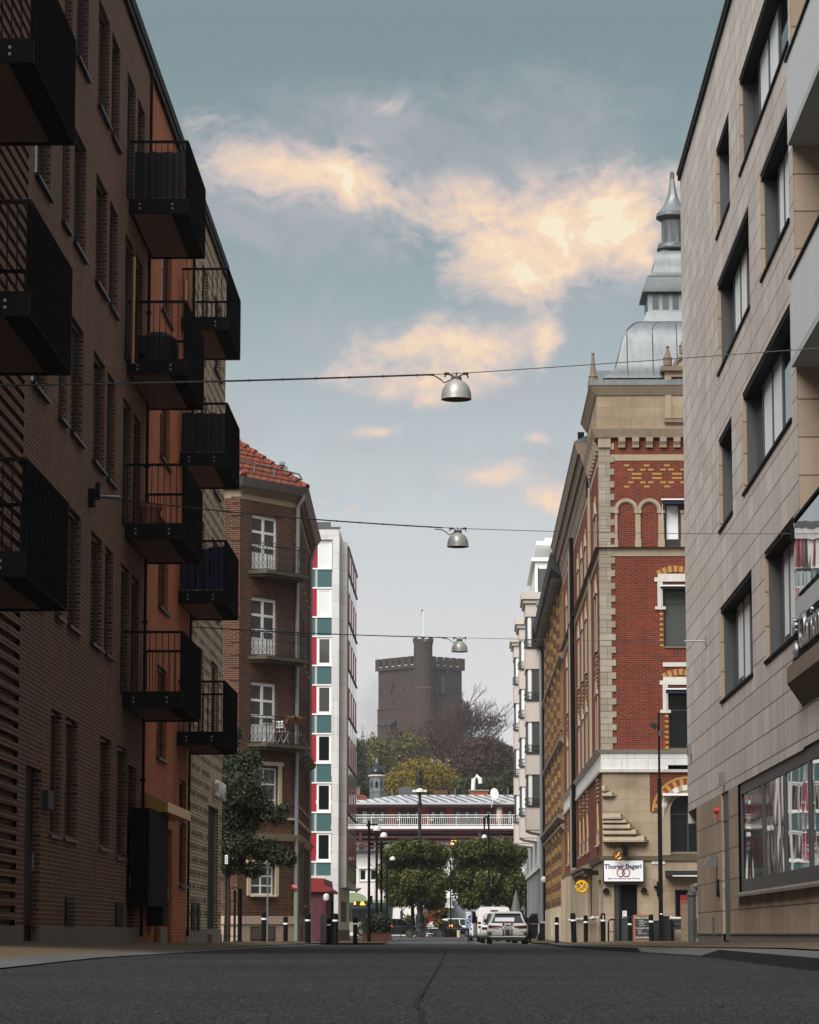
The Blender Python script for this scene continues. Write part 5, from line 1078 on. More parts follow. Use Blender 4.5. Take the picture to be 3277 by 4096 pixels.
# ------------------------------------------------------------------ yellow brick house
YX = 5.26; Y0, Y1 = 156.8, 193.6
V_ = thing('yellow_brick_house', (YX + 5, 175, 0), 'yellow brick house with dark timber eaves beyond red brick house', 'building')
yo = []
for yc in (159.8, 166.5, 171.7, 177.0, 185.8, 191):
    for z0, z1 in ((15.2, 18.0), (10.9, 14.2), (6.7, 9.7)): yo.append((yc - .65, yc + .65, z0, z1))
yg = [(yc - .9, yc + .9, 2.0, 5.4) for yc in (160.5, 166.5, 172.5, 178.5)]
w = MB('yellow_brick'); w.wall((YX, 0, 0), SU_, SN_, Y0, Y1, 1.6, 18.9, yo + yg, .25); w.wall((YX, Y0, 0), (1, 0, 0), (0, -1, 0), 0, 9, 15, 19, [], .1); w.wall((YX, Y1, 0), (1, 0, 0), (0, 1, 0), 0, 9, 0, 19, [], .1); w.build('wall', V_)
w = MB('cream_stone'); w.wall((YX - .06, 0, 0), SU_, SN_, Y0 - .3, Y1, -.5, 1.62, [(159, 160.2, -.1, 1.2), (166, 167.2, -.2, 1.4), (171, 172.2, 0, 1.3), (178, 179, 0, 1.2)], .2); w.build('plinth', V_)
for y in (163, 168.9, 174.3, 182.5, 187.5):
    q = MB('corner_brick'); z = 1.7; k = 0
    while z < 18.6: q.m('yellow_brick' if k % 2 else 'corner_brick').box(YX - .16, YX, y - .45, y + .45, z, z + .38); z += .4; k += 1
    q.build('banded_pilaster', V_)
q = MB('stone_dark')
for z, o in ((14.6, .22), (10.2, .22), (6.2, .35), (5.7, .2)): q.prism([(YX, Y0, z - .25), (YX - o, Y0, z - .05), (YX - o, Y0, z + .08), (YX, Y0, z + .12)], (0, Y1 - Y0, 0))
q.build('string_courses', V_)
for o in yo + yg: window(V_, (YX, 0, 0), SU_, SN_, o, .25, 'stone_dark', 'pane_dark', 'stone_dark', fw=.09, mull=(.5,), so=.12)
q = MB('roof_dark'); q.prism([(YX, Y0 - .1, 18.7), (YX - .3, Y0 - .1, 18.9), (YX - .65, Y0 - .1, 19.2), (YX - .72, Y0 - .1, 19.75), (YX - .62, Y0 - .1, 20.0), (YX, Y0 - .1, 20.2)], (0, Y1 - Y0 + .2, 0)); q.prism([(YX - .55, Y0 - .05, 20.0), (YX + 5, Y0 - .05, 23.0), (YX + 5, Y0 - .05, 20.0)], (0, Y1 - Y0, 0)); q.build('eaves', V_)
y = Y0 + .3
while y < Y1: q = MB('bark'); q.box(YX - .6, YX - .01, y, y + .25, 18.45, 18.68); q.build('eaves_bracket', V_); y += 1.3
q = MB('black_metal'); y = Y1 - .5; q.tube([(YX - .7, y, 19.7), (YX - .68, y, 19.0), (YX - .1, y, 18.1), (YX - .1, y, 1)], .08, 6); q.build('downpipe', V_)
# ------------------------------------------------------------------ pale apartment house with stepped bays
AX = 5.12; AY0 = 193.8; AP = thing('bay_apartment_house', (AX + 5, 220, 0), 'pale rendered apartment house with stacked projecting bays and white penthouse', 'building')
fo = [(y, y + 2.0, 8.35 + 3.41 * k, 10.3 + 3.41 * k) for y in (200.5, 204, 206.5, 215.5, 219, 228, 232, 236, 240) for k in range(4)]
lo = [(AY0 + 1.5 + 5 * k, AY0 + 4.8 + 5 * k, .2, 3.9) for k in range(11)]
w = MB('render_grey'); w.wall((AX, 0, 0), SU_, SN_, AY0, 254, 4.6, 21.4, fo, .2); w.wall((AX, AY0, 0), (1, 0, 0), (0, -1, 0), 0, 9, 10, 21.4, [], .1); w.wall((AX, 254, 0), (1, 0, 0), (0, 1, 0), 0, 9, 0, 21, [], .1); w.build('wall', AP)
w = MB('shop_grey'); w.wall((AX - .02, 0, 0), SU_, SN_, AY0, 254, -.4, 4.3, lo, .25); w.m('render_pale').box(AX - .25, AX, AY0, 254, 4.3, 4.6)
for k in range(12): w.m('shop_grey').box(AX - .2, AX - .021, AY0 + .3 + 5 * k, AY0 + .9 + 5 * k, -.4, 4.29)
w.build('shop_front', AP)
for o in lo: window(AP, (AX - .02, 0, 0), SU_, SN_, o, .25, 'grey_frame', 'pane', None, fw=.1, mull=(.33, .66))
for o in fo: window(AP, (AX, 0, 0), SU_, SN_, o, .2, 'grey_frame', 'pane', None, fw=.1)
for bi, (by, xf) in enumerate(((194.0, 4.07), (210.0, 3.96), (223.0, 3.80))):
    ln = 5.0; b = MB('render_pale')
    b.box(xf, AX - .001, by, by + ln, 6.75, 8.35)
    for k in range(4):
        z0 = 8.35 + 3.41 * k; zt = z0 + 3.41 if k < 3 else 21.4
        b.m('render_pale').box(xf, AX - .001, by, by + ln, z0 + 1.95, zt)
        b.m('render_grey').box(xf + .12, AX - .001, by + .12, by + ln - .1, z0, z0 + 1.95)
    b.m('render_pale').prism([(xf + .05, by + .05, 6.749), (AX - .001, by + .05, 6.749), (AX - .001, by + .05, 6.5), (xf + .3, by + .05, 6.62)], (0, ln - .1, 0))
    bay_ = b.build('bay', AP)
    r = MB('render_pale'); r.box(xf - .27, AX + .3, by - .3, by + ln + .2, 21.65, 22.1); r.box(xf - .15, AX, by - .15, by + ln, 21.4, 21.65); r.build('bay_roof', bay_)
    for k in range(4):
        z0 = 8.36 + 3.41 * k; wn = MB('dark_frame'); wn.box(xf + .40, AX - .04, by + .06, by + .118, z0, z0 + 1.93); wn.m('white_paint').box(xf + .16, xf + .36, by + .08, by + .118, z0, z0 + 1.93); wn.m('dark_frame').box(xf + .06, xf + .118, by + .5, by + ln - .5, z0, z0 + 1.93); wq = wn.build('window', bay_)
        p = MB('pane_mid'); p.box(xf + .46, AX - .12, by + .05, by + .059, z0 + .08, z0 + 1.85); p.build('pane', wq)
        rl = MB('dark_frame'); rl.tube([(AX - .05, by - .06, z0 + .42), (xf - .05, by - .06, z0 + .42), (xf - .05, by + 3, z0 + .42)], .03, 4); rl.tube([(AX - .05, by - .06, z0 + .12), (xf - .05, by - .06, z0 + .12), (xf - .05, by + 3, z0 + .12)], .03, 4)
        for t in range(5): x = xf - .05 + (AX - xf) * t / 5; rl.tube([(x, by - .06, z0 - .02), (x, by - .06, z0 + .42)], .02, 4)
        rl.box(xf - .08, AX - .02, by - .1, by - .001, z0 - .12, z0 - .01); rl.build('railing', bay_)
ph = MB('white_paint'); x0, z1 = fy(*G1(290, 530), 200); z0_ = 22.0; ph.box(x0 + .1, 10.5, 200, 214, z0_ - .5, z1); ph.box(x0 - .15, 10.7, 199.8, 214.2, z1, z1 + .25); xa, zz = fy(*G1(395, 440), 203); xb = fy(*G1(390, 380), 203)[0]; zt = fy(*G1(400, 405), 203)[1]
ph.box(xa + .4, 10.5, 203, 213, z1 + .25, zt); ph.box(fy(*G1(312, 410), 202)[0], 10.8, 201.8, 213.4, zt, zt + .25); ph.box(xb, 10, 204, 212, zt + .25, zt + .75); pq = ph.build('penthouse', AP)
g_ = MB('blind'); g_.box(fy(*G1(445, 470), 203)[0], 9, 202.96, 202.999, z1 + .35, zt - .1); g_.build('glazing', pq); g_ = MB('pane_mid'); xw = fy(*G1(335, 700), 200)[0]; g_.box(xw, xw + .55, 199.95, 199.999, z1 - 3.9, z1 - .5); g_.m('dark_frame').box(xw - .06, xw, 199.93, 199.999, z1 - 4, z1 - .4); g_.build('window', pq)
q = MB('downpipe'); q.tube([(AX - .1, AY0 + .02, 21.3), (AX - .1, AY0 + .02, 0)], .1, 8); q.box(AX - .35, AX + .05, AY0 - .1, AY0 + .2, 21.2, 21.5); q.build('downpipe', AP)
for u, v, Y, lab in ((1385, 1.0, 196, 'x'),):
    x, z = fy(2176, 3518, 190); q = MB('lamp_white'); q.lathe([(.02, -.22), (.16, -.15), (.2, 0), (.15, .15), (.04, .2)], (x, 190, z), 12); q.m('iron'); q.tube([(x, 190, z + .2), (x, 190, z + .42), (YX - .05, 190, z + .42), (YX - .05, 190, z + .9), (x - .1, 190, z + .9), (x + .1, 190, z + .5)], .03, 5); tag(q.build('wall_lamp'), 'white globe lamp on black wall bracket beside grey shop front', 'lamp')
# ------------------------------------------------------------------ trees, hill, castle, house behind the square
import numpy as np
def leaves(mat, blobs, n_, size, seed, name, parent, shell=.5, rough=.3, power=2.0, asp=.55):
    rg = np.random.default_rng(seed); B = np.array([b[:6] for b in blobs], float); wts = (B[:, 3] * B[:, 4] * B[:, 5]) ** (2 / 3); wts /= wts.sum()
    idx = rg.choice(len(B), n_, p=wts); d = rg.normal(size=(n_, 3)); d /= np.linalg.norm(d, axis=1)[:, None]
    if power > 2: d = d / (np.abs(d) ** power).sum(1)[:, None] ** (1 / power)
    ph = rg.uniform(0, 6, (len(B), 3))[idx]
    wob = 1 + rough * (np.sin(d[:, 0] * 5 + ph[:, 0]) * np.sin(d[:, 1] * 4.3 + ph[:, 1]) + .6 * np.sin(d[:, 2] * 7 + ph[:, 2] + d[:, 0] * 6) * np.cos(d[:, 1] * 9)) * .6
    r = (shell + (1 - shell) * rg.random(n_) ** .6) * wob * (1 + .05 * rg.normal(size=n_))
    c = B[idx, :3] + d * B[idx, 3:6] * r[:, None]
    a = rg.normal(size=(n_, 3)); a[:, 2] -= .4; a /= np.linalg.norm(a, axis=1)[:, None]; b = np.cross(a, d + .7 * rg.normal(size=(n_, 3))); b /= np.linalg.norm(b, axis=1)[:, None]
    s = size * (.6 + .8 * rg.random(n_))[:, None]; a *= s; b *= s * asp
    V = np.stack([c - a, c + b, c + a, c - b], 1).reshape(-1, 3)
    rl = np.array(ROOT[parent.name]) if parent else np.zeros(3); V = V - rl
    me = bpy.data.meshes.new(name); me.vertices.add(len(V)); me.vertices.foreach_set('co', V.ravel()); me.loops.add(len(V)); me.loops.foreach_set('vertex_index', np.arange(len(V))); me.polygons.add(n_); me.polygons.foreach_set('loop_start', np.arange(0, len(V), 4)); me.materials.append(MATS[mat]); me.update(calc_edges=True)
    o = bpy.data.objects.new(name, me); COL.objects.link(o)
    if parent: o.parent = parent
    return o
def limbs(q, p, d, L, r, lev, rnd, spread=.55, up=.15, kids=3, taper=.62):
    pts = [Vector(p)]; dd = Vector(d).normalized()
    for k in range(4):
        dd = (dd + Vector((rnd.uniform(-1, 1), rnd.uniform(-1, 1), rnd.uniform(-.6, .8) + up)) * .16).normalized(); pts.append(pts[-1] + dd * L / 4)
    q.tube(pts, [r, r * .9, r * .8, r * .72, r * .6], 6 if lev > 1 else 4, cap=False)
    if lev <= 0: return
    for k in range(kids):
        t = rnd.uniform(.45, 1.0) if k else 1.0; i = min(3, int(t * 4)); b = pts[i].lerp(pts[i + 1], t * 4 - i) if t < 1 else pts[-1]
        nd = (dd + Vector((rnd.uniform(-1, 1), rnd.uniform(-1, 1), rnd.uniform(-.5, .9) + up)) * spread * 1.5).normalized()
        limbs(q, b, nd, L * rnd.uniform(.6, .85), r * taper, lev - 1, rnd, spread, up, kids, taper)
def tree(loc, label, mat, blobs, n_, size, seed, trunk_r, trunk_h, name='tree', group=None, bark='bark', lev=2, **kw):
    t = thing(name, loc, label, 'tree', group); rnd = random.Random(seed); q = MB(bark); L = Vector(loc)
    q.tube([L - Vector((0, 0, .2)), L + Vector((.03, 0, trunk_h * .5)), L + Vector((-.02, .02, trunk_h))], [trunk_r * 1.25, trunk_r, trunk_r * .85], 9, cap=False)
    for k in range(4): limbs(q, L + Vector((0, 0, trunk_h * (.8 + .05 * k))), (math.cos(k * 1.6 + seed), math.sin(k * 1.6 + seed), 1.1), blobs[0][5] * 1.0, trunk_r * .5, lev, rnd)
    q.build('trunk', t, smooth=True); leaves(mat, blobs, n_, size, seed, 'crown', t, **kw); return t
H3 = lambda u, v: (1300 + u / 1.917, 2900 + v / 1.917); H4 = lambda u, v: (1400 + u / 2.3, 2350 + v / 2.3)
def blobpx(f, u, v, ru, rv, Y, ry=None, k=2.3):
    x, z = fy(*f(u, v), Y); s = Y / FPX / k; return (x, Y, z, ru * s, (ry or ru) * s, rv * s)
# street tree by the tan corner
TY_ = 100.0; tx, _ = fy(907, 3750, TY_); Hs = lambda u, v: (800 + u / 1.96, 2800 + v / 1.96)
bs = [blobpx(Hs, u, v, ru, rv, TY_ + dy, None, 1.96) for u, v, ru, rv, dy in ((250, 560, 175, 190, 0), (330, 700, 210, 190, -.4), (300, 900, 210, 190, .2), (420, 830, 160, 150, .3), (240, 1120, 200, 170, 0), (500, 1180, 150, 95, .3), (640, 1230, 105, 85, .1), (600, 900, 100, 75, -.3), (400, 480, 100, 95, .3), (150, 800, 190, 300, .5), (420, 1330, 90, 70, .2), (250, 1290, 120, 90, .2), (650, 850, 55, 40, -.2), (720, 1250, 50, 60, 0), (300, 280, 34, 90, .5))]
tree((tx, TY_, zg(tx, TY_)), 'leafy dark green street tree beside the tan brick corner', 'leaf_street', bs, 24000, .055, 3, .10, 2.4, shell=.25, rough=.35)
# clipped lindens on the square
for i, (u0, u1, v0, v1, dy, sd, lab) in enumerate(((440, 905, 900, 1380, 0, 11, 'broad box-clipped linden on the square, behind the row of white shaded lamps'), (985, 1515, 885, 1400, 2, 12, 'broad box-clipped linden on the square, behind the parked white cars'))):
    Y = 238 + dy; f = H3; mu, mv = (u0 + u1) / 2, (v0 + v1) / 2; x, zz = fy(*f(mu, mv), Y); b0 = blobpx(f, mu, mv, (u1 - u0) / 2, (v1 - v0) / 2, Y, 200, 1.917)
    b2 = [blobpx(f, mu + (u1 - u0) * a, mv + (v1 - v0) * b, 90, 80, Y + c, 80, 1.917) for a, b, c in ((-.36, -.34, -2), (-.1, -.38, -2.5), (.2, -.36, -2), (.4, -.3, -1), (-.4, .1, -2), (.42, .15, -1.5), (0, .1, -4), (.2, .3, -3), (-.25, .36, -2), (.36, .4, -1.5))]
    tree((x, Y, zg(x, Y)), lab, 'leaf_linden', [b0] + b2, 34000, .125, sd, .16, 2.6, 'linden_tree', 'clipped lindens on the square', shell=.42, rough=.2, power=2.9)
# hill
g = MB('hill_earth'); xs = [-420, -240, -120, -60, -20, 20, 60, 120, 240, 420]; yy = [330, 400, 470, 540, 610, 680, 740, 800, 900, 1020, 1200]; zz = [0, 11, 17, 21, 25, 29, 36, 42, 46, 36, 0]
for (y0, z0), (y1, z1) in zip(zip(yy, zz), list(zip(yy, zz))[1:]):
    for x0, x1 in zip(xs, xs[1:]):
        k = lambda x: max(0, 1 - (abs(x) / 420) ** 2); g.poly([(x0, y0, z0 * k(x0)), (x1, y0, z0 * k(x1)), (x1, y1, z1 * k(x1)), (x0, y1, z1 * k(x0))])
struct('hill', g)
def hz(y): return interp(y, list(zip(yy, zz)))
HT_ = [('broad-leaved olive green tree left below the castle', 'leaf_olive', 640, [(220, 1580, 165, 190), (140, 1680, 120, 160), (290, 1690, 110, 150)], 9000, .42), ('tall olive green tree in front of the castle wall, second below the annex roof', 'leaf_olive', 655, [(510, 1500, 180, 170), (420, 1620, 160, 160), (620, 1600, 120, 150), (500, 1390, 90, 80)], 9500, .42),
       ('golden dome-shaped tree above the grey metal roof', 'leaf_yellow', 470, [(670, 1790, 310, 190), (860, 1830, 140, 150), (470, 1830, 140, 150), (640, 1680, 180, 110), (960, 1860, 80, 90)], 16000, .27), ('broad reddish brown tree right of castle above the hedge', 'leaf_brown', 615, [(1220, 1620, 260, 210), (1060, 1650, 190, 170), (1380, 1640, 130, 180), (1240, 1480, 200, 110)], 13000, .36),
       ('thin rust-coloured tree hiding the foot of the castle', 'leaf_brown', 690, [(860, 1480, 190, 220), (960, 1330, 190, 200), (760, 1350, 130, 180), (1060, 1180, 130, 140)], 4200, .36), ('dark green tree at far right edge of the hill', 'leaf_dark', 650, [(1500, 1570, 60, 100), (1440, 1520, 60, 70)], 2500, .36), ('small bright green round tree beside the hedge', 'leaf_hedge', 400, [(1480, 1790, 90, 100), (1530, 1720, 60, 60)], 4500, .2),
       ('dark green tree at left edge of hill beside white block', 'leaf_dark', 560, [(30, 1620, 120, 200), (70, 1760, 110, 140)], 6500, .34), ('low dark green tree behind the onion turret', 'leaf_dark', 440, [(110, 1830, 100, 110), (60, 1750, 70, 70)], 4500, .24), ('sparse upright shrub poking above trees at left edge of hill', 'leaf_dark', 600, [(40, 1440, 34, 60), (70, 1480, 40, 50)], 420, .26)]
for i, (lab, mat, Y, bl, n_, sz) in enumerate(HT_):
    B = [blobpx(H4, *b, Y) for b in bl]; x = B[0][0]; z = hz(Y); th = max(1.5, B[0][2] - z); tree((x, Y, z), lab, mat, B, int(n_ * 1.7), sz * .74, 40 + i, .22, th, 'hill_tree', 'autumn trees on the castle hill', lev=2, shell=.35, rough=.4)
he = blobpx(H4, 1290, 1850, 310, 95, 420, 30); hd0 = thing('hedge', (he[0], 420, hz(420)), 'long flat-topped green hedge below the brown trees', 'hedge'); leaves('leaf_hedge', [(he[0], 420, he[2], he[3], 2, he[5])], 11000, .17, 77, 'foliage', hd0, shell=.7, rough=.05, power=8); q = MB('bark'); q.box(he[0] - he[3] * .9, he[0] + he[3] * .9, 419.5, 420.5, hz(420) - 2, he[2] + he[5] * .8); q.build('stems', hd0)
bt_ = thing('bare_tree', (*fy(*H4(1000, 1560), 675)[:1], 675, hz(675)), 'nearly leafless spreading tree right of the castle tower', 'tree'); rnd = random.Random(8); q = MB('bark_red'); bx_, bz_ = fy(*H4(985, 1600), 675); L = Vector((bx_, 675, hz(675))); q.tube([L, Vector((bx_, 675, bz_))], [.5, .4], 7)
for u, v, r in ((1080, 1120, .26), (1200, 1160, .25), (1330, 1240, .25), (1400, 1330, .22), (1330, 1400, .2), (1150, 1330, .22), (900, 1250, .2), (1010, 1180, .22), (840, 1360, .18)):
    ex, ez = fy(*H4(u, v), 675); e = Vector((ex, 675 + rnd.uniform(-5, 5), ez)); s = Vector((bx_, 675, bz_ - rnd.uniform(0, 1))); m = s.lerp(e, .5) + Vector((0, 0, .8)); q.tube([s, m, e], [r, r * .75, r * .5], 5, cap=False)
    for k in range(11):
        t = rnd.uniform(.3, 1); p = (s.lerp(m, t * 2) if t < .5 else m.lerp(e, t * 2 - 1)); limbs(q, p, (e - s).normalized() + Vector((rnd.uniform(-.9, .9), rnd.uniform(-.8, .8), rnd.uniform(-.2, .8))), rnd.uniform(2.2, 4.2), r * .34, 2, rnd, .5, .08, 3, .66)
q.build('branches', bt_); leaves('leaf_brown', [blobpx(H4, 1330, 1230, 130, 80, 675), blobpx(H4, 1180, 1250, 160, 90, 675), blobpx(H4, 1020, 1150, 130, 70, 675)], 900, .3, 90, 'crown', bt_, shell=.1)
# castle
KY = 850.0
def kp(u, v, Y=KY): return fy(*H4(u, v), Y)
K = thing('castle_tower', (kp(600, 1500)[0], KY, 54), 'medieval brown brick castle keep with battlements and stair turret on wooded hill', 'castle')
c0 = Vector((kp(640, 900)[0], KY, 0)); cl = Vector((kp(262, 900, 863)[0], 863, 0)); cr = Vector((kp(1030, 900, 861)[0], 861, 0)); cb_ = cl + cr - c0
zt = kp(640, 625)[1]; zp = kp(640, 735)[1]; zm_ = kp(640, 706)[1]; zl = kp(640, 1092)[1]; zb = 50
def ring(q, z0, z1, o=0.0, pts=None):
    ctr = (c0 + cl + cr + cb_) / 4; P = [p + (p - ctr).normalized() * o for p in (c0, cr, cb_, cl)]; q.prism([p + Vector((0, 0, z0)) for p in P], (0, 0, z1 - z0))
brick('castle_red', [(.07, .027, .02), (.085, .032, .022), (.045, .027, .022), (.05, .034, .028)], (.08, .055, .045), 1.0, .3, .02, .9, (.06, .048, .042), bmp=.3, vs=.12)
q = MB('castle_brick'); ring(q, zl, zp + .01); w = q.build('wall', K); q = MB('castle_red'); ring(q, zb, zl - .004, .25); q.build('lower_wall', K)
q = MB('castle_brick'); ring(q, zp, zm_, .9); ctr = (c0 + cl + cr + cb_) / 4; C4 = [p + (p - ctr).normalized() * .9 for p in (c0, cr, cb_, cl)]
for a, b in ((0, 1), (1, 2), (2, 3), (3, 0)):
    A_, D_ = C4[a], C4[b]; n_ = 7; t = D_ - A_; nn = Vector((-t.y, t.x, 0)).normalized()
    for k in range(n_): q.obox(A_ + t * ((k + (.0 if k == 0 else .05)) / n_) + Vector((0, 0, zm_)), t * (.6 if k < n_ - 1 else .95) / n_, nn * 1.0, (0, 0, zt - zm_))
q.build('battlements', K)
q = MB('white_paint')
for a, b in ((0, 1), (3, 0)):
    A_, D_ = C4[a], C4[b]; t = D_ - A_; nn = Vector((-t.y, t.x, 0)).normalized()
    for k in range(6): q.obox(A_ + t * ((k + .66) / 7) + Vector((0, 0, zm_ + .01)), t * .38 / 7, nn * .8, (0, 0, .14))
q.build('crenel_caps', K)
tr = (kp(762, 700)[0] - kp(587, 700)[0]) / 2; tc_ = Vector((kp(674, 700)[0], KY + .6, 0)); q = MB('castle_brick'); ztt, ztp, ztm = kp(674, 463)[1], kp(674, 522)[1], kp(674, 500)[1]
q.lathe([(tr, zl), (tr, ztp), (tr + .18, ztp + .3), (tr + .18, ztm), (.3, ztm)], tc_, 12, .2)
for k in range(7): a = k * math.pi * 2 / 7 - 1.57; dx = Vector((math.cos(a), math.sin(a), 0)); q.obox(tc_ + dx * (tr - .3) - dx.cross(Vector((0, 0, 1))) * .5 + Vector((0, 0, ztm)), dx.cross(Vector((0, 0, 1))) * 1.0, dx * .5, (0, 0, ztt - ztm))
q.build('stair_turret', K); q = MB('castle_red'); q.lathe([(tr + .35, zb), (tr + .35, kp(674, 930)[1]), (tr, kp(674, 915)[1])], tc_, 12, .2); q.build('turret_base', K)
rU = (cr - c0).normalized(); rN = Vector((rU.y, -rU.x, 0)); lU = (c0 - cl).normalized(); lN = Vector((lU.y, -lU.x, 0))
def slit(O, U, N, u, v, w_, h_, name='slit_window', mat='pane_dark'):
    t, z = fpl(*H4(u, v), O, U, N); q = MB(mat); P = [(-w_ / 2, -h_ / 2), (w_ / 2, -h_ / 2), (w_ / 2, h_ / 2 - w_ / 2), (0, h_ / 2), (-w_ / 2, h_ / 2 - w_ / 2)]; q.prism([O + U * (t + a) + N * .35 + Vector((0, 0, z + b)) for a, b in P], -N * .4); q.build(name, K)
slit(c0, rU, rN, 850, 890, 1.7, 5.4, 'arched_window', 'pane_dark')
for u, v in ((795, 945), (885, 780), (700, 990)): slit(c0, rU, rN, u, v, .7, 1.2)
for u, v in ((400, 905), (385, 960), (290, 965), (505, 925), (405, 1050), (397, 1210)): slit(cl, lU, lN, u, v, .32, 1.3)
for v in (540, 670, 820): z = kp(715, v)[1]; q = MB('pane_dark'); q.box(tc_.x + 1.5, tc_.x + 1.9, tc_.y - tr - .02, tc_.y - tr + 1.2, z - .8, z + .8); q.build('slit_window', K)
a0, z0 = fpl(*H4(312, 1275), cl, lU, lN); a1, z1 = fpl(*H4(430, 1235), cl, lU, lN); q = MB('castle_red'); q.obox(cl + lU * a0 + Vector((0, 0, zb)), lU * (a1 - a0), lN * 2.4, (0, 0, z0 - zb)); q.m('roof_dark').prism([cl + lU * (a0 - .3) + lN * 2.7 + Vector((0, 0, z0 - .1)), cl + lU * (a0 - .3) + Vector((0, 0, z0 + 1.8)), cl + lU * (a0 - .3) + Vector((0, 0, z0 - .1))], lU * (a1 - a0 + .6)); q.build('annex', K)
q = MB('castle_red'); ring(q, zl - .3, zl, .4); q.build('ledge', K)
fp = thing('flagpole', (kp(675, 500)[0], KY, ztm), 'white flagpole with small blue and yellow flag on castle turret', 'flagpole'); q = MB('white_paint'); fx0, fz0 = kp(675, 180); q.tube([(fx0, KY, ztm), (fx0, KY, fz0)], [.16, .09], 6); q.lathe([(.02, 0), (.2, .15), (.02, .3)], (fx0, KY, fz0), 6); q.build('pole', fp)
q = MB('sign_yellow'); s = lambda u, v: (kp(u, v)[0], KY - .05, kp(u, v)[1])
q.m('flag_blue').prism([s(673, 192), s(673, 215), s(658, 232), s(660, 205)], (0, .05, 0)); q.m('sign_yellow').prism([s(673, 215.5), s(672, 222), s(650, 248), s(657, 233)], (0, .05, 0)); q.m('flag_blue').prism([s(655, 244), s(648, 252), s(640, 254), s(646, 246)], (0, .05, 0)); q.build('flag', fp)
# house with red gallery across the square
GY = 285.0
def hx(u): return fy(*H3(u, 800), GY)[0]
def hzv(v): return fy(*H3(700, v), GY)[1]
GA = thing('gallery_house', (0, GY + 5, 0), 'white house with grey seamed metal roof and red gallery behind white railing', 'building')
X0, X1 = -22.0, 18.0; zr_, ze, zf, zfl, zsl, zbm = hzv(520), hzv(598), hzv(634), hzv(778), hzv(800), hzv(888)
q = MB('roof_metal'); xh = hx(560); ye = GY - 1.6; yr = GY + 4.5; zl_ = ze
q.poly([(X0, ye, ze - .9), (hx(200), ye, ze - .05), (X1, ye, ze), (X1, yr, zr_), (xh, yr, zr_), (hx(90), yr - 3, ze + .0)]); q.box(X0, X1, ye - .05, ye, ze - .2, ze - .002); q.m('zinc_dark')
k = xh - 9
while k < X1:
    b = Vector((k + 1.75, ye - .02, ze + .01)); t_ = Vector((k - .35, yr, zr_ + .02))
    if t_.x < xh: f = max(.12, 1 - (xh - t_.x) / 8.5); t_ = b.lerp(Vector((k, yr, zr_ + .02)), f)
    q.tube([b, t_], .055, 4); k += .92
q.build('roof', GA)
q = MB('roof_dark'); q.box(X0, X1, ye + .02, GY - .2, zf, ze - .2); q.m('maroon').box(X0, X1, ye - .04, ye + .02, ze - .3, ze - .2); q.build('fascia', GA)
q = MB('red_wood'); q.box(X0, X1, GY + .5, GY + 6, zfl - .1, zf + .2); q.build('gallery_wall', GA)
for a, b, gl in ((205, 270, 1), (272, 335, 2), (340, 405, 0), (410, 475, 1), (538, 605, 1), (607, 670, 0), (675, 738, 0), (800, 862, 1), (866, 930, 0), (990, 1055, 0), (1060, 1125, 0), (1130, 1190, 0), (1225, 1290, 0), (1390, 1445, 2), (90, 150, 0), (1470, 1560, 0), (1600, 1680, 0)):
    f_ = MB('dark_frame'); f_.box(hx(a), hx(b), GY + .38, GY + .499, zfl + .1, zf - .15); wf_ = f_.build('window', GA); p = MB('pane' if gl < 2 else 'blind'); p.box(hx(a) + .2, hx(b) - .2, GY + .36, GY + .379, zfl + .35, zf - .35); p.build('pane', wf_)
    c = MB('curtain'); c.box(hx(a) + .25, hx(b) - .3, GY + .35, GY + .359, zf - 1.0, zf - .4)
    if gl == 1: c.m('window_glow').box(hx(a) + .35, hx(b) - .7, GY + .348, GY + .358, zfl + .6, zf - 1.1)
    c.build('curtain', wf_)
q = MB('white_paint'); q.box(X0, X1, ye - .1, GY + .45, zsl, zfl - .02); q.build('gallery_floor', GA)
q = MB('white_paint'); zt_ = hzv(712); zt2 = hzv(702)
q.box(X0, X1, ye, ye + .06, zt_ - .04, zt_ + .03); q.box(X0, X1, ye - .1, ye - .04, zt2 + .06, zt2 + .12); q.box(X0, X1, ye, ye + .06, zfl + .08, zfl + .13)
k = X0
i = 0
while k < X1: q.box(k, k + (.07 if i % 14 == 0 else .035), ye + .01, ye + .05, zfl, zt_ + (.12 if i % 14 == 0 else 0)); k += .19; i += 1
q.build('railing', GA)
q = MB('maroon')
for z in (zsl - .28, zsl - .75, zsl - 1.2, zsl - 1.6): q.box(X0, X1, ye + .1, ye + .3, z - .12, z + .06)
k = X0 + 1
while k < X1: q.box(k, k + .25, ye + .05, ye + .4, zbm, zsl - .004); k += 5.6
q.m('roof_dark').box(X0, X1, GY - .4, GY - .1, zbm, zsl - .01); q.m('maroon').box(X0, X1, ye - .12, ye + .05, zsl - .18, zsl - .005); q.build('gallery_beams', GA)
w = MB('render_white'); lw_ = [(hx(a), hx(b), hzv(1195), hzv(1105)) for a, b in ((150, 212), (265, 322), (345, 400), (450, 520), (1100, 1160), (1200, 1260))] + [(hx(a), hx(b), hzv(960), hzv(895)) for a, b in ((330, 390), (395, 440), (770, 830), (850, 890), (905, 930))]
w.wall((0, GY - .3, 0), (1, 0, 0), (0, -1, 0), X0, X1, -.5, zbm + .3, lw_, .2); w.m('shop_grey').box(X0, hx(440), GY - .33, GY - .301, hzv(988), hzv(964)); w.build('wall', GA)
for o in lw_: window(GA, (0, GY - .3, 0), (1, 0, 0), (0, -1, 0), o, .2, 'white_paint', 'pane', 'stone_white', fw=.12, so=.1); 
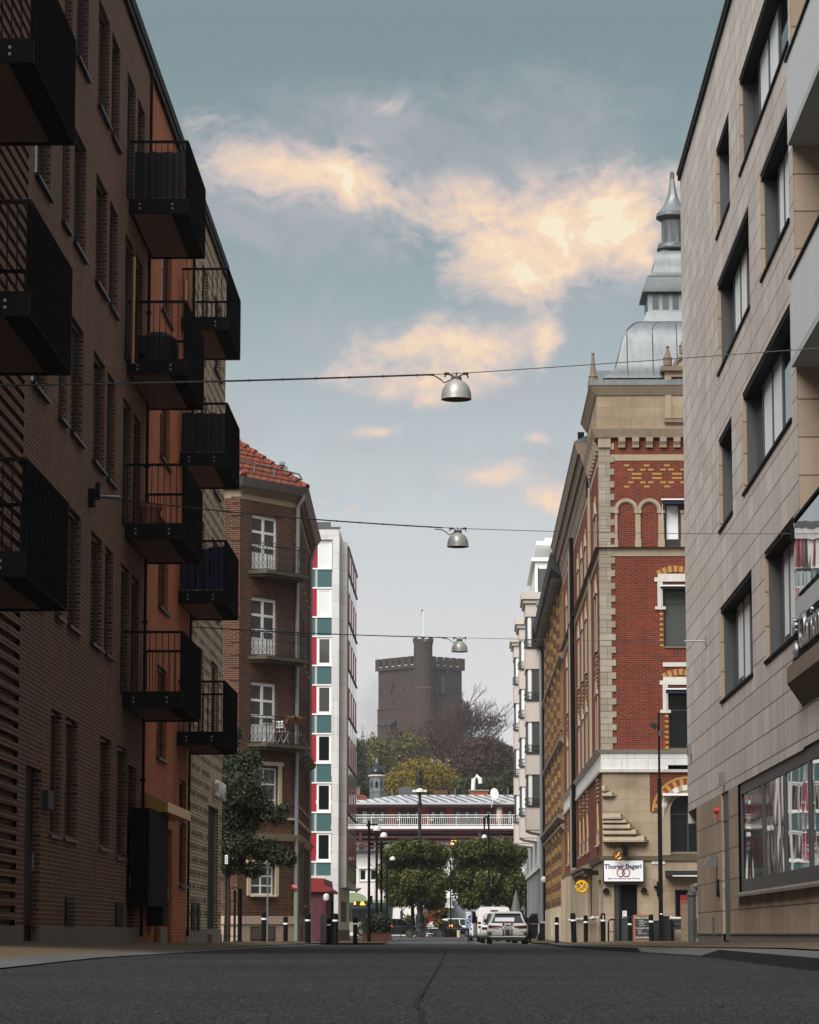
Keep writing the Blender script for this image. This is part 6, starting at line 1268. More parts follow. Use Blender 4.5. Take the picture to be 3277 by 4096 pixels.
q = MB('white_paint'); q.box(hx(258), hx(405), GY - .42, GY - .302, hzv(1102), hzv(1092)); q.box(hx(120), hx(225), GY - .42, GY - .302, hzv(1120), hzv(1100)); q.build('window_hood', GA)
q = MB('concrete'); q.box(hx(264), hx(302), GY - .6, GY - .302, hzv(955), hzv(912)); q.m('grey_frame').box(hx(269), hx(297), GY - .62, GY - .6, hzv(950), hzv(920)); tag(q.build('ventilation_box'), 'beige ventilation box on white wall under the gallery', 'ventilation box')
q = MB('lamp_glow'); x, z = fy(*H3(990, 902), GY - .5); q.box(x - .3, x + .3, GY - .6, GY - .4, z - .16, z + .16); q.m('dark_frame').box(x - .45, x - .3, GY - .6, GY - .3, z - .2, z + .2); tag(q.build('wall_lamp'), 'glowing orange lamp under the gallery above the clipped trees', 'lamp')
q = MB('render_grey'); q.box(hx(730), hx(975), GY - 4, GY - .31, hzv(1400), hzv(1325)); q.m('render_white').box(hx(720), hx(985), GY - 4.2, GY - 3.9, hzv(1405), hzv(1392)); q.m('red_panel').box(hx(790), hx(830), GY - 3, GY - .31, -.4, hzv(1405)); q.m('render_white').box(hx(735), hx(788), GY - 3, GY - .31, -.4, hzv(1405)); q.m('pane').box(hx(832), hx(940), GY - 2.9, GY - .31, -.3, hzv(1405)); q.build('shop_awning_front', GA)
q = MB('shop_grey'); q.box(hx(975), hx(1130), GY - .36, GY - .302, -.4, hzv(1345)); q.build('garage_door', GA)
q = MB('white_paint'); q.lathe([(.02, 0), (.06, .02), (.25, .12), (.42, .28), (.44, .3)], (0, 0, 0), 14); M_ = Matrix.Rotation(R(75), 4, 'X') @ Matrix.Rotation(R(25), 4, 'Y'); x, z = fy(*H3(1290, 535), GY - 2); q.v = [M_ @ Vector((p.x * 1.0, p.y * 1.3, p.z)) + Vector((x, GY - 2, z)) for p in q.v]; q.tube([(x + .1, GY - 1.9, z), (hx(1276), GY - 1.8, hzv(640))], .03, 5); q.tube([(x, GY - 2, z - .2), (x + .5, GY - 2.3, z - .3)], .02, 4); tag(q.build('satellite_dish'), 'white satellite dish on a thin pole above the gallery railing', 'satellite dish')
q = MB('render_pale'); x = hx(1337); q.lathe([(.05, 0), (.28, .5), (.3, 1.4), (.15, 2.3), (.02, 2.6)], (x, GY - 1, zfl), 9); tag(q.build('parasol', smooth=True), 'closed pale parasol standing on the red gallery', 'parasol')
def chim(u, v0, v1, hw_, Y, lab, mat='corner_brick', cap='roof_dark'):
    x, z1 = fy(*H4(u, v0), Y); z0 = fy(*H4(u, v1), Y)[1]; q = MB(mat); q.box(x - hw_, x + hw_, Y, Y + .8, z0 - 1.5, z1 - .15); q.m(cap).box(x - hw_ - .1, x + hw_ + .1, Y - .1, Y + .9, z1 - .15, z1); return q, x, z1, lab
for a in ((845, 1835, 1890, .6, 292, 'short brown brick chimney on the metal roof below the golden tree'),): q, *_ , lab = chim(*a); tag(q.build('chimney'), lab, 'chimney')
q, x, z, lab = chim(1185, 1860, 1890, .9, 292, 'rusty orange chimney block with a white bent pipe on the metal roof', 'wood_orange', 'concrete'); q.m('white_paint').tube([(x - .55, 292.2, z - .1), (x - .5, 292.2, z + 1.0), (x - .2, 292.2, z + 1.35), (x + .15, 292.2, z + 1.0), (x + .15, 292.2, z + .6)], .2, 7); tag(q.build('chimney'), lab, 'chimney')
x, z0 = fy(*H4(525, 1888), 291); z1 = fy(*H4(525, 1832), 291)[1]; xw = (fy(*H4(605, 1860), 291)[0] - x); q = MB('zinc_dark'); q.prism([(x - xw, 291, z0 - 1), (x + xw, 291, z0 - 1), (x + xw, 291, z0 + .3), (x + xw * .7, 291, z1 - .1), (x + xw * .4, 291, z1), (x - xw * .4, 291, z1), (x - xw * .8, 291, z1 - .15), (x - xw, 291, z0 + .5)], (0, 3, 0)); tag(q.build('roof_hatch'), 'dark grey rounded roof hatch on the metal roof left of the ornate pole', 'roof hatch')
for u, lb in ((388, 'thin vent stub on metal roof between onion turret and rounded hatch'), (968, 'thin vent stub on metal roof right of the short brick chimney'), (1453, 'thin vent stub on the metal roof right of the satellite dish')):
    x, z = fy(*H4(u, 1890), 288.5); q = MB('steel'); q.tube([(x, 288.5, z - .6), (x, 288.5, z + .45)], .05, 6); tag(q.build('vent_stub'), lb, 'vent pipe', 'vent stubs on the metal roof')
# house with onion turret and tiled roof behind
flat('onion_black', (.03, .032, .034), .3, .4, .2); OY = 310.0; OT = thing('turret_house', (fy(*H4(248, 1900), OY)[0], OY, 0), 'red tiled house with black onion-domed corner turret behind metal roof', 'building'); ox = fy(*H4(248, 1800), OY)[0]; oz = lambda v: fy(*H4(248, v), OY)[1]; om = OY / FPX / 2.3
q = MB('roof_tile'); xa = fy(*H4(-60, 1900), OY + 2)[0]; xb = fy(*H4(178, 1900), OY + 2)[0]; q.prism([(xa - 8, OY + 1, oz(1940) - 2), (xb + .6, OY + 1, oz(1940) - .5), (xb - .6, OY + 3, oz(1893)), (xa - 8, OY + 3, oz(1893))], (0, .3, 0)); q.m('render_white').box(xa - 8, xb + 4, OY + 1.5, OY + 8, 0, oz(1950)); q.build('roof', OT)
q = MB('zinc'); q.lathe([(70 * om, oz(1990)), (70 * om, oz(1885)), (76 * om, oz(1882)), (76 * om, oz(1872)), (70 * om, oz(1870)), (68 * om, oz(1742))], (ox, OY, 0), 8, .39); q.build('drum', OT)
q = MB('pane_dark')
for k in range(8):
    a = k * math.pi / 4 + math.pi / 2; dx = Vector((math.cos(a), math.sin(a), 0)); sx = Vector((-dx.y, dx.x, 0)); P = [(-13, 1845), (13, 1845), (13, 1800), (8, 1788), (0, 1783), (-8, 1788), (-13, 1800)]
    q.prism([Vector((ox, OY, oz(v))) + dx * (66 * om) + sx * (u * om) for u, v in P], -dx * .1)
q.build('arched_openings', OT); q = MB('stone_white'); q.lathe([(66 * om, oz(1745)), (80 * om, oz(1738)), (80 * om, oz(1728)), (60 * om, oz(1724))], (ox, OY, 0), 16); q.build('cornice', OT)
q = MB('onion_black'); q.lathe([(60 * om, oz(1726)), (68 * om, oz(1712)), (68 * om, oz(1695)), (58 * om, oz(1672)), (38 * om, oz(1650)), (20 * om, oz(1632)), (12 * om, oz(1612)), (2 * om, oz(1600))], (ox, OY, 0), 16); q.build('onion_dome', OT, smooth=True); q = MB('concrete'); q.lathe([(12 * om, oz(1612)), (12 * om, oz(1575)), (14 * om, oz(1570)), (9 * om, oz(1568))], (ox, OY, 0), 8); q.build('finial', OT)
q, x, z, lab = chim(62, 1818, 1900, 30 * om, OY + 3, '', 'stone_dark'); q.v = [p - Vector((0, 0, 0)) for p in q.v]; q.build('chimney', OT)
# ------------------------------------------------------------------ lamps on wires
def dome(q, o, r, h, n_=18):
    o = Vector(o); P = [(r * math.cos(t) ** .75 if t < 1.5 else .06, h * math.sin(t)) for t in [math.pi / 2 * k / 10 for k in range(11)]]
    q.m('lamp_shade').lathe([(r * 1.02, -.02)] + [(max(a, .07), b) for a, b in P], o, n_)
    q.m('lamp_inside').lathe([(r * .97, -.022), (r * .95, -.021), (r * .5, -.0215)], o, n_)
def wirelamp(Y, uc, y0, y1, L, Rr, sagl, lab, la=None, ra=None):
    (lx, lz), (rx, rz) = L, Rr; m = Y / FPX; x, zb = fy(uc, y1, Y); r = (la) * m / 2; h = r * 1.18
    t = thing('wire_lamp', (x, Y, zb), lab, 'street lamp', 'lamps hung on wires across the street')
    q = MB(); dome(q, (x, Y, zb + r * .22), r, h); q.build('shade', t, smooth=True)
    q = MB('lamp_inside'); q.lathe([(r * .34, 0), (r * .36, r * .06), (r * .36, r * .24), (r * .3, r * .29)], (x, Y, zb + r * .22 + h - r * .05), 14); q.build('cap', t)
    zt = zb + r * .22 + h + r * .25; zw = zt + r * .2; q = MB('iron')
    q.tube([(x - r * .78, Y, zw - .04), (x - r * .62, Y, zw + .01), (x - r * .3, Y, zt + r * .06), (x, Y, zt - r * .02), (x + r * .3, Y, zt + r * .06), (x + r * .62, Y, zw + .01), (x + r * .8, Y, zw - .05)], r * .055, 6); q.tube([(x, Y, zt - r * .05), (x, Y, zt + r * .28)], r * .05, 6)
    for s in (-.64, .64): q.tube([(x + s * r - .03, Y, zw), (x + s * r + .03, Y, zw)], r * .1, 6)
    q.build('hanger', t)
    q = MB('cable'); k0 = x - r * 1.5; q.tube([(k0 - .12, Y, zw - .01), (k0, Y, zw - .02), (x - r * 1.1, Y, zw - r * .35), (x - r * .8, Y, zw - r * .62), (x - r * .34, Y, zt - r * .2)], r * .045, 5); q.build('feed_cable', t)
    w = thing('cable', (lx, Y, lz), lab.replace('lamp', 'wire with power lead', 1).replace('hung', 'holding the lamp', 1) if False else None, 'cable', 'wires across the street')
    q = MB('wire'); n_ = 16
    def wz(xx): s = (xx - lx) / (rx - lx); return (lz + (zw - lz) * (xx - lx) / (x - lx) if xx < x else zw + (rz - zw) * (xx - x) / (rx - x)) - sagl * (math.sin(math.pi * ((xx - lx) / (x - lx))) if xx < x else math.sin(math.pi * ((xx - x) / (rx - x))) * .5)
    P = [(lx + (rx - lx) * k / 40, Y, wz(lx + (rx - lx) * k / 40)) for k in range(41)]; q.tube(P, .0055, 5); q.build('wire', w)
    q = MB('cable'); P = [(lx + (k0 - lx) * k / 30, Y - .012, wz(lx + (k0 - lx) * k / 30) - .004) for k in range(31)]; q.tube(P, .011, 5)
    for p in P[1::2]: q.box(p[0] - .006, p[0] + .006, Y - .028, Y + .006, p[2] - .016, p[2] + .016)
    q.build('power_lead', w); a = MB('black_metal')
    return t, w, (lx, lz), (rx, rz)
Yl = 33.8; l = fy(0, 1528, Yl); rr = fy(3277, 1378, Yl); sl_ = (rr[1] - l[1]) / (rr[0] - l[0])
t, w, _, _ = wirelamp(Yl, 1826, 1497, 1604, (-6.1, l[1] - .05), (HX, rr[1] + sl_ * (HX - rr[0])), .02, 'large grey bell lamp, highest of three hung on wires over the street', 122); w['label'] = 'highest wire across the street, carrying the largest bell lamp'
Yl = 48.5; l = fy(342, 1985, Yl); r2_ = fy(3183, 2135, Yl); t, w, L, _ = wirelamp(Yl, 1832, 2110, 2192, (-6.06, l[1]), (HX - .02, r2_[1]), .06, 'grey bell lamp, middle of three hung on wires over the street', 86); w['label'] = 'middle wire across the street, tied to black bracket on brick wall'
q = MB('black_metal'); q.box(-6.1, -6.0, Yl - .22, Yl + .05, L[1] - .18, L[1] + .1); q.box(-6.0, -5.93, Yl - .1, Yl + .1, L[1] - .05, L[1] + .22); q.m('steel').tube([(-5.98, Yl, L[1]), (-5.6, Yl, L[1] - .012)], .022, 6); q.build('wall_bracket', w)
q = MB('black_metal'); q.box(HX - .06, HX + .01, Yl - .08, Yl + .08, r2_[1] - .1, r2_[1] + .1); q.build('wall_bracket', w)
Yl = 66.3; l = fy(700, 2516, Yl); r3 = fy(2833, 2565, Yl); t, w, _, R_ = wirelamp(Yl, 1839, 2562, 2611, (-6.08, l[1] + .05), (HX - .02, r3[1]), .03, 'pale bell lamp, lowest of three hung on wires, in front of the castle', 65); w['label'] = 'lowest wire across the street, in front of the castle'
q = MB('steel'); q.tube([(HX - .5, Yl, R_[1]), (HX - .02, Yl, R_[1])], .02, 6); q.box(HX - .05, HX + .01, Yl - .06, Yl + .06, R_[1] - .1, R_[1] + .1); q.build('wall_bracket', w)
# ------------------------------------------------------------------ street lamps on posts
def postlamp(px, ytop, Y, hx_, hy, hw_, lab):
    x = fy(px, 3700, Y)[0]; z0 = zg(x, Y); zt = fy(px, ytop, Y)[1]; t = thing('street_lamp', (x, Y, z0), lab, 'street lamp', 'post lamps with white shades'); m = Y / FPX
    q = MB('black_metal'); q.tube([(x, Y, z0 - .1), (x, Y, z0 + 1.2), (x, Y, z0 + 1.25), (x, Y, zt)], [.09, .09, .07, .065], 8); q.tube([(x - .12, Y, zt - .25), (x, Y, zt - .2)], .07, 6); ax = fy(hx_, 3300, Y)[0]; za = fy(px, hy, Y)[1]; r = hw_ * m / 2
    q.tube([(x, Y, zt - .18), (ax, Y, zt - .18)], .04, 6); q.tube([(ax, Y, zt - .18), (ax, Y, za + r * .9)], .06, 6); q.build('post', t)
    q = MB('lamp_white'); q.lathe([(r, -r * .3), (r * 1.0, -.02), (r * .93, r * .35), (r * .72, r * .7), (r * .4, r * .92), (r * .12, r)], (ax, Y, za), 16); q.m('lamp_inside').lathe([(r * .97, -r * .305), (r * .4, -r * .303)], (ax, Y, za), 16); q.build('lamp_shade', t, smooth=True)
postlamp(1476, 3283, 150, 1509, 3318, 33, 'black post lamp with white shade, tallest and nearest of the left row'); postlamp(1507, 3330, 164, 1536, 3344, 30, 'black post lamp with white shade, second of the left row from the tallest'); postlamp(1526, 3362, 188, 1550, 3390, 26, 'black post lamp with white shade, third of the left row from the tallest'); postlamp(1549, 3416, 216, 1571, 3437, 23, 'black post lamp with white shade, lowest and farthest of the left row'); postlamp(1957, 3258, 215, 1938, 3349, 22, 'black post lamp with white shade on right, before the right linden')
q = MB('black_metal'); x, z = fy(1482, 3598, 149.6); q.box(x - .13, x + .1, 149.5, 149.9, z - .22, z + .18); tag(q.build('junction_box'), 'black box strapped to tallest post lamp of left row', 'box')
Y = 236; x = fy(1680, 3700, Y)[0]; z0 = zr(Y); op = lambda v: fy(1680, v, Y)[1]; t = thing('ornate_lamp_post', (x, Y, z0), 'tall ornate black iron post with spiky crown and white lamp heads in middle of square', 'street lamp')
q = MB('iron'); q.lathe([(.42, z0 - .1), (.42, z0 + .5), (.3, z0 + .7), (.34, z0 + 1.6), (.22, z0 + 1.9), (.26, op(3615)), (.17, op(3600)), (.2, op(3500)), (.27, op(3492)), (.27, op(3485)), (.15, op(3478)), (.14, op(3400)), (.19, op(3392)), (.13, op(3360)), (.12, op(3230)), (.2, op(3215)), (.1, op(3200)), (.12, op(3160)), (.22, op(3148)), (.12, op(3135)), (.2, op(3120)), (.1, op(3105)), (.13, op(3090)), (.04, op(3080)), (.02, op(3054))], (x, Y, 0), 8); q.build('post', t)
q = MB('iron')
for k in range(8):
    a = k * math.pi / 4
    for z in (3140, 3115, 3092): dx = Vector((math.cos(a), math.sin(a), 0)); b = Vector((x, Y, op(z))); q.tube([b + dx * .1, b + dx * .32 + Vector((0, 0, .12)), b + dx * .22 + Vector((0, 0, .5))], [.04, .035, .01], 4)
q.build('crown_spikes', t)
for s, r in ((0, .36), (-.44, .17), (.44, .17)):
    q = MB('lamp_white'); q.lathe([(r, 0), (r * .9, r * .4), (r * .5, r * .75), (.05, r * .85)], (x + s, Y - .4, op(3169) + (0 if s == 0 else .02)), 12); q.build('lamp_head', t, smooth=True)
Y = 262; x, z = fy(1426, 3558, Y); q = MB('black_metal'); q.tube([(x, Y, zr(Y)), (x, Y, z - .15)], .06, 6); q.m('render_pale').lathe([(.1, -.2), (.25, -.1), (.45, .08), (.47, .12), (.3, .13)], (x, Y, z), 14); tag(q.build('bowl_lamp'), 'pink bowl-shaped uplight lamp above the green bus', 'street lamp')
q = MB('black_metal'); Y = 232; x, z1 = fy(1803, 3440, Y); q.tube([(x, Y, zr(Y)), (x, Y, z1)], .06, 6); tag(q.build('pole'), 'thin black pole between the two clipped lindens', 'pole')
# ------------------------------------------------------------------ bollards
def bollard(px, Y, h, r, lab, tilt=0, num=None):
    x = fy(px, 3700, Y)[0]; z = zg(x, Y); t = thing('bollard', (x, Y, z), lab, 'bollard', 'black bollards with white bands'); q = MB('black_metal'); q.T = Matrix.Translation((x, Y, z)) @ Matrix.Rotation(tilt, 4, 'Y')
    q.lathe([(r, -.1), (r, h - .3), (r * .97, h - .29)], (0, 0, 0), 14); q.lathe([(r * .97, h - .225), (r, h - .22), (r, h - .08), (r * .93, h - .03), (r * .6, h), (.01, h + .005)], (0, 0, 0), 14); q.build('post', t, smooth=False)
    q = MB('white_sign'); q.T = Matrix.Translation((x, Y, z)) @ Matrix.Rotation(tilt, 4, 'Y'); q.lathe([(r * 1.012, h - .288), (r * 1.012, h - .226)], (0, 0, 0), 14); q.build('white_band', t)
    if num: text(num, .16, 'white_sign', t, (x, Y - r - .004, z + h - .14), FRONT, .003)
for a in ((1056.5, 109, 1.06, .095, 'black white-banded bollard in front of the basement window, leftmost on the pavement'), (1143, 111, .90, .085, 'short black white-banded bollard before pink stone plinth of the corner house'), (1231.5, 111.8, 1.08, .10, 'thick black white-banded bollard at street corner of dark brick house'), (1315, 121, .98, .085, 'shorter bollard of the close pair by the grey utility cabinet'), (1342, 112, 1.15, .105, 'taller bollard of the close pair by the grey utility cabinet'), (1421.6, 121, 1.02, .09, 'black white-banded bollard standing alone left of the leafy planter'),
          (2228, 118.5, 1.0, .08, 'black white-banded bollard before cream base of yellow house'), (2297, 109, 1.05, .095, 'leaning black white-banded bollard before stone shafts of bakery house', -.045), (2344, 117.5, 1.02, .085, 'black bollard between leaning one and the one with white number'), (2412.6, 110.5, 1.02, .09, 'black bollard with white figure 3, left of bakery door', 0, '3'), (2520, 112.8, .88, .075, 'short black bollard standing in the bakery doorway'), (2605, 111.5, .97, .085, 'black bollard half hidden behind chalkboard sign, right side')): bollard(*a)
# ------------------------------------------------------------------ pavement furniture, left
def post(px, ytop, Y, r, mat, lab, name='post', cat='post'):
    x = fy(px, 3700, Y)[0]; z = zg(x, Y); q = MB(mat); q.tube([(x, Y, z - .05), (x, Y, fy(px, ytop, Y)[1])], r, 8); q.lathe([(r * 1.7, z), (r * 1.7, z + .03)], (x, Y, 0), 8); return tag(q.build(name), lab, cat)
post(939, 3560, 101, .04, 'black_metal', 'thinner black post beside the street tree trunk'); post(960, 3555, 101.5, .07, 'black_metal', 'thicker black post beside the street tree trunk'); 
Yq = 106; x, z = fy(1071, 3530, Yq); t = thing('sign_post', (x, Yq, zg(x, Yq)), 'thin grey galvanised sign pole before the dark brick corner house', 'sign pole'); q = MB('steel'); q.tube([(x, Yq, zg(x, Yq)), (x, Yq, z + .8)], .03, 8); q.build('pole', t); q = MB('steel'); q.box(x - .05, x + .05, Yq - .05, Yq - .03, z + .5, z + .7); q.build('sign_plate', t)
Y = 99.6; x0, z0 = fy(897, 3705, Y); x1 = fy(966, 3705, Y)[0]; q = MB('black_metal'); q.tube([(x0, Y, zg(x0, Y)), (x0, Y, z0), (x1, Y, z0), (x1, Y, zg(x1, Y))], .025, 6); q.tube([(x0, Y, z0 - .32), (x1, Y, z0 - .32)], .015, 5); tag(q.build('tree_guard'), 'low black tube guard rail round the street tree trunk', 'tree guard')
x0, z0 = fy(900, 3456, 98); x1, z1 = fy(912, 3420, 98); q = MB('white_sign'); q.box(x0, x1, 98, 98.02, z0, z1); q.m('grey_frame')
for k in range(5): q.box(x0 + .015, x1 - .015, 97.995, 98, z0 + .05 + k * .045, z0 + .065 + k * .045)
q.m('black_metal').tube([((x0 + x1) / 2, 98.06, zg(x0, 98)), ((x0 + x1) / 2, 98.06, z1)], .025, 6); tag(q.build('parking_notice'), 'small white notice plate on a post at the street tree', 'sign')
Y = 128; x0, z0 = fy(1281, 3754, Y); x1, z1 = fy(1306, 3656, Y); q = MB('concrete'); zz_ = zg(x0, Y); q.box(x0, x1, Y, Y + .35, zz_, z1 - .03); q.m('render_grey').box(x0 - .015, x1 + .015, Y - .015, Y + .36, z1 - .03, z1); q.m('grey_frame').box(x0 + .06, x0 + .1, Y - .012, Y, zz_ + .5, zz_ + .6); q.box(x0 + .02, x1 - .02, Y - .004, Y, zz_ + .08, zz_ + .09); tag(q.build('utility_cabinet'), 'grey utility cabinet against the wall left of two bollards', 'utility cabinet'); q = MB('black_metal'); x, zt = fy(1328, 3605, 132); q.tube([(x, 132, zg(x, 132)), (x, 132, zt)], .05, 6); tag(q.build('post'), 'dark post behind the close pair of bollards', 'post')
def planter(px0, px1, Y, yt, lab, n_, sd):
    x0, x1 = fy(px0, 3700, Y)[0], fy(px1, 3700, Y)[0]; z = zg((x0 + x1) / 2, Y); zt = fy(px0, yt, Y)[1]; t = thing('planter', ((x0 + x1) / 2, Y, z), lab, 'planter', 'rusty steel planters at the kerb'); q = MB('cor_ten'); q.wall((0, Y, 0), (1, 0, 0), (0, -1, 0), x0, x1, z, z + .42, []); q.box(x0, x1, Y + .01, Y + 1.1, z, z + .40); q.box(x0 - .02, x1 + .02, Y - .02, Y + 1.12, z + .40, z + .44); q.build('box', t)
    h = (zt - z - .4) / 2; cx = (x0 + x1) / 2; w_ = (x1 - x0) / 2; leaves('leaf_street', [(cx, Y + .5, z + .4 + h, w_ * 1.05, .65, h), (cx - w_ * .5, Y + .3, z + .35 + h * .9, w_ * .6, .5, h * .9), (cx + w_ * .5, Y + .4, z + .35 + h * .9, w_ * .6, .5, h)], n_, .07, sd, 'foliage', t, shell=.2, rough=.5); q = MB('bark'); rnd = random.Random(sd)
    for k in range(16): a = rnd.uniform(x0 + .1, x1 - .1); q.tube([(a, Y + .5, z + .4), (a + rnd.uniform(-.2, .2), Y + .3 + rnd.uniform(-.3, .3), zt - rnd.uniform(0, .3))], .012, 3)
    q.build('stems', t)
planter(1450, 1550, 153, 3652, 'rusty steel planter with dense green shrubs beside tallest post lamp', 3600, 21); planter(1505, 1565, 158, 3660, 'rusty steel planter behind the nearer one, by the bicycle', 1500, 22)
def bike(x, Y, z, rz, lab, mat='black_metal', bw=False):
    t = thing('bicycle', (x, Y, z), lab, 'bicycle'); T = Matrix.Translation((x, Y, z)) @ Matrix.Rotation(rz, 4, 'Z'); r = .34
    for i, a in enumerate((-.52, .52)):
        q = MB('rubber'); q.T = T; q.tube([(a + r * math.cos(k), 0, r + r * math.sin(k)) for k in [2 * math.pi * j / 24 for j in range(25)]], .022, 5, cap=False); w = q.build('wheel', t)
        q = MB('steel'); q.T = T
        for j in range(10): k = math.pi * j / 10; q.tube([(a - r * math.cos(k), 0, r - r * math.sin(k)), (a + r * math.cos(k), 0, r + r * math.sin(k))], .003, 3)
        q.tube([(a + (r - .03) * math.cos(k), 0, r + (r - .03) * math.sin(k)) for k in [2 * math.pi * j / 20 for j in range(21)]], .01, 4, cap=False); q.build('rim', w)
    q = MB(mat); q.T = T; q.tube([(-.52, 0, r), (-.05, 0, .30), (.36, 0, .78), (.52, 0, r)], .018, 6); q.tube([(-.52, 0, r), (-.2, 0, .8), (-.05, 0, .3)], .016, 6); q.tube([(-.17, 0, .72), (.35, 0, .72)], .018, 6); q.build('frame', t)
    q = MB('steel'); q.T = T; q.tube([(.36, 0, .78), (.33, 0, .98)], .014, 5); q.tube([(.2, -.28, 1.0), (.38, -.18, 1.0), (.36, 0, .99), (.38, .18, 1.0), (.2, .28, 1.0)], .013, 5); q.build('handlebar', t); q = MB('rubber'); q.T = T; q.prism([(-.38, -.07, .88), (-.1, -.02, .9), (-.1, .02, .9), (-.38, .07, .88)], (0, 0, .05)); q.tube([(-.2, 0, .8), (-.22, 0, .88)], .014, 5); q.build('saddle', t)
x = fy(1578, 3700, 160)[0]; bike(x - .5, 160, zr(160) + .06, .15, 'black bicycle half hidden behind the leafy planter'); x = fy(1672, 3700, 226)[0]; bike(x, 226, zr(226), .4, 'dark bicycle leaning on the square, left of the two by ornate post'); x = fy(1735, 3700, 224)[0]; bike(x, 224, zr(224), -.3, 'dark bicycle on the square right of the ornate post', 'steel')
for px, w_, Y, h, mat, lab, nm in ((1647, .95, 240, .48, 'wood', 'wood-clad seat block on the square left of bicycles', 'seat_block'), (1745, .62, 240, .52, 'concrete', 'rounded concrete seat block on the square right of bicycles', 'seat_block'), (1800, 1.35, 243, .42, 'cor_ten', 'long low rusty bed edge before the dark blue car', 'planter_edge')):
    x = fy(px, 3700, Y)[0]; z = zr(Y); q = MB(mat); q.prism([(x - w_ / 2 * 1.06, Y, z), (x + w_ / 2 * 1.06, Y, z), (x + w_ / 2, Y, z + h * .8), (x + w_ / 2 - .05, Y, z + h), (x - w_ / 2 + .05, Y, z + h), (x - w_ / 2, Y, z + h * .8)], (0, .5, 0)); tag(q.build(nm), lab, 'seat block' if 'seat' in nm else 'planter edge')
x = fy(1835, 3700, 236)[0]; z = zr(236); q = MB('cream_stone'); q.lathe([(.13, z), (.14, z + .5), (.15, z + .52), (.15, z + .56), (.05, z + .57)], (x, 236, 0), 12); tag(q.build('litter_bin'), 'small pale cylindrical bin beside the blue parking sign', 'bin')
for px, v0, v1, Y, mat, lab, n_, sz, w_ in ((1756, 3612, 3668, 247, 'leaf_orange', 'orange-leaved shrub in front of the white car on the square', 900, .12, .75), (1697, 3650, 3700, 246, 'leaf_orange', 'yellow-orange shrub right of the ornate post base', 600, .1, .45), (1640, 3655, 3715, 244, 'leaf_linden', 'dark green shrub behind bicycles on the square', 700, .1, .6)):
    x, z1 = fy(px, v0, Y); z0 = fy(px, v1, Y)[1]; g = zr(Y); t = thing('shrub', (x, Y, g), lab, 'shrub'); q = MB('bark')
    for k in range(6): q.tube([(x + (k - 3) * .03, Y, g), (x + (k - 3) * .15, Y, z1 - .2)], .02, 4)
    q.build('stems', t); leaves(mat, [(x, Y, (z0 + z1) / 2, w_, .6, (z1 - z0) / 2), (x, Y, (g + z0) / 2 + .2, w_ * .7, .5, .5)], n_, sz, px, 'foliage', t, shell=.1, rough=.5)
for px, v0, v1, Y, mat, lab, r in ((2065, 3566, 3652, 228, 'green_metal', 'closed dark grey parasol right of the white van', .45), (1497, 3553, 3597, 268, 'render_pale', 'closed pale pink parasol behind the bus roof', .3)):
    x, z1 = fy(px, v0, Y); z0 = zr(Y); zc = fy(px, v1, Y)[1]; q = MB(mat); q.lathe([(r * .9, zc - .6), (r, zc), (r * .6, (zc + z1) / 2), (r * .2, z1 - .1), (.03, z1)], (x, Y, 0), 8); q.m('steel').tube([(x, Y, z0), (x, Y, z1 + .15)], .04, 6); tag(q.build('parasol'), lab, 'parasol')
Y = 150; x0, z1 = fy(1861, 3650, Y); x1, z0 = fy(1886, 3712, Y); xc = (x0 + x1) / 2; t = thing('parking_sign', (xc, Y, zg(xc, Y)), 'blue parking sign with white P and wheelchair symbol on thin pole', 'sign'); q = MB('black_metal'); q.tube([(xc, Y + .05, zg(xc, Y)), (xc, Y + .05, z1)], .03, 6); q.build('pole', t); H_ = z1 - z0
for i, (a, b) in enumerate(((.61, 1), (.235, .59), (0, .21))):
    q = MB('white_sign'); q.box(x0, x1, Y, Y + .03, z0 + H_ * a, z0 + H_ * b); q.m('sign_blue').box(x0 + .015, x1 - .015, Y - .006, Y - .0005, z0 + H_ * a + .015, z0 + H_ * b - .015); pq = q.build('sign_plate', t)
    zc = z0 + H_ * (a + b) / 2
    if i == 0: text('P', .42, 'white_sign', t, (xc, Y - .01, zc), FRONT, .003, bold=.02)
    if i == 2: text('2 tim', .15, 'white_sign', t, (xc, Y - .01, zc), FRONT, .003, bold=.003)
    if i == 1:
        q = MB('white_sign'); y = Y - .012; q.tube([(xc - .06, y, zc + .11), (xc - .04, y, zc), (xc + .06, y, zc), (xc + .1, y, zc - .1), (xc + .14, y, zc - .1)], .016, 4); q.tube([(xc - .05, y, zc + .06), (xc + .04, y, zc + .06)], .012, 4); q.tube([(xc - .07, y - .004, zc + .14), (xc - .07, y + .004, zc + .14)], .03, 8); q.tube([(xc + .0 - .09 * math.cos(k) , y, zc - .05 + .09 * math.sin(k)) for k in [-.9 + 3.6 * j / 12 for j in range(13)][::-1]][0:0] or [(xc - .01 + .09 * math.cos(k), y, zc - .05 + .09 * math.sin(k)) for k in [2.2 + 3.9 * j / 12 for j in range(13)]], .014, 4); q.build('wheelchair_symbol', t)
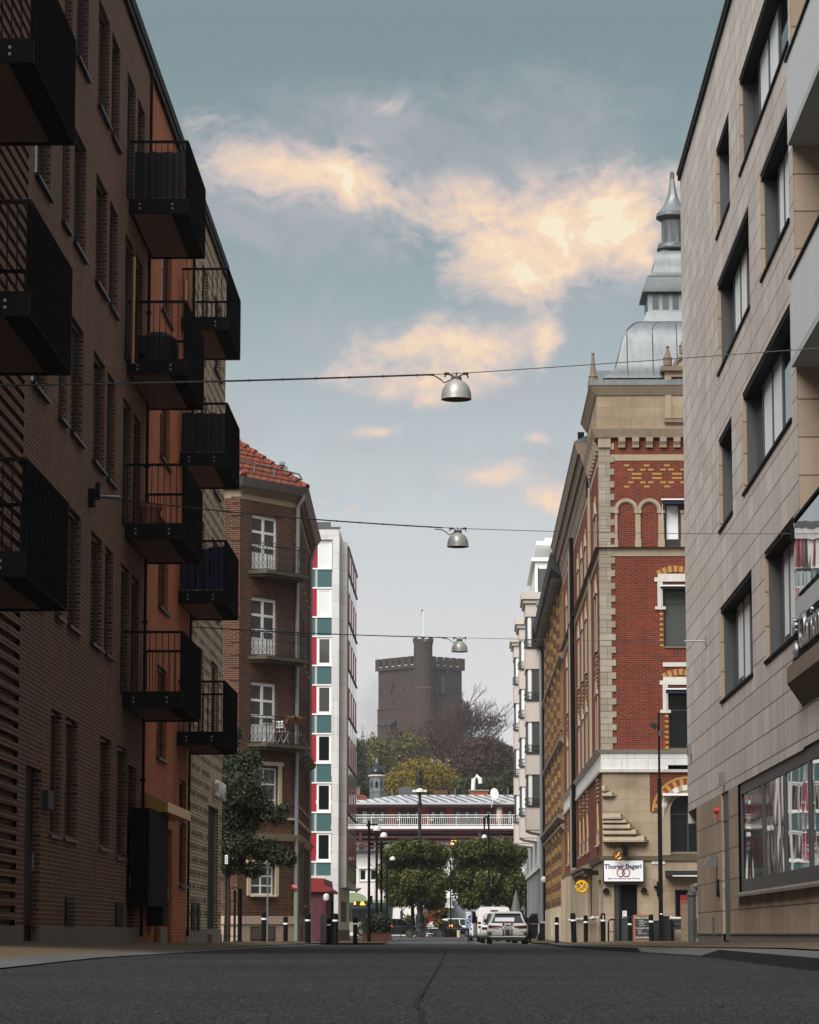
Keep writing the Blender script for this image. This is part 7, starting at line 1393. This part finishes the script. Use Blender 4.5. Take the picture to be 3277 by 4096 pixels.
# ------------------------------------------------------------------ pavement furniture, right
Yp = 112.3; x = fy(2644, 3600, Yp)[0]; z = zg(x, Yp); G1z = lambda v: fy(2644, 2000 + v / 2.156, Yp)[1]; t = thing('camera_post', (x, Yp, z), 'tall black square post with camera before red brick house', 'camera post'); q = MB('black_metal'); q.box(x - .075, x + .075, Yp, Yp + .15, z - .1, G1z(2400)); q.box(x - .04, x + .04, Yp + .03, Yp + .11, G1z(2400), G1z(1835)); q.build('post', t)
q = MB('plastic_dark'); q.T = Matrix.Translation((fy(2000 + 1330 / 2.156, 2900, Yp)[0], Yp, G1z(1945))) @ Matrix.Rotation(.5, 4, 'Y') @ Matrix.Rotation(.2, 4, 'X'); q.box(-.13, .13, -.22, .15, -.09, .09); q.T = None; q.tube([(x - .2, Yp, G1z(1940)), (x, Yp + .05, G1z(1955))], .03, 6); q.build('camera', t)
q = MB('grey_frame'); q.tube([(x + .05, Yp - .1, G1z(2035)), (x + .05, Yp - .1, G1z(1988))], .075, 10); q.build('control_box', t); q = MB('white_sign'); q.box(x - .04, x + .05, Yp - .006, Yp - .001, fy(2644, 3658, Yp)[1], fy(2644, 3654, Yp)[1]); q.build('sticker', t)
Ya = 112.2; ax0, az0 = fy(2535, 3771, Ya); ax1, az1 = fy(2606, 3661, Ya); za_ = zg(ax0, Ya); t = thing('chalkboard_sign', ((ax0 + ax1) / 2, Ya, za_), 'orange-framed chalkboard A-sign with white handwriting beside bakery door', 'A-board')
q = MB('wood_orange'); T = Matrix.Translation((ax0, Ya - .25, za_)) @ Matrix.Rotation(-.2, 4, 'X'); q.T = T; W_, Hh = ax1 - ax0, az1 - za_ + .03
q.box(0, .05, -.015, .03, 0, Hh); q.box(W_ - .05, W_, -.015, .03, 0, Hh); q.box(.05, W_ - .05, -.014, .03, Hh - .05, Hh); q.box(.05, W_ - .05, -.014, .03, .0, .04); q.T = Matrix.Translation((ax0, Ya + .28, za_)) @ Matrix.Rotation(.2, 4, 'X'); q.box(0, .05, 0, .03, 0, Hh); q.box(W_ - .05, W_, 0, .03, 0, Hh); q.build('frame', t); q = MB('chalkboard'); q.T = T; q.box(.05, W_ - .05, 0, .02, .04, Hh - .05); q.build('board', t)
rt = Matrix.Rotation(-.2, 3, 'X') @ FRONT
for s, sz, u, v in (('ERBJUDANDE', .098, .5, .89), ('- 2 bullar', .06, .4, .79), ('- 1 kaffe 35 kr', .06, .5, .73), ('- smörgås', .055, .42, .67), ('- kaka & te', .055, .45, .6), ('VI SÄLJER ÄVEN', .075, .5, .49), ('bröd', .055, .3, .41), ('semlor', .055, .35, .35), ('tårtor & kakor', .055, .5, .29), ('VÄLKOMNA!', .10, .5, .13)): text(s, sz, 'chalk', t, T @ Vector((W_ * u, -.004, Hh * v)), rt, .002, 'chalk_writing')
def blk(px0, px1, y1, Y, d, mat, name, lab, cat, y0=None):
    x0, x1 = fy(px0, 3700, Y)[0], fy(px1, 3700, Y)[0]; z = zg(x0, Y) - .02 if y0 is None else fy(px0, y0, Y)[1]; zt = fy(px0, y1, Y)[1]; q = MB(mat); q.obox((x0, Y, z), (x1 - x0, 0, 0), (0, d, 0), (0, 0, zt - z - .05), .97); q.box(x0 - .02, x1 + .02, Y - .02, Y + d + .02, zt - .05, zt); q.box(x0 + .05, x1 - .05, Y - .012, Y, zt - .3, zt - .28); return tag(q.build(name), lab, cat)
blk(2612, 2690, 3682, 112.9, .7, 'plastic_dark', 'storage_box', 'wide black storage box against wall behind camera post', 'box'); blk(2637, 2687, 3664, 112.75, .12, 'plastic_dark', 'lectern_board', 'black board standing behind the storage box at camera post', 'board'); 
x0, x1 = fy(2688, 3700, 113)[0], fy(2752, 3700, 113)[0]; z = zg(x0, 113); q = MB('plastic_dark'); q.box(x0, x1, 112.6, 113.2, z + .42, z + .5); q.box(x0, x1, 113.15, 113.2, z + .5, z + .85)
for a in (x0 + .02, x1 - .08): q.box(a, a + .06, 112.62, 113.18, z, z + .42)
q.m('steel').box(x0 + .05, x1, 112.58, 112.6, z + .62, z + .65); tag(q.build('bench'), 'low black bench between storage box and wooden screen', 'bench')
blk(2725, 2762, 3604, 110.5, .06, 'wood', 'wooden_screen', 'narrow wooden screen panel standing behind grey vent pipe', 'screen')
x0, z0 = fy(2686, 3673, 112.5); x1 = fy(2726, 3673, 112.5)[0]; q = MB('stone_white'); q.tube([(x0, 112.5, z0), (x1, 112.5, z0)], .045, 8); q.tube([(x0, 112.5, z0), (x0 - .06, 112.5, z0 + .03)], .07, 8); q.m('black_metal').tube([(x0, 112.55, z0), (x0, 112.55, zg(x0, 112.5))], .03, 6); tag(q.build('handrail'), 'pale horizontal rail between storage box and wooden screen', 'rail')
P = [fx(*p, RX - .25) for p in ((2280, 3682), (2310, 3679), (2350, 3676), (2394, 3670))]; q = MB('stone_white'); pts = [(RX - .25, y, z) for y, z in P]; q.tube(pts, .05, 7)
for a, b in zip(pts, pts[1:]):
    for s in (0, .5): c = Vector(a).lerp(Vector(b), s); q.lathe([(.02, -.09), (.085, -.04), (.085, .04), (.02, .09)], c, 8)
for p in pts: q.m('iron').tube([p, (p[0] + .25, p[1], p[2])], .02, 5)
tag(q.build('handrail'), 'knobbly pale rail along the side street wall behind bollards', 'rail')
x0, z1 = fy(2434, 3678, 113.0); x1 = fy(2462, 3678, 113.0)[0]; q = MB('black_metal'); q.tube([(x0, 113, zg(x0, 113)), (x0, 113, z1 - .1), (x0 + .03, 113, z1 - .03), (x0 + .1, 113, z1), (x1, 113.6, z1)], .03, 7); q.tube([(x0 + .02, 113.1, z1 - .45), (x1, 113.7, z1 - .45)], .015, 5); tag(q.build('handrail'), 'bent black handrail left of the bakery door', 'rail')
x, z = fy(2166, 3700, 165)[0], 0; q = MB('black_metal'); z = zg(x, 165); q.obox((x - .2, 165, z), (.4, 0, 0), (0, .4, 0), (0, 0, .95)); q.m('concrete').box(x - .22, x + .22, 164.98, 165.42, z + .95, z + 1.05); tag(q.build('litter_bin'), 'black litter bin with grey lid by the open car door', 'bin')
# ------------------------------------------------------------------ cars
def car(lab, x, Y, z, rz, L, Wd, Hc, paint, name='parked_car', group='cars parked along the street', belt=.62, van=False, glassm='car_glass', cat='car'):
    t = thing(name, (x, Y, z), lab, cat, group); T = Matrix.Translation((x, Y, z)) @ Matrix.Rotation(rz, 4, 'Z'); hw = Wd / 2; zb = Hc * belt
    st = [(0, .52, .9, .80), (.012, .40, .97, .93), (.04, .30, 1.0, .97), (.2, .24, 1.0, 1.0), (.5, .22, 1.0, .99), (.70, .22, 1.0, .96), (.80, .24, .99, .90), (.95, .28, .93, .76), (.99, .34, .82, .64), (1, .40, .72, .55)]
    q = MB(paint); q.T = T; rings = []
    for s, bz, wf, tf in st:
        zt = zb * tf if not van else zb * max(tf, .62); w = hw * wf; y = s * L; zm = bz + (zt - bz) * .45
        hf = ((.90, bz), (.985, bz + (zt - bz) * .14), (1, zm), (.985, zt - .14), (.93, zt - .05), (.80, zt)); hf = hf if not van else hf[:3] + ((.99, zt - .1), (.98, zt - .03), (.95, zt))
        rings.append([q.pt((-w * a, y, b)) for a, b in hf] + [q.pt((w * a, y, b)) for a, b in hf[::-1]])
    for A_, B2 in zip(rings, rings[1:]):
        for k in range(12): q.f.append([A_[k], A_[(k + 1) % 12], B2[(k + 1) % 12], B2[k]]); q.mi.append(q.c)
    q.f.append(rings[0][::-1]); q.mi.append(0); q.f.append(rings[-1]); q.mi.append(0)
    q.m('plastic_dark').box(-hw * .86, hw * .86, L * .01, L * .98, .17, .30); body = q.build('body', t, smooth=True)
    cs = [(.02, zb * .97, .80, .78), (.115, Hc * .955, .80, .64), (.2, Hc * .99, .84, .68), (.38, Hc, .86, .70), (.5, Hc * .985, .86, .69), (.71, zb * .97, .86, .82)] if not van else [(.008, zb * .9, .94, .94), (.03, Hc * .97, .94, .86), (.12, Hc, .95, .87), (.4, Hc, .95, .87), (.62, Hc * .97, .95, .85), (.80, zb * .97, .95, .9)]
    q = MB(glassm); q.T = T; rings = []
    for s, zt, wb, wt in cs:
        rings.append([q.pt(p) for p in ((-hw * wb, s * L, zb * .95), (-hw * wt, s * L, max(zt - .05, zb * .96)), (-hw * (wt - .07), s * L, max(zt, zb * .961)), (hw * (wt - .07), s * L, max(zt, zb * .961)), (hw * wt, s * L, max(zt - .05, zb * .96)), (hw * wb, s * L, zb * .95))])
    n_ = len(cs)
    for i, (A_, B2) in enumerate(zip(rings, rings[1:])):
        for k in range(5):
            roof = k in (1, 2, 3) and 1 <= i <= n_ - 3; solid = van and (k in (0, 4) and i < 3 or (i == 0))
            q.m(paint if roof or solid else glassm); q.f.append([A_[k], A_[k + 1], B2[k + 1], B2[k]]); q.mi.append(q.c)
    cab = q.build('cabin', t)
    q = MB(paint); q.T = T       # pillars
    for s in (-1, 1):
        for (a, b, wa, wb_) in (((.03, zb * .95), (.118, Hc * .94), .80, .645), ((.71, zb * .965), (.505, Hc * .97), .86, .70), ((.22, zb * .95), (.2, Hc * .95), .85, .685), ((.44, zb * .95), (.42, Hc * .96), .865, .71)) if not van else (((.03, zb * .95), (.04, Hc * .955), .94, .86), ((.78, zb * .965), (.62, Hc * .95), .95, .86)):
            q.tube([(s * hw * wa, a[0] * L, a[1]), (s * hw * wb_, b[0] * L, b[1])], .035 if not van else .05, 5)
    q.build('pillar', t) if False else q.build('roof_pillars', t)
    for s in (-1, 1):
        for y in (.175, .80):
            q = MB('rubber'); q.T = T; r = Hc * .225; q.tube([(s * (hw - .22), y * L, r), (s * (hw - .0), y * L, r)], r, 18); w = q.build('wheel', t); q = MB('rim'); q.T = T; q.tube([(s * (hw - .02), y * L, r), (s * (hw + .008), y * L, r)], r * .66, 14); q.build('rim', w)
    for s in (-1, 1):
        q = MB('red_lens'); q.T = T; q.box(s * hw * .93, s * hw * .55, -.012, .06, zb * .70, zb * .83); q.build('tail_light', t); q = MB('white_sign'); q.T = T; q.box(s * hw * .80, s * hw * .45, L * .975, L * .992, zb * .6, zb * .7); q.build('headlight', t)
        q = MB('plastic_dark'); q.T = T; q.box(s * hw * .96, s * hw * 1.14, L * .615, L * .655, zb * .98, zb * 1.12); q.build('mirror', t)
    q = MB('white_sign'); q.T = T; q.box(-.26, .26, -.022, -.012, zb * .62, zb * .74); q.build('number_plate', t)
    return t, T
gz_ = lambda x, Y: zr(Y) + .004
# nearest white hatchback with black stripes
x = fy(2031, 3700, 136)[0]; L, Wd, Hc = 4.35, 1.82, 1.43; zb = Hc * .70
t, T = car('white hatchback with black racing stripes and open kerbside door, nearest of the parked row', x, 136, gz_(x, 136), 0, L, Wd, Hc, 'car_white', belt=.70)
for c in list(t.children):
    if c.name.startswith(('tail_light', 'number_plate')): bpy.data.objects.remove(c)
def part(nm, fn, par=t, TT=None):
    q = MB(); q.T = TT or T; fn(q); return q.build(nm, par)
for s in (-1, 1): part('tail_light', lambda q: q.m('red_lens').prism([(s * .86, -.004, zb * .70), (s * .86, -.004, zb * .84), (s * .26, -.022, zb * .80), (s * .26, -.022, zb * .77), (s * .55, -.03, zb * .70)], (0, .06, 0)))
part('number_plate', lambda q: (q.m('white_sign').box(-.26, .26, -.035, -.022, zb * .66, zb * .785), q.m('sign_blue').box(-.26, -.22, -.037, -.035, zb * .66, zb * .785)))
text('MBJ 85K', .105, 'ink_blue', t, T @ Vector((.02, -.04, zb * .722)), FRONT, .002, 'plate_writing', bold=.002)
part('rear_window', lambda q: (q.m('car_glass').prism([(-.66, .06, zb * .99), (.66, .06, zb * .99), (.54, .41, Hc * .93), (-.54, .41, Hc * .93)], (0, -.012, .006)), q.m('blind').prism([(-.58, .075, zb * 1.0), (.3, .075, zb * 1.0), (.3, .2, zb * 1.17), (-.55, .2, zb * 1.17)], (0, -.022, .012))))
part('spoiler', lambda q: (q.m('car_white').prism([(-.57, .34, Hc * .955), (.57, .34, Hc * .955), (.56, .62, Hc * .995), (-.56, .62, Hc * .995)], (0, 0, .03)), q.m('plastic_dark').box(-.54, .54, .37, .4, Hc * .93, Hc * .954)))
for sx, w_ in ((-.19, .06), (-.105, .03), (0, .15), (.105, .03), (.19, .06)): part('stripe', lambda q: (q.m('plastic_dark').box(sx - w_ / 2, sx + w_ / 2, -.012 if abs(sx) > .2 else -.012, .02, .35, zb * .652), q.box(sx - w_ / 2, sx + w_ / 2, -.0155, .02, zb * .79, zb * .94), q.prism([(sx - w_ / 2, .39, Hc * .96 + .034), (sx + w_ / 2, .39, Hc * .96 + .034), (sx + w_ / 2, 1.9, Hc + .012), (sx - w_ / 2, 1.9, Hc + .012)], (0, 0, .006))))
part('badge_plate', lambda q: (q.m('sign_red').box(-.26, .26, -.02, 0, zb * .945, zb * .975), q.m('white_sign').box(-.14, .14, -.022, 0, zb * .86, zb * .92)))
part('diffuser', lambda q: (q.m('plastic_dark').prism([(-.82, -.02, .30), (.82, -.02, .30), (.74, -.02, .18), (-.74, -.02, .18)], (0, .3, 0)), q.m('car_white').box(-.80, .80, -.03, .03, .32, .36), q.m('plastic_dark').box(-.88, -.72, -.01, .02, .40, .52), q.box(.72, .88, -.01, .02, .40, .52), q.m('red_lens').box(-.87, -.58, -.012, .02, .545, .565), q.box(.58, .87, -.012, .02, .545, .565)))
part('antenna', lambda q: q.m('plastic_dark').prism([(-.02, .75, Hc), (.02, .75, Hc), (0, .82, Hc + .09)], (0, .1, 0)))
DT = T @ Matrix.Translation((Wd / 2, L * .60, 0)) @ Matrix.Rotation(R(27), 4, 'Z')      # door swings about its front edge
def _door(q):
    P = [(0, .25), (0, .92), (-.45, 1.36), (-.95, 1.36), (-1.12, .92), (-1.10, .5), (-.85, .25)]
    q.m('car_white').prism([(.0, y, z) for y, z in P[:2] + [(-1.12, .92), (-1.10, .5), (-.85, .25)]], (.06, 0, 0)); q.m('plastic_dark').prism([(-.02, y * .96 - .02, z * .98 + .01) for y, z in P[:2] + [(-1.12, .92), (-1.10, .5), (-.85, .25)]], (.019, 0, 0))
    q.m('plastic_dark').tube([(.03, 0, .92), (.03, -.45, 1.36), (.03, -.95, 1.36), (.03, -1.12, .92)], .035, 6); q.m('car_glass').prism([(.025, -.05, .93), (.025, -.47, 1.33), (.025, -.93, 1.33), (.025, -1.08, .93)], (.006, 0, 0)); q.m('steel').tube([(-.05, -.3, .55), (-.05, -.6, .55)], .02, 5)
part('open_door', _door, TT=DT)
specs = [('grey-white car with orange flank stripe, second in the parked row', 1.72, 147, 4.3, 1.8, 1.5, 'car_white', .62, False), ('white van with roof bars, third in the parked row', 1.62, 161, 4.4, 1.80, 1.87, 'car_white', .56, True), ('white car with red tail lamp, farthest left in the parked row', 1.22, 176, 4.2, 1.78, 1.48, 'car_white', .62, False)]
for lab, x, Y, L_, W_, H2_, pm, bl, vn in specs:
    tt, TT = car(lab, x, Y, gz_(x, Y), 0, L_, W_, H2_, pm, 'parked_van' if vn else 'parked_car', belt=bl, van=vn, cat='van' if vn else 'car')
    if 'orange' in lab: part('orange_stripe', lambda q: (q.m('orange_paint').prism([(-W_ / 2 * .985 - .01, .4, .45), (-W_ / 2 * .985 - .01, 2.2, .55), (-W_ / 2 * .985 - .01, 2.0, .9), (-W_ / 2 * .985 - .01, .5, .85)], (.012, 0, 0)), q.prism([(-W_ / 2 * .86, .5, H2_ * .7), (-W_ / 2 * .80, .5, H2_ * .9), (-W_ / 2 * .80, 1.2, H2_ * .92), (-W_ / 2 * .86, 1.2, H2_ * .7)], (-.02, 0, 0))), tt, TT)
    if vn:
        part('roof_bars', lambda q: [q.m('steel').box(a, b, .3 + k * 1.0, .36 + k * 1.0, H2_ + .02, H2_ + .09) for k in range(3) for a, b in ((-.72, -.5), (-.1, .05), (.35, .6))], tt, TT); part('brake_light', lambda q: q.m('red_lens').box(-.2, .2, .05, .1, H2_ * .88, H2_ * .905), tt, TT)
        DV = TT @ Matrix.Translation((-W_ / 2, L_ * .66, 0)) @ Matrix.Rotation(R(-14), 4, 'Z'); part('open_door', lambda q: (q.m('car_white').prism([(-.03, 0, .35), (-.03, 0, 1.0), (-.03, -1.05, 1.0), (-.03, -1.0, .35)], (.06, 0, 0)), q.m('plastic_dark').tube([(0, 0, 1), (0, -.4, 1.6), (0, -1.0, 1.65), (0, -1.05, 1.0)], .03, 5), q.m('car_glass').prism([(-.005, -.02, 1), (-.005, -.41, 1.58), (-.005, -.98, 1.62), (-.005, -1.03, 1.0)], (.01, 0, 0))), TT=DV, par=tt)
for lab, px, Y, L_, H2_, pm, lit in (('black hatchback with glowing red tail lamp behind the planter', 1560, 243, 4.2, 1.45, 'car_black', 'tail_red'), ('dark blue low car before the white one on the square', 1762, 249, 4.4, 1.30, 'car_blue', 'tail_orange'), ('long white estate car parked across the far side of the square', 1812, 257, 4.6, 1.5, 'car_white', None)):
    x = fy(px, 3700, Y)[0]; z = zr(Y) + .016; tt, TT = car(lab, x - L_ / 2 + .9, Y, z, -math.pi / 2, L_, 1.8, H2_, pm, group='cars on the square')
    if lit == 'tail_red': part('lit_tail_lamp', lambda q: q.m(lit).box(.55, .92, 1.25, 1.40, .78, .92), tt, TT @ Matrix.Translation((0, 0, 0)))
    if lit == 'tail_orange': part('lit_indicator', lambda q: q.m(lit).box(.86, 1.1, 2.05, 2.3, .82, .95), tt, TT)
# green bus
Y = 252.0; bx1 = fy(1574, 3700, Y)[0]; bx0 = bx1 - 11.5; z = zr(Y); t = thing('bus', (bx1 - 6, Y, z), 'green city bus with orange display seen behind planter and post lamps', 'bus'); q = MB('bus_green'); zt_ = fy(1500, 3599, Y)[1]
q.box(bx0, bx1 - .25, Y, Y + 2.5, z + .35, z + 1.2); q.prism([(bx0, Y, zt_ - .25), (bx1 - .1, Y, zt_ - .25), (bx1 - .25, Y, zt_ - .04), (bx1 - .5, Y, zt_), (bx0, Y, zt_)], (0, 2.5, 0)); q.m('bus_dark').prism([(bx0, Y + .02, z + 1.2), (bx1 - .15, Y + .02, z + 1.2), (bx1 - .04, Y + .02, zt_ - .25), (bx0, Y + .02, zt_ - .25)], (0, 2.46, 0)); q.build('body', t)
for k in range(6):
    a = bx1 - 1.9 - k * 1.55; q = MB('car_glass'); q.box(a, a + 1.42, Y - .004, Y + .019, z + 1.28, zt_ - .75); q.build('window', t)
q = MB('plastic_dark'); dx0, dz1 = fy(1412, 3606, Y); dx1, dz0 = fy(1474, 3620, Y); q.box(dx0, dx1, Y - .03, Y - .005, dz0 - .03, dz1 + .03); dq = q.build('display', t); text('2', .3, 'led_orange', dq, (fy(1420, 3614, Y)[0], Y - .034, (dz0 + dz1) / 2), FRONT, .003, 'display_number', bold=.02); q = MB('led_orange'); x0 = fy(1440, 3614, Y)[0]; q.prism([(x0, Y - .034, dz0), (x0 + .46, Y - .034, dz0), (x0 + .38, Y - .034, dz0 + .12), (x0 + .25, Y - .034, dz1), (x0 + .1, Y - .034, dz1), (x0 + .08, Y - .034, dz0 + .15)], (0, .004, 0)); q.build('display_symbol', dq)
x, pz1 = fy(1465, 3571, Y); q = MB('bus_green'); q.prism([(bx0 + 1, Y + .2, zt_), (x + .0, Y + .2, zt_), (x - .15, Y + .2, zt_ + (pz1 - zt_) * .6), (x - .6, Y + .2, zt_ + (pz1 - zt_) * .95), (x - 1.0, Y + .2, pz1), (bx0 + 1, Y + .2, pz1)], (0, 2.1, 0)); q.build('roof_unit', t)
for u in (700, 690): pass
q = MB('plastic_dark'); mx = fy(1608, 3650, Y)[0]; q.tube([(bx1 - .2, Y + .1, zt_ - .3), (mx - .3, Y, zt_ - .28), (mx - .05, Y, zt_ - .5), (mx, Y, zt_ - 1.0)], .05, 6); q.box(mx - .14, mx + .1, Y - .05, Y + .12, zt_ - 1.7, zt_ - .9); q.build('mirror', t)
for a in (bx1 - 2.6, bx0 + 2.8):
    q = MB('rubber'); q.tube([(a, Y - .02, z + .48), (a, Y + .3, z + .48)], .48, 18); w = q.build('wheel', t); q = MB('rim'); q.tube([(a, Y - .04, z + .48), (a, Y - .021, z + .48)], .28, 14); q.build('rim', w)
# person leaning at the open car door
def skin_body(name, parent, mat, verts, edges, radii, root=0, sub=2):
    me = bpy.data.meshes.new(name); rl = ROOT[parent.name]; me.from_pydata([Vector(v) - rl for v in verts], edges, []); o = bpy.data.objects.new(name, me); COL.objects.link(o); m = o.modifiers.new('skin', 'SKIN'); sv = me.skin_vertices[0].data
    for i, r in enumerate(radii): sv[i].radius = (r, r)
    for i in range(len(verts)): sv[i].use_root = (i == root)
    m2 = o.modifiers.new('sub', 'SUBSURF'); m2.levels = sub; m2.render_levels = sub; bpy.context.view_layer.update(); ev = bpy.data.meshes.new_from_object(o.evaluated_get(bpy.context.evaluated_depsgraph_get())); o.modifiers.clear(); o.data = ev; bpy.data.meshes.remove(me)
    ev.materials.clear(); ev.materials.append(MATS[mat]); o.parent = parent; ROOT[o.name] = rl
    for p in ev.polygons: p.use_smooth = True
    return o
Yp_ = 138.3; hx_, hz_ = fy(2087, 3657, Yp_); gz0 = zg(3.3, Yp_) - .02; p_ = thing('person', (hx_ + .25, Yp_, gz0), 'person in black jacket bending at open kerbside door of striped car', 'person')
B0 = Vector((hx_, Yp_, hz_)); V = lambda a, b, c: tuple(B0 + Vector((a, b, c)))
hipz = gz0 + .86; hx2 = .34
vs = [V(hx2, .0, hipz - hz_), V(.26, 0, -.28), V(.12, 0, -.16), V(.05, 0, -.06), V(0, 0, .0), V(.16, -.19, -.2), V(.10, -.24, -.45), V(-.08, -.14, -.58), V(.16, .19, -.2), V(.08, .24, -.45), V(-.1, .14, -.55), (B0.x + hx2, Yp_ - .11, hipz - .05), (B0.x + hx2 - .05, Yp_ - .12, gz0 + .46), (B0.x + hx2 + .02, Yp_ - .12, gz0 + .07), (B0.x + hx2 - .14, Yp_ - .13, gz0 + .03), (B0.x + hx2, Yp_ + .11, hipz - .05), (B0.x + hx2 - .02, Yp_ + .12, gz0 + .46), (B0.x + hx2 + .06, Yp_ + .12, gz0 + .07), (B0.x + hx2 - .1, Yp_ + .13, gz0 + .03)]
es = [(0, 1), (1, 2), (2, 3), (3, 4), (2, 5), (5, 6), (6, 7), (2, 8), (8, 9), (9, 10), (0, 11), (11, 12), (12, 13), (13, 14), (0, 15), (15, 16), (16, 17), (17, 18)]
skin_body('body', p_, 'cloth_black', vs, es, [.15, .15, .14, .06, .07, .075, .05, .035, .075, .05, .035, .09, .065, .045, .04, .09, .065, .045, .04])
q = MB('skin'); q.lathe([(.03, -.13), (.06, -.11), (.078, -.04), (.082, .02), (.072, .08), (.04, .115), (.01, .12)], B0 + Vector((-.02, 0, .06)), 14); q.prism([B0 + Vector((-.10, -.012, .05)), B0 + Vector((-.125, 0, .03)), B0 + Vector((-.10, .012, .05)), B0 + Vector((-.095, 0, .085))], (.01, 0, 0))
for s in (-1, 1): q.lathe([(.004, -.03), (.018, 0), (.004, .03)], B0 + Vector((-.01, s * .085, .05)), 6)
for sy, (ex, ey, ezz) in ((-1, (-.08, -.14, -.58)), (1, (-.1, .14, -.55))):
    w0 = B0 + Vector((ex, ey, ezz)); q.tube([w0, w0 + Vector((-.05, 0, -.04)), w0 + Vector((-.09, 0, -.06))], [.025, .035, .03], 7)
    for f in range(4): b = w0 + Vector((-.08, (f - 1.5) * .016, -.055)); q.tube([b, b + Vector((-.035, 0, -.02)), b + Vector((-.05 - .006 * (f in (1, 2)), 0, -.045))], [.009, .008, .006], 5)
    q.tube([w0 + Vector((-.03, -sy * .025, -.03)), w0 + Vector((-.06, -sy * .045, -.05))], [.011, .008], 5)
q.build('head_and_hands', p_, smooth=True); q = MB('hair'); q.lathe([(.088, .02), (.090, .06), (.08, .11), (.045, .14), (.01, .145)], B0 + Vector((-.005, 0, .06)), 14); q.lathe([(.06, -.05), (.086, .0), (.088, .03)], B0 + Vector((.012, 0, .06)), 12); q.build('hair', p_, smooth=True)
# ------------------------------------------------------------------ thin haze between street and castle
HAZE = .00013
hm = bpy.data.materials.new('haze'); hm.use_nodes = True; MATS['haze'] = hm; n = hm.node_tree; n.nodes.clear(); ho = n.nodes.new('ShaderNodeOutputMaterial'); pv = n.nodes.new('ShaderNodeVolumePrincipled'); pv.inputs['Color'].default_value = (.9, .92, .95, 1); pv.inputs['Density'].default_value = HAZE; pv.inputs['Anisotropy'].default_value = .2; n.links.new(pv.outputs[0], ho.inputs['Volume'])
if HAZE:
    q = MB('haze'); q.box(-950, 950, -100, 1300, -1.6, 100); ho_ = q.build('haze'); ho_['kind'] = 'stuff'
